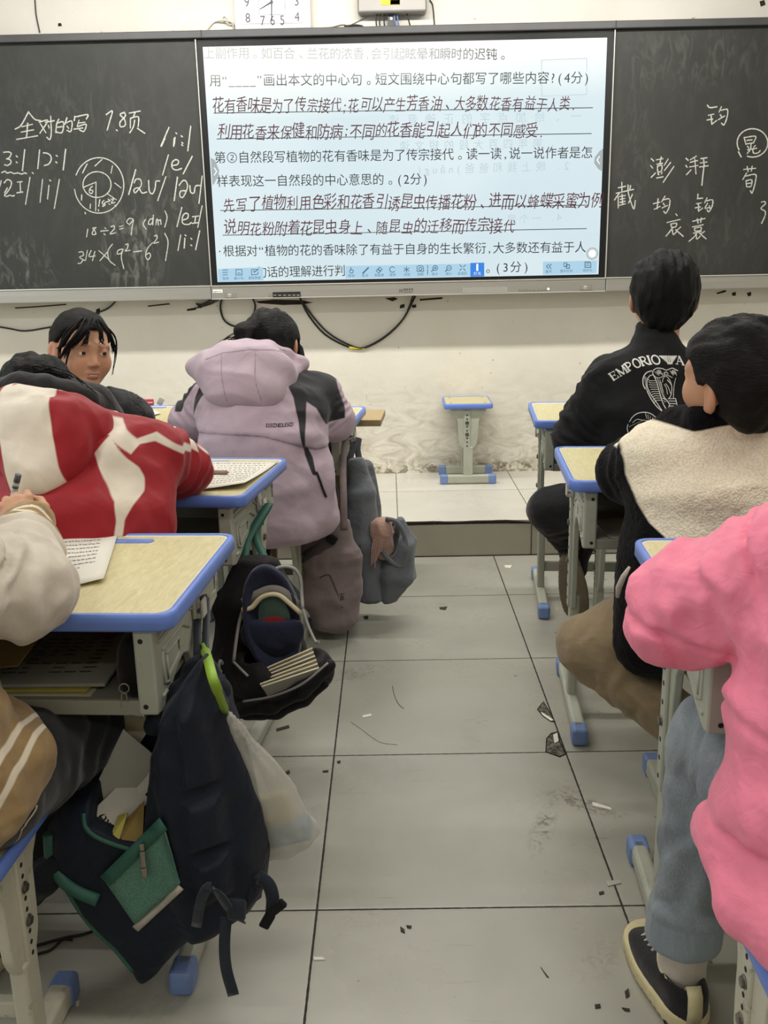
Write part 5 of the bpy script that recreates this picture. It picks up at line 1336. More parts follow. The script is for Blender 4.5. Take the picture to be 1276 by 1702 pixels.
def boy_fleece():
    t = person('x', (.735, 1.95))
    J = dict(spine=[(.735, 1.95, .44), (.725, 1.93, .60), (.715, 1.92, .76), (.705, 1.945, .85), (.70, 1.955, .915)], rx=[.205, .20, .205, .185, .085], ry=[.165, .15, .14, .11, .07],
             neck=(.70, 1.95, .90), shl=(.575, 1.955, .812), ell=(.535, 2.05, .765), wrl=(.66, 2.20, .775), hdl=(.9, .45, -.05), shr=(.87, 1.955, .825), elr=(.975, 2.03, .775), wrr=(.82, 2.19, .775), hdr=(-.9, .45, -.05),
             hpl=(.66, 1.96, .47), knl=(.468, 2.05, .345), anl=(.70, 1.87, .16), ftl=(.76, 1.81, .09), hpr=(.82, 2.0, .47), knr=(.93, 2.30, .43), anr=(.93, 2.26, .09), ftr=(.93, 2.40, .04))
    hd = Head(A_(1219, 633, 1.86), rot(34, 12, -16), 1.07)
    body(t, J, hd)
    soft('hair', lambda p: hd.cap(p, .018, streak=.006), hd.c-.18, hd.c+.18, M_HAIRX, t, .0042)
    Zp = lambda x, y: (lambda q: (q.x, q.z))(atY(x, y, 1.86))
    panel = [Zp(*q) for q in ((1053, 745), (1062, 724), (1078, 712), (1110, 710), (1150, 716), (1200, 703), (1240, 688), (1276, 668), (1420, 690), (1430, 860), (1330, 872), (1262, 872), (1225, 872), (1192, 888), (1165, 897), (1128, 897), (1100, 888), (1076, 866), (1062, 838), (1053, 800), (1050, 765))]
    def att(v):
        d = poly_sd(v[:, 0], v[:, 2], panel); y = v[:, 1]
        return np.minimum(d, 2.02-y)
    def jk(p):
        d = loft(p, J['spine'], J['rx'], J['ry'], .04)
        for s in 'lr':
            a = chain(p, [J['sh'+s], J['el'+s], J['wr'+s]], [.080, .064, .050], .03)-wrinkle(p, J['sh'+s], J['el'+s], 2, .003, 3)-wrinkle(p, J['el'+s], J['wr'+s], 3, .003, 8)
            d = smin(d, a, .045)
        d = smin(d, capsule(p, (.60, 1.90, .62), (.575, 1.95, .40), .11, .085), .05)            # flared hem on the left
        # rolled-down collar
        d = smin(d, chain(p, [(.605, 1.97, .895), (.63, 1.875, .908), (.70, 1.845, .93), (.78, 1.875, .945), (.83, 1.97, .935)], [.024, .028, .032, .032, .030], .02), .02)
        return d-creases(p, (5, 5, 4), .006, 12)-.0018*vnoise(p, 110)
    lo, hi = bounds(*J['spine'], J['ell'], J['elr'], J['wrl'], J['wrr'], r=.16); lo[2] = .34
    soft('fleece_jacket', jk, lo, hi, M_FLEECE, t, .005, {'panel': att})
    def tr(p):
        d = None
        for s in 'lr':
            a = chain(p, [J['hp'+s], J['kn'+s], J['an'+s]], [.088, .072, .054], .03)-wrinkle(p, J['kn'+s], J['an'+s], 3, .003, 4)-wrinkle(p, J['hp'+s], J['kn'+s], 3, .003, 14); d = a if d is None else smin(d, a, .012)
        d = smin(d, ellip(p, (.735, 1.95, .47), (.17, .14, .07)), .03); return d-creases(p, (7, 7, 7), .011, 16)
    lo, hi = bounds(J['hpl'], J['hpr'], J['knl'], J['knr'], J['anl'], J['anr'], r=.12); lo[2] = .05
    soft('trousers', tr, lo, hi, M_KHAKI, t, .0055)
    q = [atY(x, y, Y) for x, y, Y in ((1046, 942, 1.80), (1036, 958, 1.80), (1028, 976, 1.81), (1026, 992, 1.82))]; b = MB(); b.tube(q, [.003, .006, .0065, .004], 8); b.build('fleece_lining_edge', M_SOCK, t, True)
    shoe(t, (.80, 1.74, .01), (.70, 1.92, .10), (.3, -.3, 1), 1.0, M_CANVAS, M_SOLE); shoe(t, (.93, 2.44, .004), (.93, 2.21, .004), (0, 0, 1), 1.0, M_CANVAS, M_SOLE)
    return t
boy_fleece()['label'] = 'boy with short black hair in a black fleece with a cream back panel'

# ------------------------------------------------------------------ child in the pink padded coat (near right)
M_PINK = cloth('pink_coat', '#ea8099', .62, 0, .5, 8, .05, .15, spec=.3); M_JEAN = NT('light_jeans')
_n = M_JEAN; _f = _n.noise(_n.tc(scale=(1, 1, .5)), 9, 5, .6, .8); _w = _n.noise(_n.tc(scale=(260, 260, 60)), 2, 2)
_c = _n.ramp(_f, [(.3, C('#6c7379')), (.55, C('#848b90')), (.75, C('#a3a9ac'))]); _c = _n.mix(.25, _c, _n.ramp(_w, [(.3, C('#4e5963')), (.7, C('#9aa3a9'))]))
_cu = _n.step(_n.attr('cuff'), .002); _c = _n.mix(_n.math('MULTIPLY', _cu, .5), _c, C('#8e9aa2'))
_n.set(color=_c, rough=.9, spec=.15, sheen=.1); _n.set(normal=_n.bump(_f, .4, .02, _n.bump(_w, .25, .002))); M_JEAN = _n.m
def child_pink():
    t = person('x', (.60, 1.02))
    J = dict(spine=[(.605, 1.02, .46), (.612, 1.03, .54), (.622, 1.04, .66), (.635, 1.06, .79), (.64, 1.09, .89), (.64, 1.10, .96)], rx=[.16, .195, .20, .195, .165, .075], ry=[.13, .17, .165, .145, .11, .065],
             neck=(.64, 1.10, .95), shl=(.505, 1.09, .855), ell=(.400, 1.205, .752), wrl=(.60, 1.33, .775), hdl=(.9, .4, -.05), shr=(.79, 1.09, .86), elr=(.90, 1.17, .765), wrr=(.78, 1.34, .775), hdr=(-.8, .6, -.05),
             hpl=(.55, 1.06, .465), knl=(.524, 1.385, .462), anl=(.474, 1.325, .132), ftl=(.464, 1.42, .045), hpr=(.68, 1.06, .465), knr=(.72, 1.40, .462), anr=(.72, 1.38, .132), ftr=(.73, 1.49, .045))
    hd = Head((.645, 1.13, 1.085), rot(10, -14, 0), 1.08)
    body(t, J, hd)
    def hair(p): return smin(hd.cap(p, .020, nape=-.10, streak=.005), chain(p, [hd.W((0, -.10, .02)), hd.W((0, -.135, -.03)), hd.W((.01, -.13, -.12))], [.028, .030, .012], .02), .02)
    soft('hair', hair, hd.c-.22, hd.c+.18, M_HAIR, t, .005)
    sh, el, wr = V3(J['shl']), V3(J['ell']), V3(J['wrl'])
    def seam(p, c, n_, w=.007, dp=.010):
        s = (p-V3(c)) @ (V3(n_)/np.linalg.norm(n_)); return dp*np.exp(-(s/w)**2)
    def jk(p):
        d = loft(p, J['spine'], J['rx'], J['ry'], .04)
        # quilted torso
        d = d+.006*np.exp(-((p[:, 2]-.695-.03*np.sin(p[:, 0]*9))/.007)**2)+.008*np.exp(-((p[:, 2]-.84+.2*(p[:, 0]-.6))/.006)**2)
        d = d+.008*np.exp(-((p[:, 2]-.565-.18*(p[:, 0]-.6))/.008)**2)
        hem = chain(p, [(.43, 1.08, .495), (.428, .98, .458), (.472, .875, .446), (.56, .855, .446), (.66, .87, .455), (.76, .94, .475), (.79, 1.06, .515)], [.036]*7, .02); d = smin(d, hem, .035)
        for s in 'lr':
            a = chain(p, [J['sh'+s], J['el'+s], J['wr'+s]], [.082, .072, .056], .03)
            if s == 'l':
                a = a-wrinkle(p, sh, el, 3, .005, 3)-wrinkle(p, el, wr, 3, .006, 8)
                a = a+seam(p, sh+(el-sh)*.12, el-sh, .005, .014)*(capsule(p, sh, el, .2) < 0)
                a = a+.007*np.exp(-(((p-el) @ V3((.1, -.2, 1.0))+.004)/.006)**2)
            d = smin(d, a, .028)
        d = smin(d, loft(p, [(.64, 1.10, .93), (.643, 1.11, 1.0)], [.085, .078], [.08, .075]), .02)
        hood = ellip(p, (.66, .985, .89), (.14, .075, .085)); d = smin(d, hood, .02)
        pocket = capsule(p, (.452, .985, .70), (.462, .90, .60), .012); d = smin(d, pocket, .02)
        return d-creases(p, (7, 7, 7), .010, 22)-creases(p, (16, 16, 12), .004, 25)
    lo, hi = bounds(*J['spine'], J['ell'], J['elr'], J['wrl'], J['wrr'], r=.17); lo[2] = .41
    soft('padded_coat', jk, lo, hi, M_PINK, t, .005)
    def cuff(v): return .180-v[:, 2]
    def tr(p):
        d = None
        for s in 'lr':
            kn, an = V3(J['kn'+s]), V3(J['an'+s])
            a = chain(p, [J['hp'+s], kn, an+V3((0, 0, .01))], [.084, .071, .054], .03)-wrinkle(p, kn, an, 3, .003, 4)-wrinkle(p, J['hp'+s], kn, 5, .005, 31)
            cf = loft(p, [an+V3((0, .002, -.006)), an+V3((.004, .004, .050))], [.063, .064], [.064, .066]); cf = cf-.0014*np.sin(np.arctan2(p[:, 0]-an[0], p[:, 1]-an[1])*26)*np.exp(-((p[:, 2]-an[2]-.030)/.012)**2)
            a = smin(a, cf, .004); a = smax(a, (an[2]-.008)-p[:, 2], .004)
            a = sub(a, loft(p, [an+V3((0, 0, -.05)), an+V3((0, 0, .012))], [.050, .052], [.050, .052]), .004)
            # side seam ridge over the thigh
            d = a if d is None else smin(d, a, .012)
        d = smin(d, ellip(p, (.61, 1.05, .465), (.16, .13, .062)), .03)
        return d-creases(p, (8, 8, 6), .005, 34)
    lo, hi = bounds(J['hpl'], J['hpr'], J['knl'], J['knr'], J['anl'], J['anr'], r=.12); lo[2] = .06
    soft('jeans', tr, lo, hi, M_JEAN, t, .005, {'cuff': cuff})
    for (toe, heel, an) in (((.455, 1.495, .002), (.473, 1.245, .002), J['anl']), ((.74, 1.55, .002), (.72, 1.29, .002), J['anr'])):
        o, (hl, ax, sd, up, L) = shoe(t, toe, heel, (0, 0, 1), 1.10, M_CANVAS, M_SOLE, w=.042)
        an = V3(an); P = lambda a, b, c: tuple(hl+ax*a+sd*b+up*c)
        b = MB(); b.ribbon([P(.002, 0, .022), P(-.001, 0, .045), P(.002, 0, .072), P(.012, 0, .084), P(.018, 0, .074)], .024, tuple(sd), .003); b.build('heel_tab', M_SOLE, o, True)
        ring = [P(.068+.055*math.cos(a), .031*math.sin(a), .067-.010*math.cos(a)*0+.012*max(0, math.cos(a))) for a in np.linspace(0, 2*PI, 28)]
        b = MB(); b.tube(ring[:-1], .0035, 8, closed=True); b.build('collar_piping', M_SOLE, o, True)
        b = MB()
        for i in range(4): b.tube(bez([P(.135+i*.018, -.024, .052-i*.005), P(.14+i*.018, 0, .062-i*.006), P(.135+i*.018, .024, .052-i*.005)], 8), .0028, 6)
        b.build('laces', M_SOCK, o, True)
        soft('sock', lambda p: smin(capsule(p, an+V3((0, -.006, -.090)), an+V3((0, -.001, -.022)), .039, .040), ellip(p, an+V3((0, .03, -.090)), (.030, .055, .03)), .02), an-.12, an+.12, M_SOCK, t, .005)
    return t
child_pink()['label'] = 'child in a pink padded coat and turned-up grey jeans, elbow on the desk'

# ------------------------------------------------------------------ child in the lilac hooded coat (front left)
def panel_cloth(name, base, panel, rough=.75, sheen=.15, var=.05):
    n = NT(name); f = n.noise(n.tc(), 8, 3, .5, .6); g = n.noise(n.tc(), 24, 4)
    m = n.step(n.attr('panel'), .0016)
    def two(h): c = C(h); return n.ramp(g, [(.3, tuple(x*(1-var) for x in c[:3])+(1,)), (.7, tuple(min(1, x*(1+var)) for x in c[:3])+(1,))])
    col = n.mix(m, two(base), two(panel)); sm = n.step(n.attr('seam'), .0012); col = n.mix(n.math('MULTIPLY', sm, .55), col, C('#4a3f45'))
    n.set(color=col, rough=rough, sheen=sheen, spec=.25); n.set(normal=n.bump(f, .4, .025, n.bump(n.noise(n.tc(), 420, 2), .12, .001))); return n.m
M_LILAC = panel_cloth('lilac_coat_cloth', '#b5a2ae', '#26272a')
M_LHOOD = panel_cloth('lilac_hood_cloth', '#b8a5b1', '#b8a5b1')
def child_lilac():
    t = person('x', (-.40, 2.83))
    J = dict(spine=[(-.375, 2.83, .45), (-.385, 2.82, .58), (-.40, 2.83, .70), (-.405, 2.88, .80), (-.40, 2.95, .875), (-.39, 2.985, .915)], rx=[.205, .200, .190, .195, .165, .085], ry=[.165, .155, .145, .13, .10, .07],
             neck=(-.385, 2.99, .90), shl=(-.575, 2.95, .815), ell=(-.645, 2.955, .755), wrl=(-.50, 3.17, .775), hdl=(.7, .7, -.05), shr=(-.225, 2.95, .825), elr=(-.185, 2.965, .755), wrr=(-.30, 3.20, .775), hdr=(-.7, .7, -.05),
             hpl=(-.47, 2.88, .475), knl=(-.50, 3.20, .455), anl=(-.50, 3.14, .09), ftl=(-.50, 3.26, .045), hpr=(-.30, 2.88, .475), knr=(-.27, 3.20, .455), anr=(-.26, 3.12, .09), ftr=(-.25, 3.24, .045))
    hd = Head(A_(451, 578, 2.985)+V3((0, .02, -.012)), rot(-14, -26, -6), 1.02)
    body(t, J, hd)
    def hair(p):
        d = hd.cap(p, .016, nape=-.085, streak=.005)
        tail = chain(p, [hd.W((-.03, -.10, .045)), hd.W((-.05, -.120, .02)), A_(404, 568, 2.90), A_(376, 582, 2.87)], [.022, .027, .022, .010], .02)
        tail = tail-.004*vnoise(p, (30, 20, 60), 3)
        d = smin(d, tail, .015)
        lock = chain(p, [hd.W((.078, .03, .01)), hd.W((.088, .035, -.04)), hd.W((.08, .04, -.075))], [.014, .013, .004], .01)
        return smin(d, lock, .01)
    h = soft('hair', hair, hd.c-.22, hd.c+.2, M_HAIRX, t, .0042)
    b = MB(); rnd = random.Random(4)
    for i in range(16):
        a = Vector(A_(400+rnd.uniform(-12, 25), 556+rnd.uniform(-6, 14), 2.90)); e = Vector(A_(370+rnd.uniform(-8, 14), 584+rnd.uniform(-16, 10), 2.86)); strand(b, [a, (a+e)/2+Vector((-.012, -.01, .014*rnd.random())), e], .0014)
    b.build('loose_strands', M_HAIR, h, True)
    k = 3.9875; Zq = lambda x, y: (lambda q: (q.x, q.z))(atY(260+x/k, 520+y/k, 2.74))
    P1 = [Zq(*q) for q in ((850, 475), (985, 330), (1075, 380), (1165, 490), (1232, 690), (1232, 752), (1110, 772), (1072, 690), (1050, 650), (985, 602), (988, 880), (972, 880), (940, 720), (900, 570))]
    P2 = [Zq(*q) for q in ((972, 875), (1000, 890), (1035, 960), (1066, 1070), (1040, 1062), (985, 940))]
    P3 = [Zq(*q) for q in ((210, 400), (325, 512), (262, 585), (228, 645), (188, 722), (196, 600), (226, 508), (180, 520), (150, 565), (105, 640), (88, 708), (30, 712), (40, 600), (130, 500))]
    def panel(v): return np.maximum(np.maximum(poly_sd(v[:, 0], v[:, 2], P1), poly_sd(v[:, 0], v[:, 2], P2)), poly_sd(v[:, 0], v[:, 2], P3))
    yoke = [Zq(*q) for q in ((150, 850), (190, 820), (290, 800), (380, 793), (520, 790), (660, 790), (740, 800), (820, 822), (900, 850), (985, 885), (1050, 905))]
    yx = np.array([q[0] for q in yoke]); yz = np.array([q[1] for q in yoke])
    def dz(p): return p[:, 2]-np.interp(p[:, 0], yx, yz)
    def seam(v): return np.where((v[:, 1] < 2.86), .0022-np.abs(dz(v)+.0022), -1)  # yoke line darkened just below its edge: the flap's shadow painted into the colour
    def jk(p):
        d = loft(p, J['spine'], J['rx'], J['ry'], .04)
        hem = chain(p, [(-.60, 2.86, .475), (-.53, 2.72, .465), (-.40, 2.675, .46), (-.28, 2.70, .455), (-.215, 2.80, .46), (-.21, 2.90, .47)], [.026]*6, .02); d = smin(d, hem, .03)
        d = smin(d, capsule(p, (-.255, 2.80, .62), (-.235, 2.80, .49), .058, .05), .05)
        for s in 'lr':
            a = chain(p, [J['sh'+s], J['el'+s], J['wr'+s]], [.078, .062, .046], .03)-wrinkle(p, J['sh'+s], J['el'+s], 3, .004, 3)-wrinkle(p, J['el'+s], J['wr'+s], 5, .005, 8)
            d = smin(d, a, .035)
        z = dz(p); back = 1/(1+np.exp((p[:, 1]-2.86)/.01)); d = d-.0055*back/(1+np.exp(-np.clip(z, -.2, .2)/.0016))   # yoke flap over the lower back
        bd = np.exp(-((z+.035)/.03)**2); d = d-.004*bd*back*vnoise(p, (12, 5, 6), 4)
        return d-creases(p, (6, 6, 7), .008, 42)-creases(p, (12, 12, 16), .003, 45)
    lo, hi = bounds(*J['spine'], J['ell'], J['elr'], J['wrl'], J['wrr'], r=.17); lo[2] = .40
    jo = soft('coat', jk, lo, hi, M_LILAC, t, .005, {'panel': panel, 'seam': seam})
    def hood(p):
        k2 = 3.9875; Q = lambda x, y, Y: A_(260+x/k2, 520+y/k2, Y)
        d = ellip(p, Q(605, 375, 2.82), (.145, .066, .082)); d = smin(d, ellip(p, Q(595, 520, 2.775), (.075, .048, .055)), .07)
        rim = chain(p, [Q(232, 365, 2.90), Q(330, 300, 2.87), Q(450, 245, 2.86), Q(600, 218, 2.86), Q(740, 222, 2.87), Q(870, 265, 2.90), Q(985, 335, 2.95)], [.012, .014, .015, .016, .016, .014, .010], .02)
        d = smin(d, rim, .06)
        side = smin(capsule(p, Q(262, 385, 2.88), Q(450, 530, 2.79), .024, .042), capsule(p, Q(962, 360, 2.93), Q(755, 530, 2.79), .022, .042), .02); d = smin(d, side, .05)
        d = sub(d, ellip(p, Q(560, 190, 3.0), (.11, .10, .07)), .02)
        return d-creases(p, (6, 5, 7), .008, 52)
    hs = [[Zq(*q) for q in l] for l in (((412, 290), (425, 380), (440, 460), (470, 585)), ((640, 255), (648, 350), (660, 450), (700, 580)), ((300, 322), (420, 275), (600, 252), (760, 258), (900, 305)))]
    def hseam(v):
        d = np.full(len(v), 9.)
        for l in hs:
            for a, b in zip(l[:-1], l[1:]):
                a, b = np.array(a), np.array(b); e = b-a; w = v[:, [0, 2]]-a; tt = np.clip(w @ e/(e @ e), 0, 1); d = np.minimum(d, np.sqrt(((w-tt[:, None]*e)**2).sum(1)))
        return np.where(v[:, 1] < 2.88, .0016-d, -1)
    c = A_(415, 625, 2.8); soft('hood', hood, c-.26, c+.26, M_LHOOD, t, .0048, {'panel': lambda v: -np.ones(len(v)), 'seam': hseam})
    b = MB(); text_line(b, 'ESSCONEDLESCO', atY(441.5, 710.3, 2.70), atY(485.5, 710.3, 2.70), .0145, off=.02)
    drape(b, bvh_of(jo), 2.3); b.build('back_lettering', M_BLACK, t, True)
    b = MB(); zp = [atY(260+x/k, 520+y/k, 2.72) for x, y in ((1058, 1052), (1080, 1110), (1105, 1170), (1132, 1225))]
    bv = bvh_of(jo); zp = [bv.find_nearest(q)[0]+Vector((.003, -.003, 0)) for q in zp]; b.tube(bez(zp, 12), .0035, 6); b.build('pocket_zip', M_BLACK, t, True)
    def tr(p):
        d = None
        for s in 'lr':
            a = chain(p, [J['hp'+s], J['kn'+s], J['an'+s]], [.085, .070, .055], .03); d = a if d is None else smin(d, a, .02)
        return smin(d, ellip(p, (-.385, 2.86, .465), (.16, .13, .06)), .03)-creases(p, (8, 8, 8), .005, 6)
    lo, hi = bounds(J['hpl'], J['hpr'], J['knl'], J['knr'], J['anl'], J['anr'], r=.12); lo[2] = .06
    soft('trousers', tr, lo, hi, M_BLKCLOTH, t, .006)
    for s in 'lr': a = J['an'+s]; shoe(t, (a[0], a[1]+.17, .004), (a[0], a[1]-.055, .004), (0, 0, 1), 1.0, M_CANVAS, M_SOLE)
    return t
child_lilac()['label'] = 'child in a lilac hooded coat with black shoulders, bent over a desk'

# ------------------------------------------------------------------ girl looking back over her shoulder (front left)
M_BLKPUF = cloth('black_puffer', '#1b1a1c', .6, 0, .5, 6, .1, .1)
def girl_smile():
    t = person('x', (-1.03, 2.93))
    J = dict(spine=[(-1.03, 2.92, .46), (-1.03, 2.93, .60), (-1.035, 2.95, .74), (-1.035, 2.965, .82), (-1.03, 2.97, .87)], rx=[.16, .155, .165, .15, .07], ry=[.12, .115, .115, .09, .06],
             neck=(-1.02, 2.965, .86), shl=(-1.19, 2.97, .79), ell=(-1.25, 3.02, .755), wrl=(-1.12, 3.24, .775), hdl=(.6, .8, -.05), shr=(-.89, 2.95, .79), elr=(-.845, 3.0, .765), wrr=(-.95, 3.25, .775), hdr=(-.5, .8, -.05),
             hpl=(-1.11, 2.95, .475), knl=(-1.13, 3.28, .455), anl=(-1.13, 3.25, .09), ftl=(-1.13, 3.36, .045), hpr=(-.95, 2.95, .475), knr=(-.93, 3.28, .455), anr=(-.93, 3.25, .09), ftr=(-.92, 3.36, .045))
    hd = Head(A_(137, 585, 2.90), rot(180+38, -4, -5), 1.06)
    body(t, J, hd, h=.0032)
    hd.eyes(t, (-.22, -.02))
    def hair(p):
        q = hd.L(p); th = .017
        d = hd.cap(p, .012, hair_line=.070, nape=-.075, y0=-.002, sl=.85, streak=.003, sf=(26, 26, 40))
        # swept back to a tail behind the crown
        d = smin(d, chain(p, [hd.W((0, -.10, .035)), hd.W((0, -.135, .01)), hd.W((0, -.13, -.07))], [.03, .03, .012], .02), .02)
        return d
    h = soft('hair', hair, hd.c-.2, hd.c+.2, M_HAIRX, t, .004)
    b = MB(); rnd = random.Random(9)
    # thin fringe: locks fall from the parting over the brow, temple and cheek
    def lk(x0, pts, n, spread, r):
        for i in range(n):
            o = [Vector(hd.W((x+rnd.uniform(-spread, spread)*(j+.6)/len(pts), y+rnd.uniform(-.002, .003), z+rnd.uniform(-spread, spread)*.4))) for j, (x, y, z) in enumerate(pts)]
            strand(b, o, r, .0003)
    lk(0, [(.016, .066, .100), (.046, .092, .066), (.068, .084, .030), (.080, .060, -.012)], 40, .011, .0022)
    lk(0, [(.010, .068, .101), (.040, .096, .068), (.066, .084, .020), (.074, .066, -.040), (.070, .058, -.075)], 7, .006, .0014)
    lk(0, [(.0, .070, .102), (.030, .098, .070), (.052, .095, .042), (.066, .082, .018)], 30, .011, .0022)
    lk(0, [(.012, .070, .100), (.022, .100, .066), (.030, .104, .042), (.036, .099, .028)], 18, .010, .0018)
    lk(0, [(-.012, .072, .099), (-.014, .101, .070), (-.014, .105, .048), (-.018, .104, .036)], 20, .012, .0018)
    lk(0, [(-.020, .068, .099), (-.042, .094, .064), (-.056, .088, .034), (-.066, .074, .008)], 26, .011, .0020)
    lk(0, [(.030, .060, .100), (.072, .064, .060), (.083, .046, .010), (.080, .040, -.050)], 16, .006, .0018)
    lk(0, [(-.030, .058, .098), (-.074, .058, .050), (-.082, .046, .0), (-.073, .045, -.060)], 8, .006, .0013)
    lk(0, [(.024, .060, .102), (.062, .078, .066), (.078, .062, .030), (.082, .034, .012)], 40, .009, .0026)
    b.build('fringe', M_HAIR, h, True)
    b = MB(); b.box((0, 0, 0), (.020*hd.k, .003, .0035), bev=.001, mat=Matrix.Translation(Vector(hd.W((0, .0885, -.0562)))) @ Matrix([list(r)+[0] for r in hd.R.tolist()]+[[0, 0, 0, 1]])); b.build('teeth', M_TEETH, t, True)
    def jk(p):
        d = loft(p, J['spine'], J['rx'], J['ry'], .04)
        for s in 'lr': d = smin(d, chain(p, [J['sh'+s], J['el'+s], J['wr'+s]], [.080, .064, .048], .03)-wrinkle(p, J['sh'+s], J['el'+s], 4, .005, 3), .045)
        d = smin(d, loft(p, [(-1.03, 2.97, .83), (-1.028, 2.972, .885)], [.085, .078], [.08, .075]), .03)
        return d-creases(p, (8, 8, 7), .008, 62)
    lo, hi = bounds(*J['spine'], J['ell'], J['elr'], J['wrl'], J['wrr'], r=.15); lo[2] = .44
    soft('jacket', jk, lo, hi, M_BLKPUF, t, .0055)
    def tr(p):
        d = None
        for s in 'lr':
            a = chain(p, [J['hp'+s], J['kn'+s], J['an'+s]], [.085, .070, .055], .03); d = a if d is None else smin(d, a, .02)
        return smin(d, ellip(p, (-1.03, 2.92, .465), (.15, .12, .06)), .03)
    lo, hi = bounds(J['hpl'], J['hpr'], J['knl'], J['knr'], J['anl'], J['anr'], r=.12); lo[2] = .06
    soft('trousers', tr, lo, hi, M_BLKCLOTH, t, .007)
    for s in 'lr': a = J['an'+s]; shoe(t, (a[0], a[1]+.17, .004), (a[0], a[1]-.055, .004), (0, 0, 1), 1.0, M_CANVAS, M_SOLE)
    return t
girl_smile()['label'] = 'girl with a thin black fringe and dark jacket looking back over her shoulder'

# ------------------------------------------------------------------ child in the red and white jacket (middle left)
M_REDJ = panel_cloth('red_jacket_cloth', '#941a24', '#d8cdbd', .6, .1, .05)
M_DKROLL = cloth('dark_hood_lining', '#1f1e1f', .9, 300, .4)
def child_red():
    t = person('x', (-.66, 1.85))
    J = dict(spine=[(-.65, 1.83, .45), (-.66, 1.84, .58), (-.68, 1.88, .71), (-.69, 1.95, .80), (-.68, 2.02, .865), (-.675, 2.05, .90)], rx=[.195, .20, .205, .205, .175, .085], ry=[.15, .15, .145, .13, .10, .07],
             neck=(-.675, 2.04, .90), shl=(-.86, 2.0, .83), ell=(-.96, 2.10, .785), wrl=(-.78, 2.25, .78), hdl=(.8, .6, -.05), shr=(-.535, 2.0, .835), elr=(-.498, 2.10, .780), wrr=(-.62, 2.27, .785), hdr=(-.8, .5, -.05),
             hpl=(-.74, 1.86, .475), knl=(-.76, 2.18, .455), anl=(-.76, 2.14, .09), ftl=(-.76, 2.25, .045), hpr=(-.57, 1.86, .475), knr=(-.55, 2.18, .455), anr=(-.55, 2.14, .09), ftr=(-.54, 2.25, .045))
    hd = Head(A_(64, 688, 2.10), rot(10, -42, 0), 1.04)
    body(t, J, hd)
    def hair(p):
        d = hd.cap(p, .016, nape=-.09, streak=.005)
        d = smin(d, chain(p, [A_(112, 672, 2.06), A_(140, 685, 2.05), A_(176, 706, 2.03)], [.050, .034, .010], .02), .03)
        d = smin(d, chain(p, [A_(60, 652, 2.04), A_(30, 655, 2.02), A_(5, 662, 2.0)], [.035, .025, .015], .02), .03)
        return d-.003*vnoise(p, (20, 60, 60), 9)
    h = soft('hair', hair, hd.c-.22, hd.c+.22, M_HAIRX, t, .0042)
    b = MB(); rnd = random.Random(14)
    for i in range(26):
        a = Vector(A_(rnd.uniform(50, 110), rnd.uniform(604, 625), 2.03)); e = Vector(A_(a.x*0+rnd.uniform(120, 175), rnd.uniform(650, 690), 2.0)); strand(b, [a, (a+e)/2+Vector((.012, -.01, .022*rnd.random())), e], .0014)
    for i in range(12):
        a = Vector(A_(rnd.uniform(60, 100), rnd.uniform(608, 622), 2.02)); e = Vector(A_(rnd.uniform(5, 50), rnd.uniform(612, 640), 2.0)); strand(b, [a, (a+e)/2+Vector((-.006, -.006, .012*rnd.random())), e], .0012)
    b.build('loose_strands', M_HAIR, h, True)
    k = 3.544; Y0 = 1.84
    def Zq(x, y, Y=Y0): q = atY(x/k, 590+y/k, Y); return (q.x, q.z)
    stripe = [Zq(*q, 1.80) for q in ((515, 605), (585, 503), (640, 580), (700, 650), (765, 700), (800, 760), (816, 830), (785, 885), (755, 950), (752, 1100), (708, 1100), (714, 950), (692, 850), (600, 735))]
    band = [Zq(*q, 2.0) for q in ((620, 400), (615, 340), (700, 335), (760, 350), (870, 450), (960, 425), (1060, 500), (1240, 640), (1225, 660), (1130, 590), (1040, 520), (960, 472), (890, 478), (862, 520), (735, 412))]
    def panel(v):
        a = np.where(v[:, 1] < 2.02, poly_sd(v[:, 0], v[:, 2], stripe), -1); b_ = poly_sd(v[:, 0], v[:, 2], band); return np.maximum(a, b_)
    def seam(v): return -np.ones(len(v))
    def jk(p):
        d = loft(p, J['spine'], J['rx'], J['ry'], .04)
        hem = chain(p, [(-.84, 1.85, .465), (-.75, 1.72, .455), (-.65, 1.69, .45), (-.55, 1.72, .455), (-.46, 1.85, .465)], [.03]*5, .02); d = smin(d, hem, .035)
        for s in 'lr':
            a = chain(p, [J['sh'+s], J['el'+s], J['wr'+s]], [.080, .068, .052], .03)-wrinkle(p, J['sh'+s], J['el'+s], 3, .005, 3)-wrinkle(p, J['el'+s], J['wr'+s], 4, .005, 8)
            d = smin(d, a, .03)
        return d-creases(p, (6, 6, 6), .012, 72)-creases(p, (13, 13, 11), .004, 75)
    lo, hi = bounds(*J['spine'], J['ell'], J['elr'], J['wrl'], J['wrr'], r=.17); lo[2] = .41
    soft('jacket', jk, lo, hi, M_REDJ, t, .0055, {'panel': panel, 'seam': seam})
    hw = [Zq(*q, 1.78) for q in ((-140, 150), (-60, 220), (90, 175), (208, 185), (245, 300), (300, 500), (345, 660), (384, 760), (290, 800), (170, 835), (80, 830), (30, 690), (0, 560), (-60, 420))]
    Q = lambda x, y, Y: A_(x/k, 590+y/k, Y)
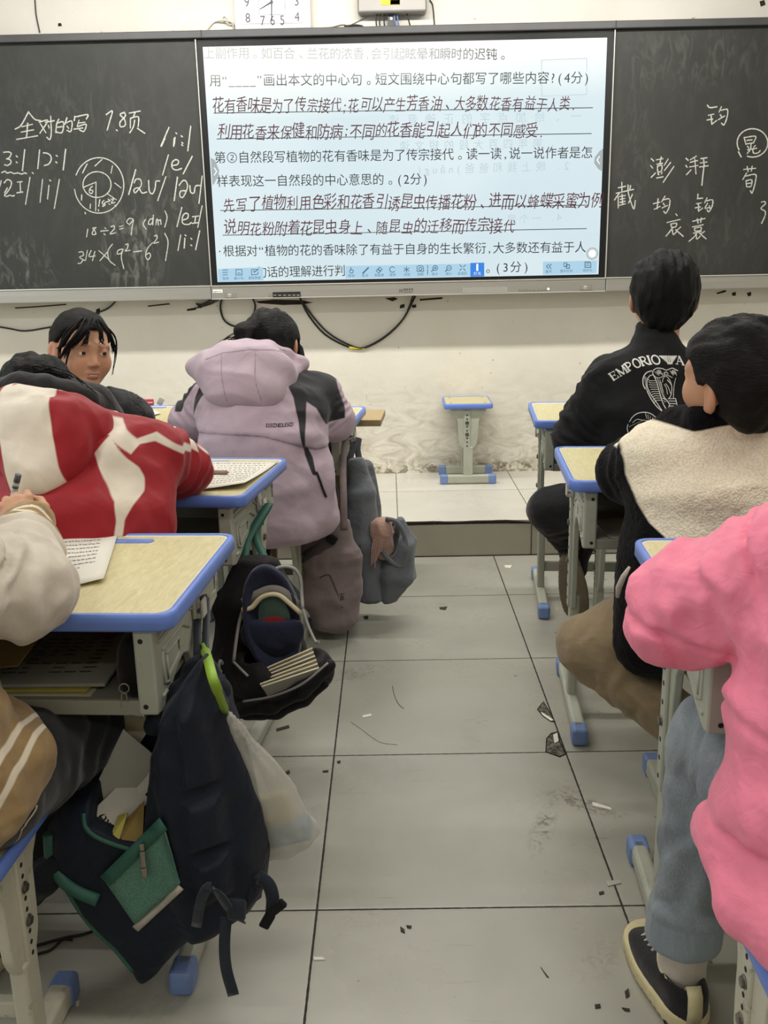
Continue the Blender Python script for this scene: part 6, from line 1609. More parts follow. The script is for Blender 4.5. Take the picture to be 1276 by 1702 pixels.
    def hood(p):
        d = ellip(p, Q(245, 445, 1.90), (.135, .066, .084)); d = smin(d, ellip(p, Q(230, 560, 1.84), (.105, .055, .09)), .05)
        d = smin(d, ellip(p, Q(200, 740, 1.79), (.060, .035, .050)), .05)
        d = smin(d, capsule(p, Q(470, 345, 1.98), Q(580, 420, 1.98), .024, .018), .04); d = smin(d, capsule(p, Q(580, 410, 1.96), Q(390, 630, 1.84), .018, .028), .05)
        d = smin(d, capsule(p, Q(-60, 370, 1.95), Q(100, 325, 1.93), .036, .036), .05)
        return d-creases(p, (6, 5, 5), .012, 82)-creases(p, (15, 12, 12), .005, 85)
    c = A_(70, 720, 1.88); soft('hood', hood, c-.28, c+.28, M_REDJ, t, .0048, {'panel': lambda v: np.where(v[:, 1] < 2.05, poly_sd(v[:, 0], v[:, 2], hw), -1), 'seam': seam})
    def roll(p):
        d = chain(p, [Q(-120, 290, 2.0), Q(0, 225, 1.97), Q(120, 190, 1.96), Q(260, 205, 1.97), Q(400, 245, 1.99), Q(500, 285, 2.01), Q(580, 330, 2.05), Q(640, 375, 2.09)], [.022, .024, .024, .024, .026, .028, .03, .026], .02)
        d = smin(d, chain(p, [Q(300, 200, 2.03), Q(450, 235, 2.05), Q(570, 270, 2.07), Q(640, 335, 2.09)], [.015, .025, .028, .024], .02), .02)
        return d-creases(p, (7, 7, 9), .007, 92)
    c = A_(90, 655, 2.0); soft('dark_lining', roll, c-.24, c+.24, M_DKROLL, t, .005)
    def tr(p):
        d = None
        for s in 'lr':
            a = chain(p, [J['hp'+s], J['kn'+s], J['an'+s]], [.085, .070, .055], .03); d = a if d is None else smin(d, a, .02)
        return smin(d, ellip(p, (-.655, 1.85, .465), (.16, .13, .06)), .03)-creases(p, (8, 8, 8), .005, 6)
    lo, hi = bounds(J['hpl'], J['hpr'], J['knl'], J['knr'], J['anl'], J['anr'], r=.12); lo[2] = .06
    soft('trousers', tr, lo, hi, M_BLKCLOTH, t, .007)
    for s in 'lr': a = J['an'+s]; shoe(t, (a[0], a[1]+.17, .004), (a[0], a[1]-.055, .004), (0, 0, 1), 1.0, M_CANVAS, M_SOLE)
    return t
child_red()['label'] = 'child in a red jacket with a red and white hood, head bowed over the desk'

# ------------------------------------------------------------------ child in the striped tan sweatshirt (near left): only an arm, hem and knee reach the frame
def sweat():
    n = NT('sweatshirt_cloth'); g = n.noise(n.tc(), 26, 4); f = n.noise(n.tc(), 9, 3, .5, .6)
    tan = n.ramp(g, [(.3, C('#8c7350')), (.7, C('#a1885f'))]); cr = n.ramp(g, [(.3, C('#c3b9aa')), (.7, C('#d3cabc'))])
    c = n.mix(n.step(n.attr('cream'), .002), tan, cr); c = n.mix(n.step(n.attr('stripe'), .001), c, C('#ded3bd'))
    n.set(color=c, rough=.95, sheen=.2, spec=.12); n.set(normal=n.bump(f, .4, .025, n.bump(n.noise(n.tc(), 300, 2), .25, .0015))); return n.m
M_SWEAT = sweat(); M_DENIM = cloth('dark_denim', '#232426', .9, 420, .4, 8, .15)
M_PENC = NT('clear_pen'); M_PENC.set(color=C('#dcdcd8'), rough=.12, trans=.6, ior=1.4); M_PENC = M_PENC.m
def child_tan():
    t = person('x', (-.70, 1.22))
    el = A_(34, 982, 1.285); wr = A_(44, 880, 1.50)
    J = dict(spine=[(-.70, 1.20, .45), (-.72, 1.19, .58), (-.76, 1.17, .70), (-.80, 1.17, .80), (-.81, 1.20, .87), (-.81, 1.22, .91)], rx=[.165, .165, .17, .17, .15, .08], ry=[.14, .14, .135, .125, .10, .065],
             neck=(-.81, 1.22, .90), shl=(-.96, 1.22, .83), ell=(-1.04, 1.36, .785), wrl=(-.84, 1.50, .775), hdl=(.7, .7, -.05), shr=V3(A_(-165, 975, 1.13)), elr=el, wrr=wr, hdr=(-.50, .62, .60), hur=(.25, -.70, .66),
             hpl=(-.78, 1.24, .475), knl=(-.82, 1.56, .455), anl=(-.82, 1.52, .09), ftl=(-.82, 1.63, .045), hpr=(-.62, 1.24, .482), knr=(-.545, 1.46, .455), anr=(-.76, 1.40, .09), ftr=(-.78, 1.51, .045), curl=.95)
    hd = Head((-.815, 1.29, 1.04), rot(-5, -25, 0), 1.08)
    body(t, J, hd, h=.0036)
    soft('hair', lambda p: hd.cap(p, .020, nape=-.09, streak=.005), hd.c-.17, hd.c+.18, M_HAIR, t, .005)
    ew = wr-el; Lw = float(np.linalg.norm(ew)); ew = ew/Lw
    def tpos(v): return (v-el) @ ew/Lw
    def near_arm(v): return capsule(v.astype(F32), el, wr, .11)
    def cream(v):
        tt = tpos(v); arm = np.minimum(capsule(v.astype(F32), J['shr'], el, .10), near_arm(v)); arm2 = np.minimum(capsule(v.astype(F32), J['shl'], J['ell'], .10), capsule(v.astype(F32), J['ell'], J['wrl'], .10))
        a = np.minimum(-arm, (.70-tt)*.2); return np.maximum(np.where(v[:, 2] > .66, a, -1), np.where(v[:, 2] > .66, -arm2, -1))
    def stripe(v):
        tt = tpos(v); c = np.where(near_arm(v) < 0, .0036-np.abs(np.abs((tt-.86)*Lw)-.011), -1)
        # two pale lines round the hem
        E_ = np.array([[q.x, q.z] for q in (atY(x_, y_, 1.18) for x_, y_ in ((80, 1130), (76, 1185), (72, 1235), (60, 1290), (35, 1345), (0, 1392), (-60, 1440)))]); d_ = np.full(len(v), 9.)
        for a_, b_ in zip(E_[:-1], E_[1:]):
            e_ = b_-a_; w_ = v[:, [0, 2]]-a_; t_ = np.clip(w_ @ e_/(e_ @ e_), 0, 1); d_ = np.minimum(d_, np.sqrt(((w_-t_[:, None]*e_)**2).sum(1)))
        s = .0040-np.abs(np.abs(d_-.035)-.0115)
        return np.maximum(c, np.where(v[:, 2] < .64, s, -1))
    def jk(p):
        d = loft(p, J['spine'], J['rx'], J['ry'], .04)
        hem = chain(p, [(-.91, 1.22, .50), (-.83, 1.09, .49), (-.73, 1.05, .485), (-.64, 1.08, .50), (-.575, 1.16, .52), (-.555, 1.24, .54), (-.60, 1.30, .545)], [.035, .035, .035, .035, .04, .042, .035], .02); d = smin(d, hem, .04)
        a = chain(p, [J['shr'], el, el+ew*Lw*.66], [.072, .068, .056], .03)-wrinkle(p, el, wr, 4, .005, 8)-wrinkle(p, J['shr'], el, 3, .006, 4)
        cf = capsule(p, el+ew*Lw*.62, el+ew*Lw*1.02, .046, .042)+.0022*np.cos(((p-el) @ ew)*2*PI/.022)
        d = smin(d, smin(a, cf, .008), .03)
        d = smin(d, chain(p, [J['shl'], J['ell'], J['wrl']], [.080, .066, .046], .03)-wrinkle(p, J['ell'], J['wrl'], 5, .006, 8), .04)
        d = smin(d, loft(p, [(-.81, 1.22, .88), (-.81, 1.23, .94)], [.08, .072], [.075, .07]), .02)
        return d-creases(p, (8, 8, 7), .009, 102)-creases(p, (17, 17, 15), .003, 105)
    lo, hi = bounds(*J['spine'], J['ell'], J['elr'], J['wrl'], J['wrr'], r=.17); lo[2] = .44
    soft('sweatshirt', jk, lo, hi, M_SWEAT, t, .005, {'cream': cream, 'stripe': stripe})
    def tr(p):
        d = None
        for s in 'lr':
            a = chain(p, [J['hp'+s], J['kn'+s], J['an'+s]], [.092, .080, .060], .03)-wrinkle(p, J['hp'+s], J['kn'+s], 3, .004, 9); d = a if d is None else smin(d, a, .02)
        d = smin(d, ellip(p, (-.69, 1.23, .468), (.17, .14, .065)), .03); return d-creases(p, (8, 8, 8), .006, 112)
    lo, hi = bounds(J['hpl'], J['hpr'], J['knl'], J['knr'], J['anl'], J['anr'], r=.12); lo[2] = .06
    to = soft('jeans', tr, lo, hi, M_DENIM, t, .0055)
    bv = bvh_of(to); b = MB()
    for pts in ([(0, 1400), (22, 1362), (34, 1360), (66, 1352), (94, 1339)], [(20, 1362), (24, 1385), (14, 1420)]):
        q = [bv.find_nearest(atY(x, y, 1.18))[0] for x, y in pts]; q = [v+(Vector((0, 0, CAMH))-v).normalized()*.002 for v in bez(q, 16)]; b.tube(q, .0014, 5)
    b.build('pocket_stitching', simple('pale_thread', '#a89f8a', .8), to, True)
    for s in 'lr': a = J['an'+s]; shoe(t, (a[0], a[1]+.17, .004), (a[0], a[1]-.055, .004), (0, 0, 1), 1.0, M_CANVAS, M_SOLE)
    return t, wr
tan, tan_wr = child_tan(); tan['label'] = 'child in a tan and cream sweatshirt with pale stripes, writing hand raised with a pen'
# the pen held in that hand
pa, pb = Vector(A_(30, 791, 1.585)), Vector(A_(9, 880, 1.585))
pn = thing('pen', 'clear plastic pen held upright in the hand of the child in the tan sweatshirt', 'pen', pb)
dv = (pb-pa).normalized()
b = MB(); b.cyl(pa+dv*.004, pb-dv*.012, .0052, seg=14); b.build('barrel', M_PENC, pn, True)
b = MB(); b.cyl(pa+dv*.002, pb-dv*.006, .0022, seg=10); b.build('refill', M_WPL, pn, True)
b = MB(); b.cyl(pa-dv*.003, pa+dv*.012, .0056, seg=14); b.cyl(pa+dv*.018, pa+dv*.023, .0054, seg=14); b.build('cap_ring', M_DKG, pn, True)
b = MB(); b.cyl(pb-dv*.014, pb, .0050, .0014, seg=14); b.build('tip', M_BOLT, pn, True)
# ================================================================== BAGS
def frame_axes(yaw, tilt_x=0, tilt_y=0):
    """columns: depth axis, width axis, height axis"""
    return np.array(Matrix.Rotation(math.radians(yaw), 3, 'Z') @ Matrix.Rotation(math.radians(tilt_y), 3, 'Y') @ Matrix.Rotation(math.radians(tilt_x), 3, 'X'), F32)
class Frame:
    def __init__(s, c, R): s.c = V3(c); s.R = R
    def L(s, p): return (p-s.c) @ s.R
    def W(s, *q): return Vector((s.c+s.R @ np.array(q, F32)).tolist())
    def d(s, *q): return Vector((s.R @ np.array(q, F32)).tolist())
M_NAVY = cloth('navy_nylon', '#121826', .62, 520, .35, 8, .12, .05, spec=.25); M_NAVYD = cloth('dark_nylon', '#10131b', .7, 520, .35, 8, .12, .05)
M_GREENT = simple('green_trim', '#28594a', .6, var=.1, vscale=40)
def mesh_cloth():
    n = NT('green_mesh'); v = n.vor(n.tc(), 520); c = n.ramp(v, [(.15, C('#2b4d42')), (.5, C('#5a8472'))]); n.set(color=c, rough=.7); n.set(normal=n.bump(v, .4, .001)); return n.m
M_GMESH = mesh_cloth(); M_REFL = simple('reflective_strip', '#b9b2a6', .45, .2, var=.1, vscale=60); M_WEB = cloth('dark_webbing', '#1c232c', .75, 700, .2); M_ZIP = simple('zip_metal', '#8a8478', .35, .8)
M_BLKN = cloth('black_nylon', '#111113', .7, 520, .4, 8, .15, .05); M_INNER = cloth('navy_lining', '#1b2036', .8, 400, .5, 7); M_PIPE = simple('grey_piping', '#8b8a86', .5)
M_PAPER = simple('white_paper', '#d9d5ca', .85, var=.03); M_PAPERB = simple('cream_paper', '#cfc4a3', .85, var=.05); M_PAPERG = simple('grey_paper', '#a9a69c', .85, var=.05)
M_PRNT = simple('print_ink', '#55534e', .9)

def navy_pack():
    t = thing('backpack', 'navy and green backpack hanging open, books inside, beside the plastic bag', 'backpack', (-.36, 1.42, 0))
    F = Frame(A_(272, 1392, 1.36), frame_axes(-12, 0, -14))     # +x faces the aisle, z up
    def xz(pts, Y): return np.array([[q.x, q.z] for q in (atY(x, y, Y) for x, y in pts)])
    side = xz([(262, 1188), (320, 1150), (330, 1300), (345, 1440), (345, 1540), (300, 1580), (238, 1640), (188, 1588), (128, 1518), (84, 1442), (74, 1386), (104, 1338), (138, 1326), (170, 1300)], 1.33)
    back = xz([(264, 1190), (300, 1140), (334, 1104), (345, 1116), (364, 1180), (398, 1290), (424, 1370), (437, 1450), (432, 1505), (408, 1540), (360, 1556), (322, 1552), (300, 1490), (280, 1380), (268, 1280)], 1.33)
    mouth = xz([(140, 1336), (150, 1384), (190, 1405), (236, 1417), (242, 1320), (258, 1215), (268, 1150), (200, 1130), (90, 1240), (118, 1300)], 1.30)
    pads = [xz(q, 1.33) for q in ([(300, 1170), (330, 1140), (352, 1190), (372, 1290), (310, 1292)], [(312, 1308), (376, 1308), (384, 1392), (326, 1396)], [(328, 1410), (386, 1408), (390, 1480), (340, 1488)])]
    pc_ = V3(atY(300, 1400, 1.29)); nb = V3((.50, -.866, 0))
    def body_(p):
        dA = smax(-poly_sd(p[:, 0], p[:, 2], side), np.abs(p[:, 1]-1.405)-.095, .055)
        w = (p-pc_) @ nb; pb = poly_sd(p[:, 0], p[:, 2], back); bump = np.zeros(len(p), F32)
        for q in pads: bump = np.maximum(bump, .022/(1+np.exp(-np.clip(poly_sd(p[:, 0], p[:, 2], q)-.006, -.1, .1)/.0035)))
        dB = smax(-pb, np.abs(w+.035)-.035-bump, .04)
        d = smin(dA, dB, .02)
        mo_ = smax(-poly_sd(p[:, 0], p[:, 2], mouth), np.abs(p[:, 1]-1.36)-.10, .01); d = sub(d, mo_, .010)
        return d-creases(p, (9, 9, 8), .006, 120)
    bo = soft('bag_body', body_, V3(atY(250, 1380, 1.38))-.34, V3(atY(250, 1380, 1.38))+.34, M_NAVY, t, .0046)
    bv = bvh_of(bo)
    def on(px, py, off=.002):
        o = Vector((0, 0, CAMH)); d = (atY(px, py, 1.3)-o).normalized(); h = bv.ray_cast(o, d)
        if h[0] is None: h = bv.find_nearest(atY(px, py, 1.30))
        return h[0]-d*off
    # mesh side pocket, its band and reflective edge
    TL, TR, BR, BL = (176, 1466), (271, 1372), (299, 1468), (224, 1536)
    def pt(u, v, off): a = Vector((*TL, 0)).lerp(Vector((*TR, 0)), u); b_ = Vector((*BL, 0)).lerp(Vector((*BR, 0)), u); c = a.lerp(b_, v); return on(c.x, c.y, off)
    g = [[pt(i/9, j/9, .010+.008*math.sin(PI*i/9)*(1-j/9)) for j in range(10)] for i in range(10)]
    b = MB(); b.sheet(g, .003); mo = b.build('mesh_pocket', M_GMESH, t, True)
    b = MB(); b.ribbon([pt(i/9, -.02, .014+.008*math.sin(PI*i/9)) for i in range(10)], .022, F.d(0, 0, 1), .003); b.build('pocket_band', M_GREENT, mo, True)
    b = MB(); b.ribbon([on(225+(300-225)*i/9, 1544-(1544-1474)*i/9, .004) for i in range(10)], .013, F.d(0, 0, 1), .002); b.build('reflective_strip', M_REFL, t, True)
    # green zip edges
    def path(pts, r, name, m, off=.001): b = MB(); b.tube(bez([on(x, y, off) for x, y in pts], 30), r, 7); return b.build(name, m, t, True)
    path([(139, 1352), (142, 1374), (158, 1390), (185, 1402), (215, 1412), (236, 1420)], .0038, 'green_edge', M_GREENT)
    path([(82, 1385), (86, 1430), (104, 1462), (130, 1482), (163, 1496)], .0105, 'green_panel', M_GREENT, .003)
    path([(92, 1470), (112, 1515), (140, 1560), (170, 1600), (205, 1632)], .0040, 'green_edge', M_GREENT)
    path([(236, 1300), (237, 1350), (238, 1405)], .0030, 'zip_edge', M_WEB)
    P_ = lambda x, y, Y: atY(x, y, Y)
    b = MB(); p0 = P_(236, 1408, 1.285); b.box(p0, (.008, .006, .012), bev=.002); b.box(p0+Vector((0, -.001, -.022)), (.009, .004, .030), bev=.002); b.box(p0+Vector((0, -.001, -.046)), (.011, .006, .018), bev=.003); b.build('zip_pull', M_ZIP, t, True)
    # shoulder straps, hem straps with buckles, top loop
    def rib(pts, w, name, m=M_WEB, th=.003, wd=None, off=.004): b = MB(); b.ribbon(bez([on(x, y, off) for x, y in pts], 24), w, wd or F.d(0, 1, 0), th); return b.build(name, m, t, True)
    yA = 1.30
    P = lambda x, y, Y=yA: atY(x, y, Y)
    b = MB(); b.ribbon(bez([P(352, 1130, 1.40), P(376, 1200, 1.385), P(402, 1290, 1.375), P(416, 1375, 1.37), P(424, 1440, 1.37), P(416, 1500, 1.36)], 24), [.055]*4+[.05]*21 if False else .052, F.d(.25, 1, 0), .012); b.build('shoulder_strap', M_NAVY, t, True)
    b = MB(); b.ribbon([P(399, 1381, 1.352), P(431, 1387, 1.372)], .010, (0, .2, 1), .003); b.build('reflective_strip', M_REFL, t, True)
    b = MB(); b.box(P(422, 1464, 1.355), (.030, .012, .022), (0, 0, -.2), bev=.003); b.build('strap_buckle', M_WEB, t, True)
    b = MB(); b.ribbon(bez([P(430, 1458, 1.34), P(446, 1470, 1.33), P(453, 1492, 1.325), P(452, 1516, 1.32)], 16), .022, (.5, .2, .8), .0035); b.build('hem_strap', M_WEB, t, True)
    b = MB(); b.box(P(460, 1509, 1.315), (.034, .010, .016), (0, -.7, 0), bev=.003); b.box(P(444, 1530, 1.315), (.018, .008, .030), (0, .5, 0), bev=.003); b.build('strap_end_buckle', M_BLKN, t, True)
    b = MB(); b.ribbon(bez([P(326, 1540, 1.262), P(333, 1500, 1.245), P(347, 1474, 1.24), P(364, 1486, 1.25), P(384, 1515, 1.262), P(402, 1532, 1.28)], 24), .016, (.6, .1, -.6), .003); b.build('hem_strap', M_WEB, t, True)
    b = MB(); b.box(P(393, 1512, 1.262), (.030, .010, .040), (0, .1, 0), bev=.006); b.build('strap_buckle', M_WEB, t, True)
    b = MB(); b.ribbon(bez([P(376, 1525, 1.262), P(373, 1570, 1.255), P(376, 1610, 1.25), P(388, 1654, 1.245)], 20), .018, (1, .1, .1), .0025); b.build('hem_strap', M_WEB, t, True)
    hk = Vector((-.345, 1.58, .625))
    b = MB(); b.ribbon(bez([P(335, 1112, 1.43), P(329, 1090, 1.50), hk+Vector((-.008, -.012, .012)), hk+Vector((.004, .004, .020)), P(341, 1090, 1.52), P(346, 1112, 1.45)], 24), .018, (.3, 1, .0), .003); b.build('hanging_loop', M_WEB, t, True)
    def flap(p):   # shoulder wing that sags beside the top
        d = chain(p, [P(330, 1116, 1.42), P(300, 1165, 1.39), P(266, 1196, 1.37), P(250, 1208, 1.36)], [.016, .022, .018, .008], .02); d = smin(d, chain(p, [P(336, 1114, 1.43), P(348, 1150, 1.42), P(366, 1200, 1.41)], [.018, .026, .030], .02), .03)
        return d-creases(p, (9, 9, 9), .008, 130)
    soft('top_yoke', flap, V3(P(300, 1160, 1.40))-.18, V3(P(300, 1160, 1.40))+.2, M_NAVY, t, .005)
    def tip(p): return chain(p, [P(96, 1432, 1.33), P(74, 1460, 1.33), P(62, 1496, 1.33)], [.018, .026, .010], .02)-creases(p, (9, 9, 9), .004, 135)
    soft('pocket_flap', tip, V3(P(75, 1460, 1.33))-.09, V3(P(75, 1460, 1.33))+.09, M_NAVYD, t, .005)
    return F, P
F_, PN = navy_pack()
# things stuffed inside that open bag
def slab(name, label, cat, pts, th, mats, group=None, edge=None):
    """book or sheet: quad of points with thickness towards the back"""
    q = [Vector(p) for p in pts]; n_ = (q[1]-q[0]).cross(q[3]-q[0]).normalized()
    if n_.y < 0: n_ = -n_
    b = MB(); v = q+[a+n_*th for a in q]
    b.add(v, [(0, 1, 2, 3)], 0); b.add(v, [(7, 6, 5, 4)], 0); b.add(v, [(0, 4, 5, 1), (1, 5, 6, 2), (2, 6, 7, 3), (3, 7, 4, 0)], 1)
    o = b.build(name, mats if isinstance(mats, list) else [mats, mats], None, False, fixn=True)
    return tag(o, label, cat, group)
M_OCHRE = simple('ochre_cover', '#8f763c', .7, var=.08); M_YELB = simple('yellow_cover', '#b9ad55', .7); M_TEAL = simple('teal_print', '#3f6f60', .6, var=.1)
bk = slab('exercise_book', 'white book with a round black emblem sticking up inside the navy and green backpack', 'book', [PN(140, 1362, 1.335), PN(172, 1408, 1.325), PN(250, 1330, 1.38), PN(212, 1290, 1.40)], .012, [M_PAPER, M_PAPERG])
b = MB()
bq = [Vector(v) for v in (PN(140, 1362, 1.335), PN(172, 1408, 1.325), PN(250, 1330, 1.38), PN(212, 1290, 1.40))]
ec = bq[0].lerp(bq[1], .52).lerp(bq[3].lerp(bq[2], .52), .22); eu = (bq[3]-bq[0]).normalized(); nn = (bq[1]-bq[0]).cross(bq[3]-bq[0]).normalized(); nn = nn if nn.y < 0 else -nn; ev = nn.cross(eu).normalized()
if ev.z > 0: ev = -ev
ring = [ec+nn*.002+eu*.0145*math.cos(a)+ev*.0145*math.sin(a) for a in np.linspace(0, 2*PI, 25)[:-1]]
b.tube(ring, .0016, 5, closed=True)
b.add([ec+nn*.0022]+[ec+nn*.0022+eu*.0138*math.cos(a)-ev*.0138*math.sin(a) for a in np.linspace(.35, PI-.35, 14)], [tuple([0]+list(range(1, 15)))])
for k in (-.5, -.1, .3): b.ribbon([ec+nn*.003+eu*(.0145*x)+ev*.0145*(k+.18*math.sin(x*5)) for x in np.linspace(-.75, .75, 9)], .003, ev, .0006)
b.build('round_emblem', M_BLACK, bk, True)
slab('exercise_book', 'ochre exercise book standing in the navy and green backpack', 'book', [PN(196, 1406, 1.312), PN(236, 1420, 1.306), PN(240, 1330, 1.36), PN(204, 1368, 1.345)], .010, [M_OCHRE, M_PAPERB])
slab('exercise_book', 'thin yellow booklet beside the ochre exercise book in the backpack', 'book', [PN(180, 1400, 1.316), PN(195, 1406, 1.312), PN(212, 1350, 1.345), PN(196, 1356, 1.352)], .006, [M_YELB, M_PAPERB])
for i, (pts, m, lab) in enumerate((([(140, 1345), (166, 1386), (264, 1262), (205, 1212)], M_PAPERG, 'grey sheaf of papers at the back of the navy and green backpack'), ([(150, 1366), (172, 1396), (260, 1300), (242, 1258)], M_PAPER, 'white sheaf of papers between the books of the navy and green backpack'),
                                   ([(140, 1322), (162, 1346), (258, 1196), (180, 1184)], M_PAPERB, 'brownish folded papers reaching highest out of the navy and green backpack'))):
    slab('paper_sheaf', lab, 'papers', [PN(x, y, 1.365+.018*i+(.04 if y < 1300 else 0)) for x, y in pts], .004, m)

# ------------------------------------------------------------------ white carrier bag on a lime strap
def film():
    n = NT('plastic_film'); tr = n.n.new('ShaderNodeBsdfTransparent'); mx = n.n.new('ShaderNodeMixShader'); tl = n.n.new('ShaderNodeBsdfTranslucent'); m2 = n.n.new('ShaderNodeMixShader')
    n.set(color=C('#d9d7cc'), rough=.35, spec=.5); f = n.noise(n.tc(scale=(1, 1, .35)), 22, 4, .6, 1.0); n.set(normal=n.bump(f, .6, .01))
    tl.inputs[0].default_value = C('#e3e1d6'); tr.inputs[0].default_value = (1, 1, 1, 1)
    m2.inputs[0].default_value = .35; n.L(n.b.outputs[0], m2.inputs[1]); n.L(tl.outputs[0], m2.inputs[2])
    mx.inputs[0].default_value = .40; n.L(m2.outputs[0], mx.inputs[1]); n.L(tr.outputs[0], mx.inputs[2]); n.L(mx.outputs[0], n.out.inputs[0]); return n.m
M_FILM = film(); M_LIME = simple('lime_strap', '#84a52b', .5, var=.1, vscale=20)
Yb = 1.50
PB = lambda x, y, Y=Yb: atY(x, y, Y)
cb = thing('carrier_bag', 'white translucent plastic bag hanging on a lime green strap', 'bag', (-.22, Yb, 0))
ax = PB(376, 1186, 1.36); bx_ = PB(478, 1400, 1.45)
def film_fn(p):
    a = V3(ax); bb = V3(bx_); ba = bb-a; L = float(np.linalg.norm(ba)); u = ba/L; w = (p-a) @ u; t = np.clip(w/L, 0, 1.0)
    sd = np.cross(u, V3((0, 1, 0))); sd /= np.linalg.norm(sd); q = p-a; x = q @ sd; y = q @ np.cross(sd, u)
    hw = .008+.062*t**.85-.004*np.sin(t*9); hd = .008+.034*t**.9
    d = (np.sqrt((x/hw)**2+(y/hd)**2)-1)*np.minimum(hw, hd); cut = w-L-.035*np.abs(x)/.05*np.sign(x)*-1*.2
    d = smax(d, cut, .012); d = smax(d, -w, .004)
    ang = np.arctan2(y/hd, x/hw); d = d-.0030*np.sin(ang*9+3*vnoise(p, 9, 3)+t*3)*np.clip(1.25-t, .3, 1)-.003*vnoise(p, 24, 7)
    return d
soft('plastic_film', film_fn, np.minimum(V3(ax), V3(bx_))-.09, np.maximum(V3(ax), V3(bx_))+.09, M_FILM, cb, .0042)
b = MB(); b.ribbon(bez([PB(331, 1066, 1.585), PB(338, 1074, 1.50), PB(345, 1094, 1.36), PB(353, 1125, 1.275), PB(364, 1155, 1.285), PB(376, 1186, 1.36)], 24), [.007]*6+[.015]*10+[.012]*4+[.007]*5, (1, .1, .25), .004); b.build('lime_strap', M_LIME, cb, True)
M_BLUEB = simple('blue_box', '#7d9cb4', .6, var=.05)
bb = MB(); dn = (bx_-ax).normalized(); rt = Matrix.Rotation(math.atan2(dn.x, -dn.z)*-1, 3, 'Y').to_euler()
bb.box(bx_-dn*.028+Vector((.003, 0, 0)), (.098, .040, .034), rt, bev=.006); tag(bb.build('blue_carton', M_BLUEB), 'pale blue carton at the bottom of the white plastic bag', 'carton')
bb = MB(); bb.box(bx_-dn*.086+Vector((-.002, .003, 0)), (.072, .024, .060), rt, bev=.006); tag(bb.build('paper_parcel', M_PAPERB), 'cream paper parcel lying above the blue carton in the plastic bag', 'parcel')

# ------------------------------------------------------------------ black backpack gaping open (middle left)
Yk = 2.08
PK = lambda x, y, Y=Yk: atY(x, y, Y)
kp = thing('backpack', 'black backpack with grey piping gaping open, notebooks and pouch inside', 'backpack', (-.28, Yk, 0))
def kbody(p):
    d = loft(p, [PK(428, 935, 2.14), PK(428, 1000, 2.13), PK(430, 1090, 2.11), PK(440, 1165, 2.09)], [.055, .098, .112, .100], [.045, .085, .10, .085], .03)
    d = smin(d, chain(p, [PK(395, 1110, 2.02), PK(450, 1135, 1.96), PK(520, 1112, 1.95)], [.050, .058, .045], .03), .03)
    cav = ellip(p, PK(452, 1030, 2.00), (.068, .075, .135), np.array(Matrix.Rotation(-.12, 3, 'Y'))); d = sub(d, cav, .012)
    cav2 = chain(p, [PK(415, 1110, 1.985), PK(475, 1098, 1.95), PK(515, 1075, 1.94)], [.036, .042, .036], .02); d = sub(d, cav2, .010)
    return d-creases(p, (8, 8, 8), .008, 140)
c = PK(445, 1060, 2.06); soft('bag_body', kbody, V3(c)-.30, V3(c)+.30, M_BLKN, kp, .0052)
def lining(p): return smax(ellip(p, PK(452, 1030, 2.00), (.0665, .0735, .133), np.array(Matrix.Rotation(-.12, 3, 'Y'))), -ellip(p, PK(450, 1030, 1.93), (.075, .075, .16), np.array(Matrix.Rotation(-.12, 3, 'Y'))), .006)-creases(p, (7, 7, 7), .004, 150)
soft('lining', lining, V3(c)-.26, V3(c)+.26, M_INNER, kp, .0055)
def lip(pts, r, name='piping', m=M_PIPE): b = MB(); b.tube(bez([PK(*q) for q in pts], 40), r, 7); return b.build(name, m, kp, True)
lip([(388, 1100, 1.955), (393, 1060, 1.975), (400, 1025, 1.99), (416, 985, 2.0), (440, 958, 2.01), (465, 943, 2.015), (488, 945, 2.015), (499, 962, 2.01), (501, 985, 2.0), (503, 1012, 1.975)], .0042)
lip([(503, 1012, 1.975), (512, 1040, 1.955), (524, 1066, 1.93), (530, 1067, 1.92)], .0035); lip([(388, 1100, 1.955), (400, 1112, 1.93), (412, 1124, 1.915)], .0032)
def fl_(pts, r, seed): 
    def f(p): return chain(p, [PK(*q) for q in pts], r, .015)-creases(p, (9, 9, 9), .004, seed)
    P_ = np.array([V3(PK(*q)) for q in pts]); return f, P_.min(0)-.07, P_.max(0)+.07
for pts, r, sd in (([(402, 1178, 1.93), (450, 1170, 1.90), (500, 1148, 1.885), (548, 1108, 1.89)], [.016, .019, .018, .014], 1), ([(408, 1188, 1.945), (460, 1182, 1.92), (505, 1160, 1.91), (540, 1136, 1.91)], [.014, .016, .016, .013], 2)):
    f, lo, hi = fl_(pts, r, sd); soft('front_flap', f, lo, hi, M_BLKN, kp, .005)
b = MB(); b.tube(bez([PK(404, 1166, 1.905), PK(450, 1158, 1.875), PK(500, 1138, 1.862), PK(545, 1102, 1.872)], 24), .0028, 6); b.build('zip_line', M_PIPE, kp, True)
b = MB(); b.ribbon(bez([PK(402, 980, 2.10), PK(407, 930, 2.16), PK(412, 896, 2.21), Vector((-.325, 2.29, .632)), Vector((-.32, 2.31, .636)), PK(424, 885, 2.26), PK(434, 915, 2.2), PK(441, 932, 2.16)], 36), .020, (1, .3, .1), .003); b.build('hanging_loop', M_GREENT, kp, True)
b = MB(); b.tube(bez([PK(372, 1108, 1.99), PK(366, 1098, 1.98), PK(364, 1112, 1.975), PK(372, 1120, 1.98)], 14), .004, 6); b.build('strap_ring', M_PIPE, kp, True)
M_GRYP = cloth('grey_pouch', '#77736c', .8, 400, .3); M_REDL = simple('red_print', '#8a1f22', .6)
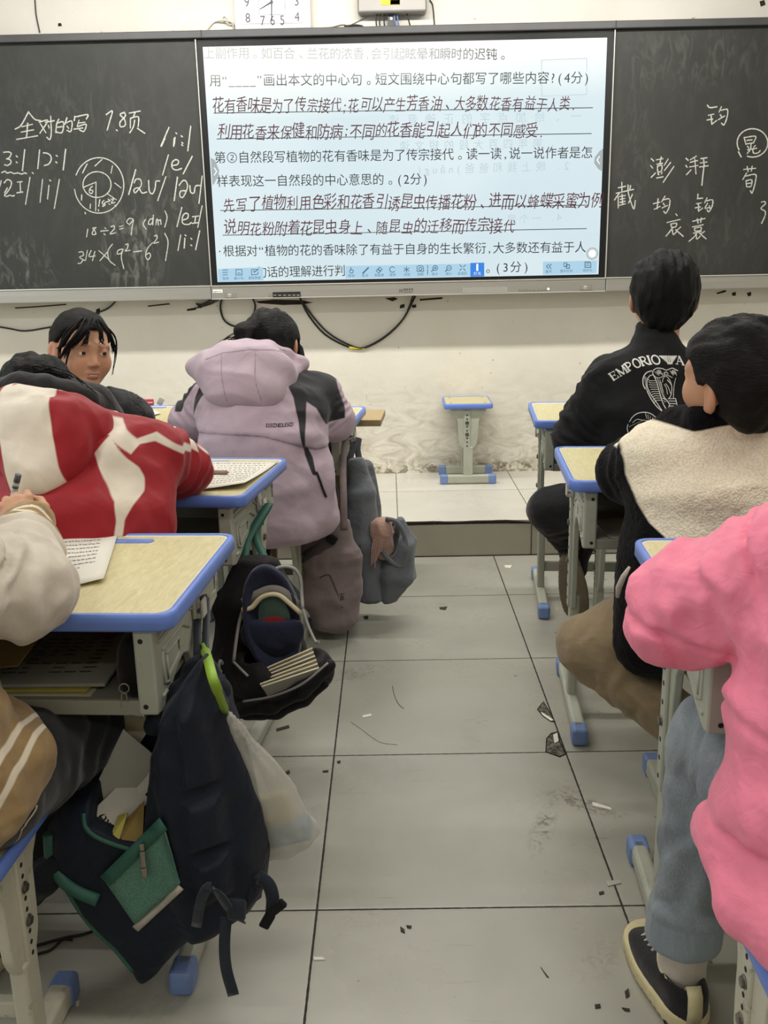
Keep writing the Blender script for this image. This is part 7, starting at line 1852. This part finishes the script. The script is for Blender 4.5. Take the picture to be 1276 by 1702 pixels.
# pouch and books in it
po = thing('pencil_pouch', 'grey and green pouch with a red print inside the black backpack', 'pouch', PK(452, 1040, 2.03))
def pou(p): return ellip(p, PK(452, 1030, 2.015), (.070, .022, .078), np.array(Matrix.Rotation(-.1, 3, 'Y')))-creases(p, (8, 8, 8), .006, 160)
soft('pouch_body', lambda p: smax(pou(p), (float(PK(452, 1033, 2.0).z)-p[:, 2]), .006), V3(PK(452, 1030, 2.015))-.11, V3(PK(452, 1030, 2.015))+.11, simple('sage_cover', '#5d7d70', .6, var=.1), po, .0045)
b = MB(); q = [PK(402, 1014, 1.985), PK(418, 1010, 1.982), PK(432, 995, 1.98), PK(448, 988, 1.978), PK(465, 990, 1.978), PK(482, 1004, 1.98), PK(500, 1020, 1.985)]
b.ribbon(bez(q, 24), .010, (0, .3, 1), .008); b.build('pouch_edge', M_PAPERB, po, True)
b = MB(); q = [PK(404, 1002, 1.995), PK(425, 990, 1.99), PK(448, 981, 1.988), PK(470, 985, 1.988), PK(496, 1008, 1.992)]; b.ribbon(bez(q, 20), .022, (0, .2, 1), .006); b.build('pouch_back', M_GRYP, po, True)
b = MB(); cc = PK(455, 1034, 1.982); b.add([cc+Vector((.026*math.cos(a), -.003, .014*math.sin(a))) for a in np.linspace(0, PI, 14)]+[cc+Vector((.026*math.cos(a), 0, .014*math.sin(a))) for a in np.linspace(0, PI, 14)], [tuple(range(14))]+[(i, i+1, i+15, i+14) for i in range(13)]); b.build('red_print', M_REDL, po, True, fixn=True)
def pou2(p): return smax(ellip(p, PK(454, 1052, 1.985), (.074, .016, .055), np.array(Matrix.Rotation(-.08, 3, 'Y'))), p[:, 2]-float(PK(452, 1036, 1.97).z), .006)-creases(p, (8, 8, 8), .003, 165)
soft('inner_pocket', pou2, V3(PK(452, 1052, 1.985))-.11, V3(PK(452, 1052, 1.985))+.11, M_INNER, kp, .0048)
for i in range(6):
    x0, y0, x1, y1 = 418+i*3.5, 1122+i*4.0, 519+i*2.2, 1078+i*6.5
    Yq = 1.95-.0145*i; m = [M_PAPERB, M_PAPER, M_PAPERG][i % 3]
    slab('notebook', ['tallest', 'second', 'third', 'fourth', 'fifth', 'lowest'][i]+' notebook from the back wedged in the black backpack', 'notebook', [PK(x0, y0, Yq), PK(x0+9, y0+15, Yq+.012), PK(x1+3, y1+14, Yq+.012), PK(x1, y1, Yq)], .0045, [m, M_PAPERB], 'notebooks in the black backpack')

# ------------------------------------------------------------------ taupe tote and grey backpack (front left)
M_TAUPE = cloth('taupe_canvas', '#7d6f6e', .9, 420, .45, 8, .08); M_TAUPED = cloth('taupe_strap', '#4a4040', .9, 420, .3); M_GREYB = cloth('grey_canvas', '#666a70', .85, 420, .45, 8, .1); M_GREYD = cloth('dark_grey_canvas', '#34363b', .85, 420, .4)
Yt = 2.96
PT = lambda x, y, Y=Yt: atY(x, y, Y)
tt = thing('tote_bag', 'taupe canvas tote hanging by two straps beside the child in the lilac coat', 'bag', (-.17, Yt, 0))
def tote(p):
    d = loft(p, [PT(540, 868), PT(545, 920), PT(550, 985), PT(562, 1030)], [.084, .096, .100, .075], [.035, .048, .058, .045], .03)
    d = smin(d, ellip(p, PT(562, 1028), (.070, .045, .045)), .03)
    d = sub(d, ellip(p, PT(546, 852, Yt), (.060, .024, .060)), .01)
    return d-creases(p, (8, 8, 6), .012, 170)-creases(p, (15, 15, 12), .003, 172)
c = PT(550, 955); to = soft('bag_body', tote, V3(c)-.24, V3(c)+.24, M_TAUPE, tt, .005)
def oncloth(o, px, py, Y, off=.002):
    bv = bvh_of(o); og = Vector((0, 0, CAMH)); d = (atY(px, py, Y)-og).normalized(); h = bv.ray_cast(og, d)
    if h[0] is None: h = bv.find_nearest(atY(px, py, Y))
    return h[0]-d*off
hx_ = Vector((-.125, 3.27, .632))
b = MB(); b.ribbon(bez([PT(572, 880, 2.93), PT(571, 830, 2.95), PT(570, 780, 3.02), PT(573, 735, 3.12), hx_+Vector((-.015, -.01, .01))], 30), .022, (1, .25, 0), .004); b.build('strap', M_TAUPE, tt, True)
b = MB(); b.ribbon(bez([PT(536, 872, 3.0), PT(543, 820, 3.02), PT(550, 770, 3.08), PT(560, 733, 3.16), hx_+Vector((-.02, 0, .014))], 30), .026, (1, .25, 0), .004); b.build('strap', M_TAUPED, tt, True)
b = MB(); b.ribbon(bez([oncloth(to, x, y, 2.9, .006) for x, y in ((500, 930), (520, 916), (540, 905), (552, 898))], 16), .030, (.3, .1, 1), .004); b.build('closing_strap', M_TAUPED, tt, True)
bc = oncloth(to, 551, 896, 2.9, .014); b = MB(); b.box(bc, (.036, .010, .030), (0, .6, 0), bev=.006); b.build('clip_buckle', M_BLKN, tt, True)
b = MB()
for x0, y0, x1, y1 in ((564, 988, 572, 987), (566, 991, 566, 997), (570, 990, 570, 996), (565, 997, 573, 996), (568, 990, 568, 994)): b.ribbon([oncloth(to, x0, y0, 2.9, .002), oncloth(to, x1, y1, 2.9, .002)], .0028, (0, 0, 1) if abs(x1-x0) > 2 else (1, 0, 0), .001)
b.build('stitched_mark', M_TAUPED, tt, True)
b = MB(); b.tube(bez([oncloth(to, x, y, 2.9, .001) for x, y in ((531, 960), (545, 955), (551, 963), (560, 985), (569, 1010))], 20), .0022, 5); b.build('seam', M_TAUPED, tt, True)
Yg = 3.12
PG = lambda x, y, Y=Yg: atY(x, y, Y)
gp = thing('backpack', 'grey backpack with its front hanging open beyond the taupe tote', 'backpack', (-.07, Yg, 0))
def gback(p):
    d = loft(p, [PG(592, 765, 3.16), PG(598, 820, 3.15), PG(606, 900, 3.14), PG(618, 985, 3.13)], [.022, .050, .066, .070], [.025, .045, .075, .075], .03)
    d = smin(d, capsule(p, PG(608, 775, 3.20), PG(622, 880, 3.20), .022, .03), .01)
    return d-creases(p, (8, 8, 6), .010, 180)
c = PG(606, 890, 3.15); go = soft('bag_body', gback, V3(c)-.28, V3(c)+.28, M_GREYB, gp, .005)
def gfront(p):
    d = loft(p, [PG(664, 862, 3.12), PG(666, 900, 3.12), PG(658, 950, 3.12), PG(640, 988, 3.12)], [.018, .044, .060, .045], [.03, .07, .085, .06], .03)
    d = sub(d, ellip(p, PG(634, 890, 3.06), (.058, .075, .085), np.array(Matrix.Rotation(-.3, 3, 'Y'))), .01)
    return d-creases(p, (8, 8, 7), .008, 190)
soft('front_panel', gfront, V3(c)-.30, V3(c)+.32, M_GREYB, gp, .0048)
lipg = [PG(641, 862, 3.07), PG(660, 868, 3.06), PG(672, 890, 3.055), (PG(675, 918, 3.05)), PG(668, 940, 3.045), PG(652, 935, 3.045), PG(638, 920, 3.05), PG(630, 905, 3.06)]
b = MB(); b.tube(bez(lipg, 36), .008, 8); b.build('front_rim', M_GREYB, gp, True)
b = MB(); b.ribbon(bez([PG(588, 800, 3.17), PG(582, 770, 3.20), PG(585, 750, 3.24), Vector((-.118, 3.305, .632)), PG(594, 748, 3.26), PG(600, 775, 3.22), PG(604, 800, 3.2)], 30), .022, (1, .3, 0), .004); b.build('hanging_loop', M_GREYD, gp, True)
b = MB(); b.ribbon(bez([PG(606, 780, 3.22), PG(614, 820, 3.21), PG(620, 860, 3.2), PG(624, 890, 3.18)], 16), .040, (1, .2, 0), .010); b.build('shoulder_strap', M_GREYD, gp, True)
b = MB()
for x, y0, y1 in ((652, 940, 965), (598, 905, 940)): b.tube([oncloth(go if x < 620 else go, x, y0, 3.05, .003), oncloth(go, x, y1, 3.05, .003)], .003, 6)
b.build('zip_pull', M_GREYD, gp, True)
M_SCARF = cloth('pink_scarf', '#a98a7c', .95, 300, .6, 10)
sc = thing('scarf', 'dusty pink fringed scarf bundled in the open grey backpack', 'scarf', (-.01, 3.08, .4))
def scf(p): return smin(ellip(p, PG(634, 880, 3.09), (.034, .040, .040)), ellip(p, PG(636, 905, 3.09), (.032, .035, .045)), .02)-creases(p, (14, 14, 14), .014, 200)
c = PG(634, 890, 3.09); soft('scarf_cloth', scf, V3(c)-.1, V3(c)+.1, M_SCARF, sc, .004)
for i in range(6):
    x = 617+i*2.6; y1 = [940, 936, 944, 932, 925, 915][i]
    b = MB(); b.tube(bez([PG(x+4, 896, 3.05), PG(x+1+i*.5, 915, 3.035), PG(x, y1, 3.035)], 12), .0026, 6); b.build('fringe_tassel', M_SCARF, sc, True)

# ================================================================== SMALL THINGS
H = .7185
def sheet_on(name, label, cat, corners, z, m, curl=(0, 0, 0, 0), lines=None, n=9, group=None, mat_ink=None):
    """paper lying on a desk: corners (pixel of the photograph laid on the desk top), lifted corner heights"""
    q = [atZ(x, y, z) for x, y in corners]
    def P(u, v):
        a = q[0].lerp(q[1], u); b_ = q[3].lerp(q[2], u); p = a.lerp(b_, v)
        h = (1-u)*(1-v)*curl[0]*(1-u)*(1-v)+u*(1-v)*curl[1]*u*(1-v)+u*v*curl[2]*u*v+(1-u)*v*curl[3]*(1-u)*v
        return p+Vector((0, 0, h+.0012*math.sin(u*5+v*3)+.0012))
    b = MB(); g = [[P(i/(n-1), j/(n-1)) for j in range(n)] for i in range(n)]
    if (g[1][0]-g[0][0]).cross(g[0][1]-g[0][0]).z < 0: g = g[::-1]
    b.sheet(g, .0006); o = b.build(name, m); tag(o, label, cat, group)
    if lines:
        b = MB(); rnd = random.Random(len(label))
        for (v, u0, u1) in lines:
            u = u0
            while u < u1:
                w = rnd.uniform(.015, .045); 
                b.ribbon([P(u, v+rnd.uniform(-.006, .006))+Vector((0, 0, .0012)), P(min(u+w, u1), v+rnd.uniform(-.006, .006))+Vector((0, 0, .0012))], .0022, (0, 1, 0), .0003); u += w+rnd.uniform(.008, .02)
        b.build('written_line', M_PRNT, o)
    return o
sheet_on('worksheet', 'handwritten worksheet on the desk beside the cream sleeve', 'paper', [(66, 893), (197, 884), (173, 967), (40, 990)], H, M_PAPER, (0, .002, .004, 0), [(.10+.075*i, .32, .80 if i < 8 else .62) for i in range(11)])
sheet_on('worksheet', 'printed worksheet under a bronze pen beside the red sleeve', 'paper', [(300, 769), (463, 768), (407, 812), (275, 818)], H, M_PAPER, (0, .003, .012, .002), [(.10+.08*i, .25, .92) for i in range(10)])
sheet_on('worksheet', 'loose crumpled worksheets on the desk with the red eraser case', 'paper', [(195, 673), (232, 673), (268, 688), (212, 703)], H, M_PAPER, (.01, .004, .002, .006), [(.12+.09*i, .15, .85) for i in range(8)])
sheet_on('worksheet', 'white paper lying over the corner of the desk before the fleece boy', 'paper', [(996, 756), (1060, 752), (1060, 786), (1012, 770)], H, M_PAPER, (0, 0, 0, 0))
def pen(label, a, c, r, m, m2, grp=None):
    a = Vector(a); c = Vector(c); d = (c-a).normalized(); L = (c-a).length
    t = thing('pen', label, 'pen', a)
    b = MB(); b.cyl(a, a+d*L*.86, r, seg=12); b.build('barrel', m, t, True)
    b = MB(); b.cyl(a+d*L*.86, c, r*.95, r*.25, seg=12); b.build('tip', m2, t, True)
    b = MB(); b.cyl(a+d*L*.05, a+d*L*.30, r*1.15, seg=12); b.box(a+d*L*.16+Vector((0, 0, r*1.3)), (L*.22, .003, .002), (0, 0, math.atan2(d.y, d.x)), bev=.0008); b.build('clip_cap', m2, t, True)
    return t
M_PENB = simple('bronze_pen', '#9c8877', .35, .2); M_PENP = simple('pink_pen', '#d8a29a', .4)
pen('bronze coloured pen lying on the worksheet beside the red sleeve', atZ(345, 784, H+.008), atZ(381, 785, H+.008), .0055, M_PENB, M_PENB)
pen('pink pen lying on the worksheets of the desk with the red eraser case', atZ(243, 693, H+.009), atZ(205, 693, H+.009), .0058, M_PENP, M_PAPER)
rc = thing('eraser_case', 'small red and pink box at the back edge of a desk', 'box', atZ(241, 674, H))
c = atZ(241, 674, H); b = MB(); b.box(c+Vector((0, 0, .012)), (.068, .024, .024), bev=.003); b.build('case', simple('crimson_card', '#b0253a', .5), rc, True)
b = MB(); b.box(c+Vector((.004, -.0125, .013)), (.060, .0015, .006)); b.build('pink_band', simple('pink_band', '#e6b3b6', .5), rc, True)
b = MB(); b.box(c+Vector((.062, .004, .014)), (.022, .004, .030), (0, .5, 0), bev=.001); tag(b.build('plastic_ruler', simple('clear_ruler', '#bdb9ac', .4)), 'small pale plastic ruler leaning beside the red box', 'ruler')
# cubby of the near left desk
M_POUCH = cloth('black_pouch', '#0d0d0f', .8, 500, .3)
pc = thing('pencil_case', 'black pencil case with a metal clip at the end of the desk tray', 'pencil case', (-.40, 1.45, .551))
Pq = lambda x, y, Y: atY(x, y, Y)
soft('case_body', lambda p: rbox(p, (-.415, 1.435, .607), (.034, .075, .055), .03)-creases(p, (9, 9, 9), .004, 210), V3((-.415, 1.435, .607))-.12, V3((-.415, 1.435, .607))+.12, M_POUCH, pc, .005)
b = MB(); k0 = Pq(206, 1144, 1.335); b.tube([k0+Vector((.008*math.cos(a), 0, .008*math.sin(a))) for a in np.linspace(0, 2*PI, 14)[:-1]], .0014, 6, closed=True)
b.tube([k0+Vector((-.004, -.002, -.008)), k0+Vector((-.006, -.002, -.030)), k0+Vector((.006, -.002, -.030)), k0+Vector((.003, -.002, -.008))], .0013, 6, closed=True); b.build('metal_clip', M_ZIP, pc, True)
zt_ = .5515
for i, (x0, x1, y0, y1, m, lab, th) in enumerate(((-.80, -.490, 1.385, 1.60, M_PAPERB, 'lowest booklet of the pile in the tray under the cream sleeve', .007), (-.80, -.500, 1.39, 1.60, M_YELB, 'yellow booklet in the pile in the tray under the cream sleeve', .005), (-.82, -.475, 1.395, 1.62, M_PAPERG, 'grey printed papers topmost in the tray under the cream sleeve', .006))):
    b = MB(); b.box(((x0+x1)/2, (y0+y1)/2, zt_+th/2), (x1-x0, y1-y0, th), (0, 0, -.05+.02*i), bev=.0012); o = b.build('booklet', m); tag(o, lab, 'booklet', 'booklets in the tray under the cream sleeve'); zt_ += th+.0012
    if i == 2:
        b = MB(); rnd = random.Random(3)
        for r in range(9):
            for k in range(9):
                if rnd.random() < .85: b.ribbon([(-.74+k*.026, 1.44+r*.018, zt_), (-.74+k*.026+rnd.uniform(.012, .024), 1.44+r*.018, zt_)], .004, (0, 1, 0), .0004)
        b.build('printed_line', M_PRNT, o)
soft_red = thing('plastic_packet', 'red packet behind the papers in the tray under the cream sleeve', 'packet', (-.52, 1.62, .571))
soft('red_wrapper', lambda p: ellip(p, (-.535, 1.60, .606), (.045, .022, .034))-creases(p, (14, 14, 14), .010, 220), V3((-.535, 1.60, .606))-.08, V3((-.535, 1.60, .606))+.08, simple('red_wrapper', '#7a1420', .4), soft_red, .005)
slab('folder', 'brown card folder leaning over the papers in the tray under the cream sleeve', 'folder', [Vector((-.86, 1.36, .60)), Vector((-.60, 1.36, .622)), Vector((-.60, 1.55, .64)), Vector((-.86, 1.55, .62))], .003, M_OCHRE)
# cubby of the desk in front of the fleece boy
for i in range(3):
    b = MB(); b.box((.62+.02*i, 2.26+.015*i, .5545+.006*i), (.26, .17, .004), (0, 0, -.1+.08*i), bev=.001)
    tag(b.build('booklet', [M_TEAL, M_PAPER, M_PAPERG][i]), ['green printed booklet at the bottom of the tray under the fleece boy\'s arm', 'white booklet between two others in the tray under the fleece boy\'s arm', 'grey booklet topmost in the tray under the fleece boy\'s arm'][i], 'booklet')
# litter on the floor and the broken tile corners
M_SCRAP = simple('paper_scrap', '#d9d4c6', .9); M_DIRT = simple('dark_litter', '#3a332a', .9, var=.3, vscale=60)
flo = bpy.data.objects['floor']
def patch(pts, m, name, z=.0008, parent=None):
    q = [atZ(x, y, 0) for x, y in pts]; n_ = len(q); b = MB()
    b.add([(v.x, v.y, z) for v in q]+[(v.x, v.y, .0001) for v in q], [tuple(range(n_))]+[(i, i+n_, (i+1) % n_+n_, (i+1) % n_) for i in range(n_)]); return b.build(name, m, parent, False, fixn=True)
M_BROKEN = NT('broken_mortar'); _f = M_BROKEN.noise(M_BROKEN.pos(), 70, 6, .75); M_BROKEN.set(color=M_BROKEN.ramp(_f, [(.42, C('#2b2821')), (.52, C('#6d675b')), (.66, C('#8d887b'))]), rough=.95); M_BROKEN.set(normal=M_BROKEN.bump(_f, .9, .006)); M_BROKEN = M_BROKEN.m
M_DARKG = simple('dark_gap', '#1e1b16', .95)
for pts in ([(903, 1166), (911, 1180), (922, 1200), (915, 1199), (902, 1190), (893, 1179)], [(908, 1228), (916, 1219), (927, 1216), (930, 1232), (940, 1253), (930, 1258), (914, 1252), (907, 1250)]):
    o = patch(pts, M_BROKEN, 'broken_tile_corner', .0009, flo); o['kind'] = 'structure'
    q = [atZ(x, y, .001) for x, y in pts]; b = MB(); b.tube(q, .0016, 5, closed=True); o = b.build('broken_tile_edge', M_DARKG, flo); o['kind'] = 'structure'
for pts in ([(899, 1184), (912, 1192), (920, 1198), (914, 1199), (901, 1190)], [(919, 1222), (926, 1219), (928, 1233), (921, 1236)]):
    o = patch(pts, M_SCRAP, 'broken_tile_chip', .002, flo); o['kind'] = 'structure'
scraps = [([(391, 1188), (399, 1182), (400, 1190), (394, 1195)], 0), ([(600+2, 1190), (617, 1187), (617, 1191), (603, 1194)], 0), ([(984, 1334), (1014, 1343), (1016, 1347), (985, 1340)], 0), ([(1006, 1466), (1030, 1463), (1032, 1469), (1010, 1474)], 1), ([(521, 1592), (536, 1592), (541, 1596), (522, 1597)], 0), ([(838, 940), (851, 940), (848, 945), (839, 944)], 0),
          ([(665, 1541), (672, 1546), (673, 1552), (666, 1549)], 2), ([(675, 1539), (684, 1540), (683, 1544), (677, 1543)], 2), ([(459, 1212), (480, 1206), (481, 1210), (460, 1216)], 2), ([(730, 1010), (743, 1009), (740, 1014), (731, 1013)], 2), ([(604, 1025), (612, 1024), (611, 1029), (605, 1028)], 2), ([(898, 1608), (904, 1616), (912, 1626), (908, 1624)], 2), ([(1000-12, 1671), (997, 1670), (998, 1676), (989, 1677)], 2), ([(1033, 1676), (1046, 1678), (1046, 1682), (1038, 1681)], 2), ([(1038, 1649), (1044, 1644), (1046, 1656), (1040, 1660)], 2), ([(475, 1283), (481, 1281), (482, 1286), (476, 1288)], 2), ([(66+60, 1666), (132, 1664), (131, 1672), (126, 1672)], 0), ([(995, 1484), (1003, 1482), (1004, 1486), (996, 1488)], 2), ([(560, 1266), (566, 1265), (565, 1269), (561, 1269)], 2), ([(540-4, 1282), (546, 1281), (545, 1284), (537, 1284)], 2)]
labs = ['white paper scrap beside the black backpack flaps', 'small white paper scrap in the middle of the aisle', 'long narrow white paper strip by the tile joint in the aisle', 'grey scrap lying across the tile joint near the shoe', 'white paper scrap on the tile joint near the bottom of the aisle', 'white scrap near the platform step', 'larger dark crumb low in the aisle', 'smaller dark crumb low in the aisle', 'dark pencil stub near the black backpack', 'dark leaf scrap beyond the grey backpack', 'tiny dark crumb beside the grey backpack', 'long dark splinter low in the aisle', 'square dark crumb beside the canvas shoe', 'curled dark shaving beside the canvas shoe', 'flat dark fleck beside the canvas shoe', 'dark crumb on the tile just past the plastic bag', 'white crumb beside the worn stool foot', 'dark shaving close to the tile joint before the shoe', 'dark fleck above the plastic bag near the tile joint', 'second dark fleck above the plastic bag']
for (pts, k), lab in zip(scraps, labs):
    tag(patch(pts, [M_SCRAP, M_PAPERG, M_DIRT][k], ['paper_scrap', 'paper_scrap', 'floor_crumb'][k], .0022), lab, 'scrap' if k < 2 else 'crumb', 'litter on the floor')
def thread(pts, lab, r=.0008): q = [atZ(x, y, r) for x, y in pts]; tag(MB().tube(bez(q, 20), r, 5).build('thread', M_DIRT), lab, 'thread', 'litter on the floor')
thread([(652, 1140), (655, 1155), (662, 1170), (671, 1178)], 'curved dark hair lying in the middle of the aisle'); thread([(583, 1200), (600, 1212), (630, 1233), (660, 1238)], 'long thin hair lying by the tile joint of the aisle', .0005)
q = [(40, 1577), (80, 1566), (110, 1558), (138, 1553), (160, 1545)]; tag(MB().tube(bez([atZ(x, y, .003) for x, y in q], 24), .0028, 7).build('cable', M_CABK), 'upper black cable lying on the floor behind the worn stool', 'cable')
q = [(35, 1600), (62, 1586), (85, 1578), (104, 1562), (120, 1562)]; tag(MB().tube(bez([atZ(x, y, .003) for x, y in q], 24), .0026, 7).build('cable', M_CABK), 'lower black cable lying on the floor behind the worn stool', 'cable')
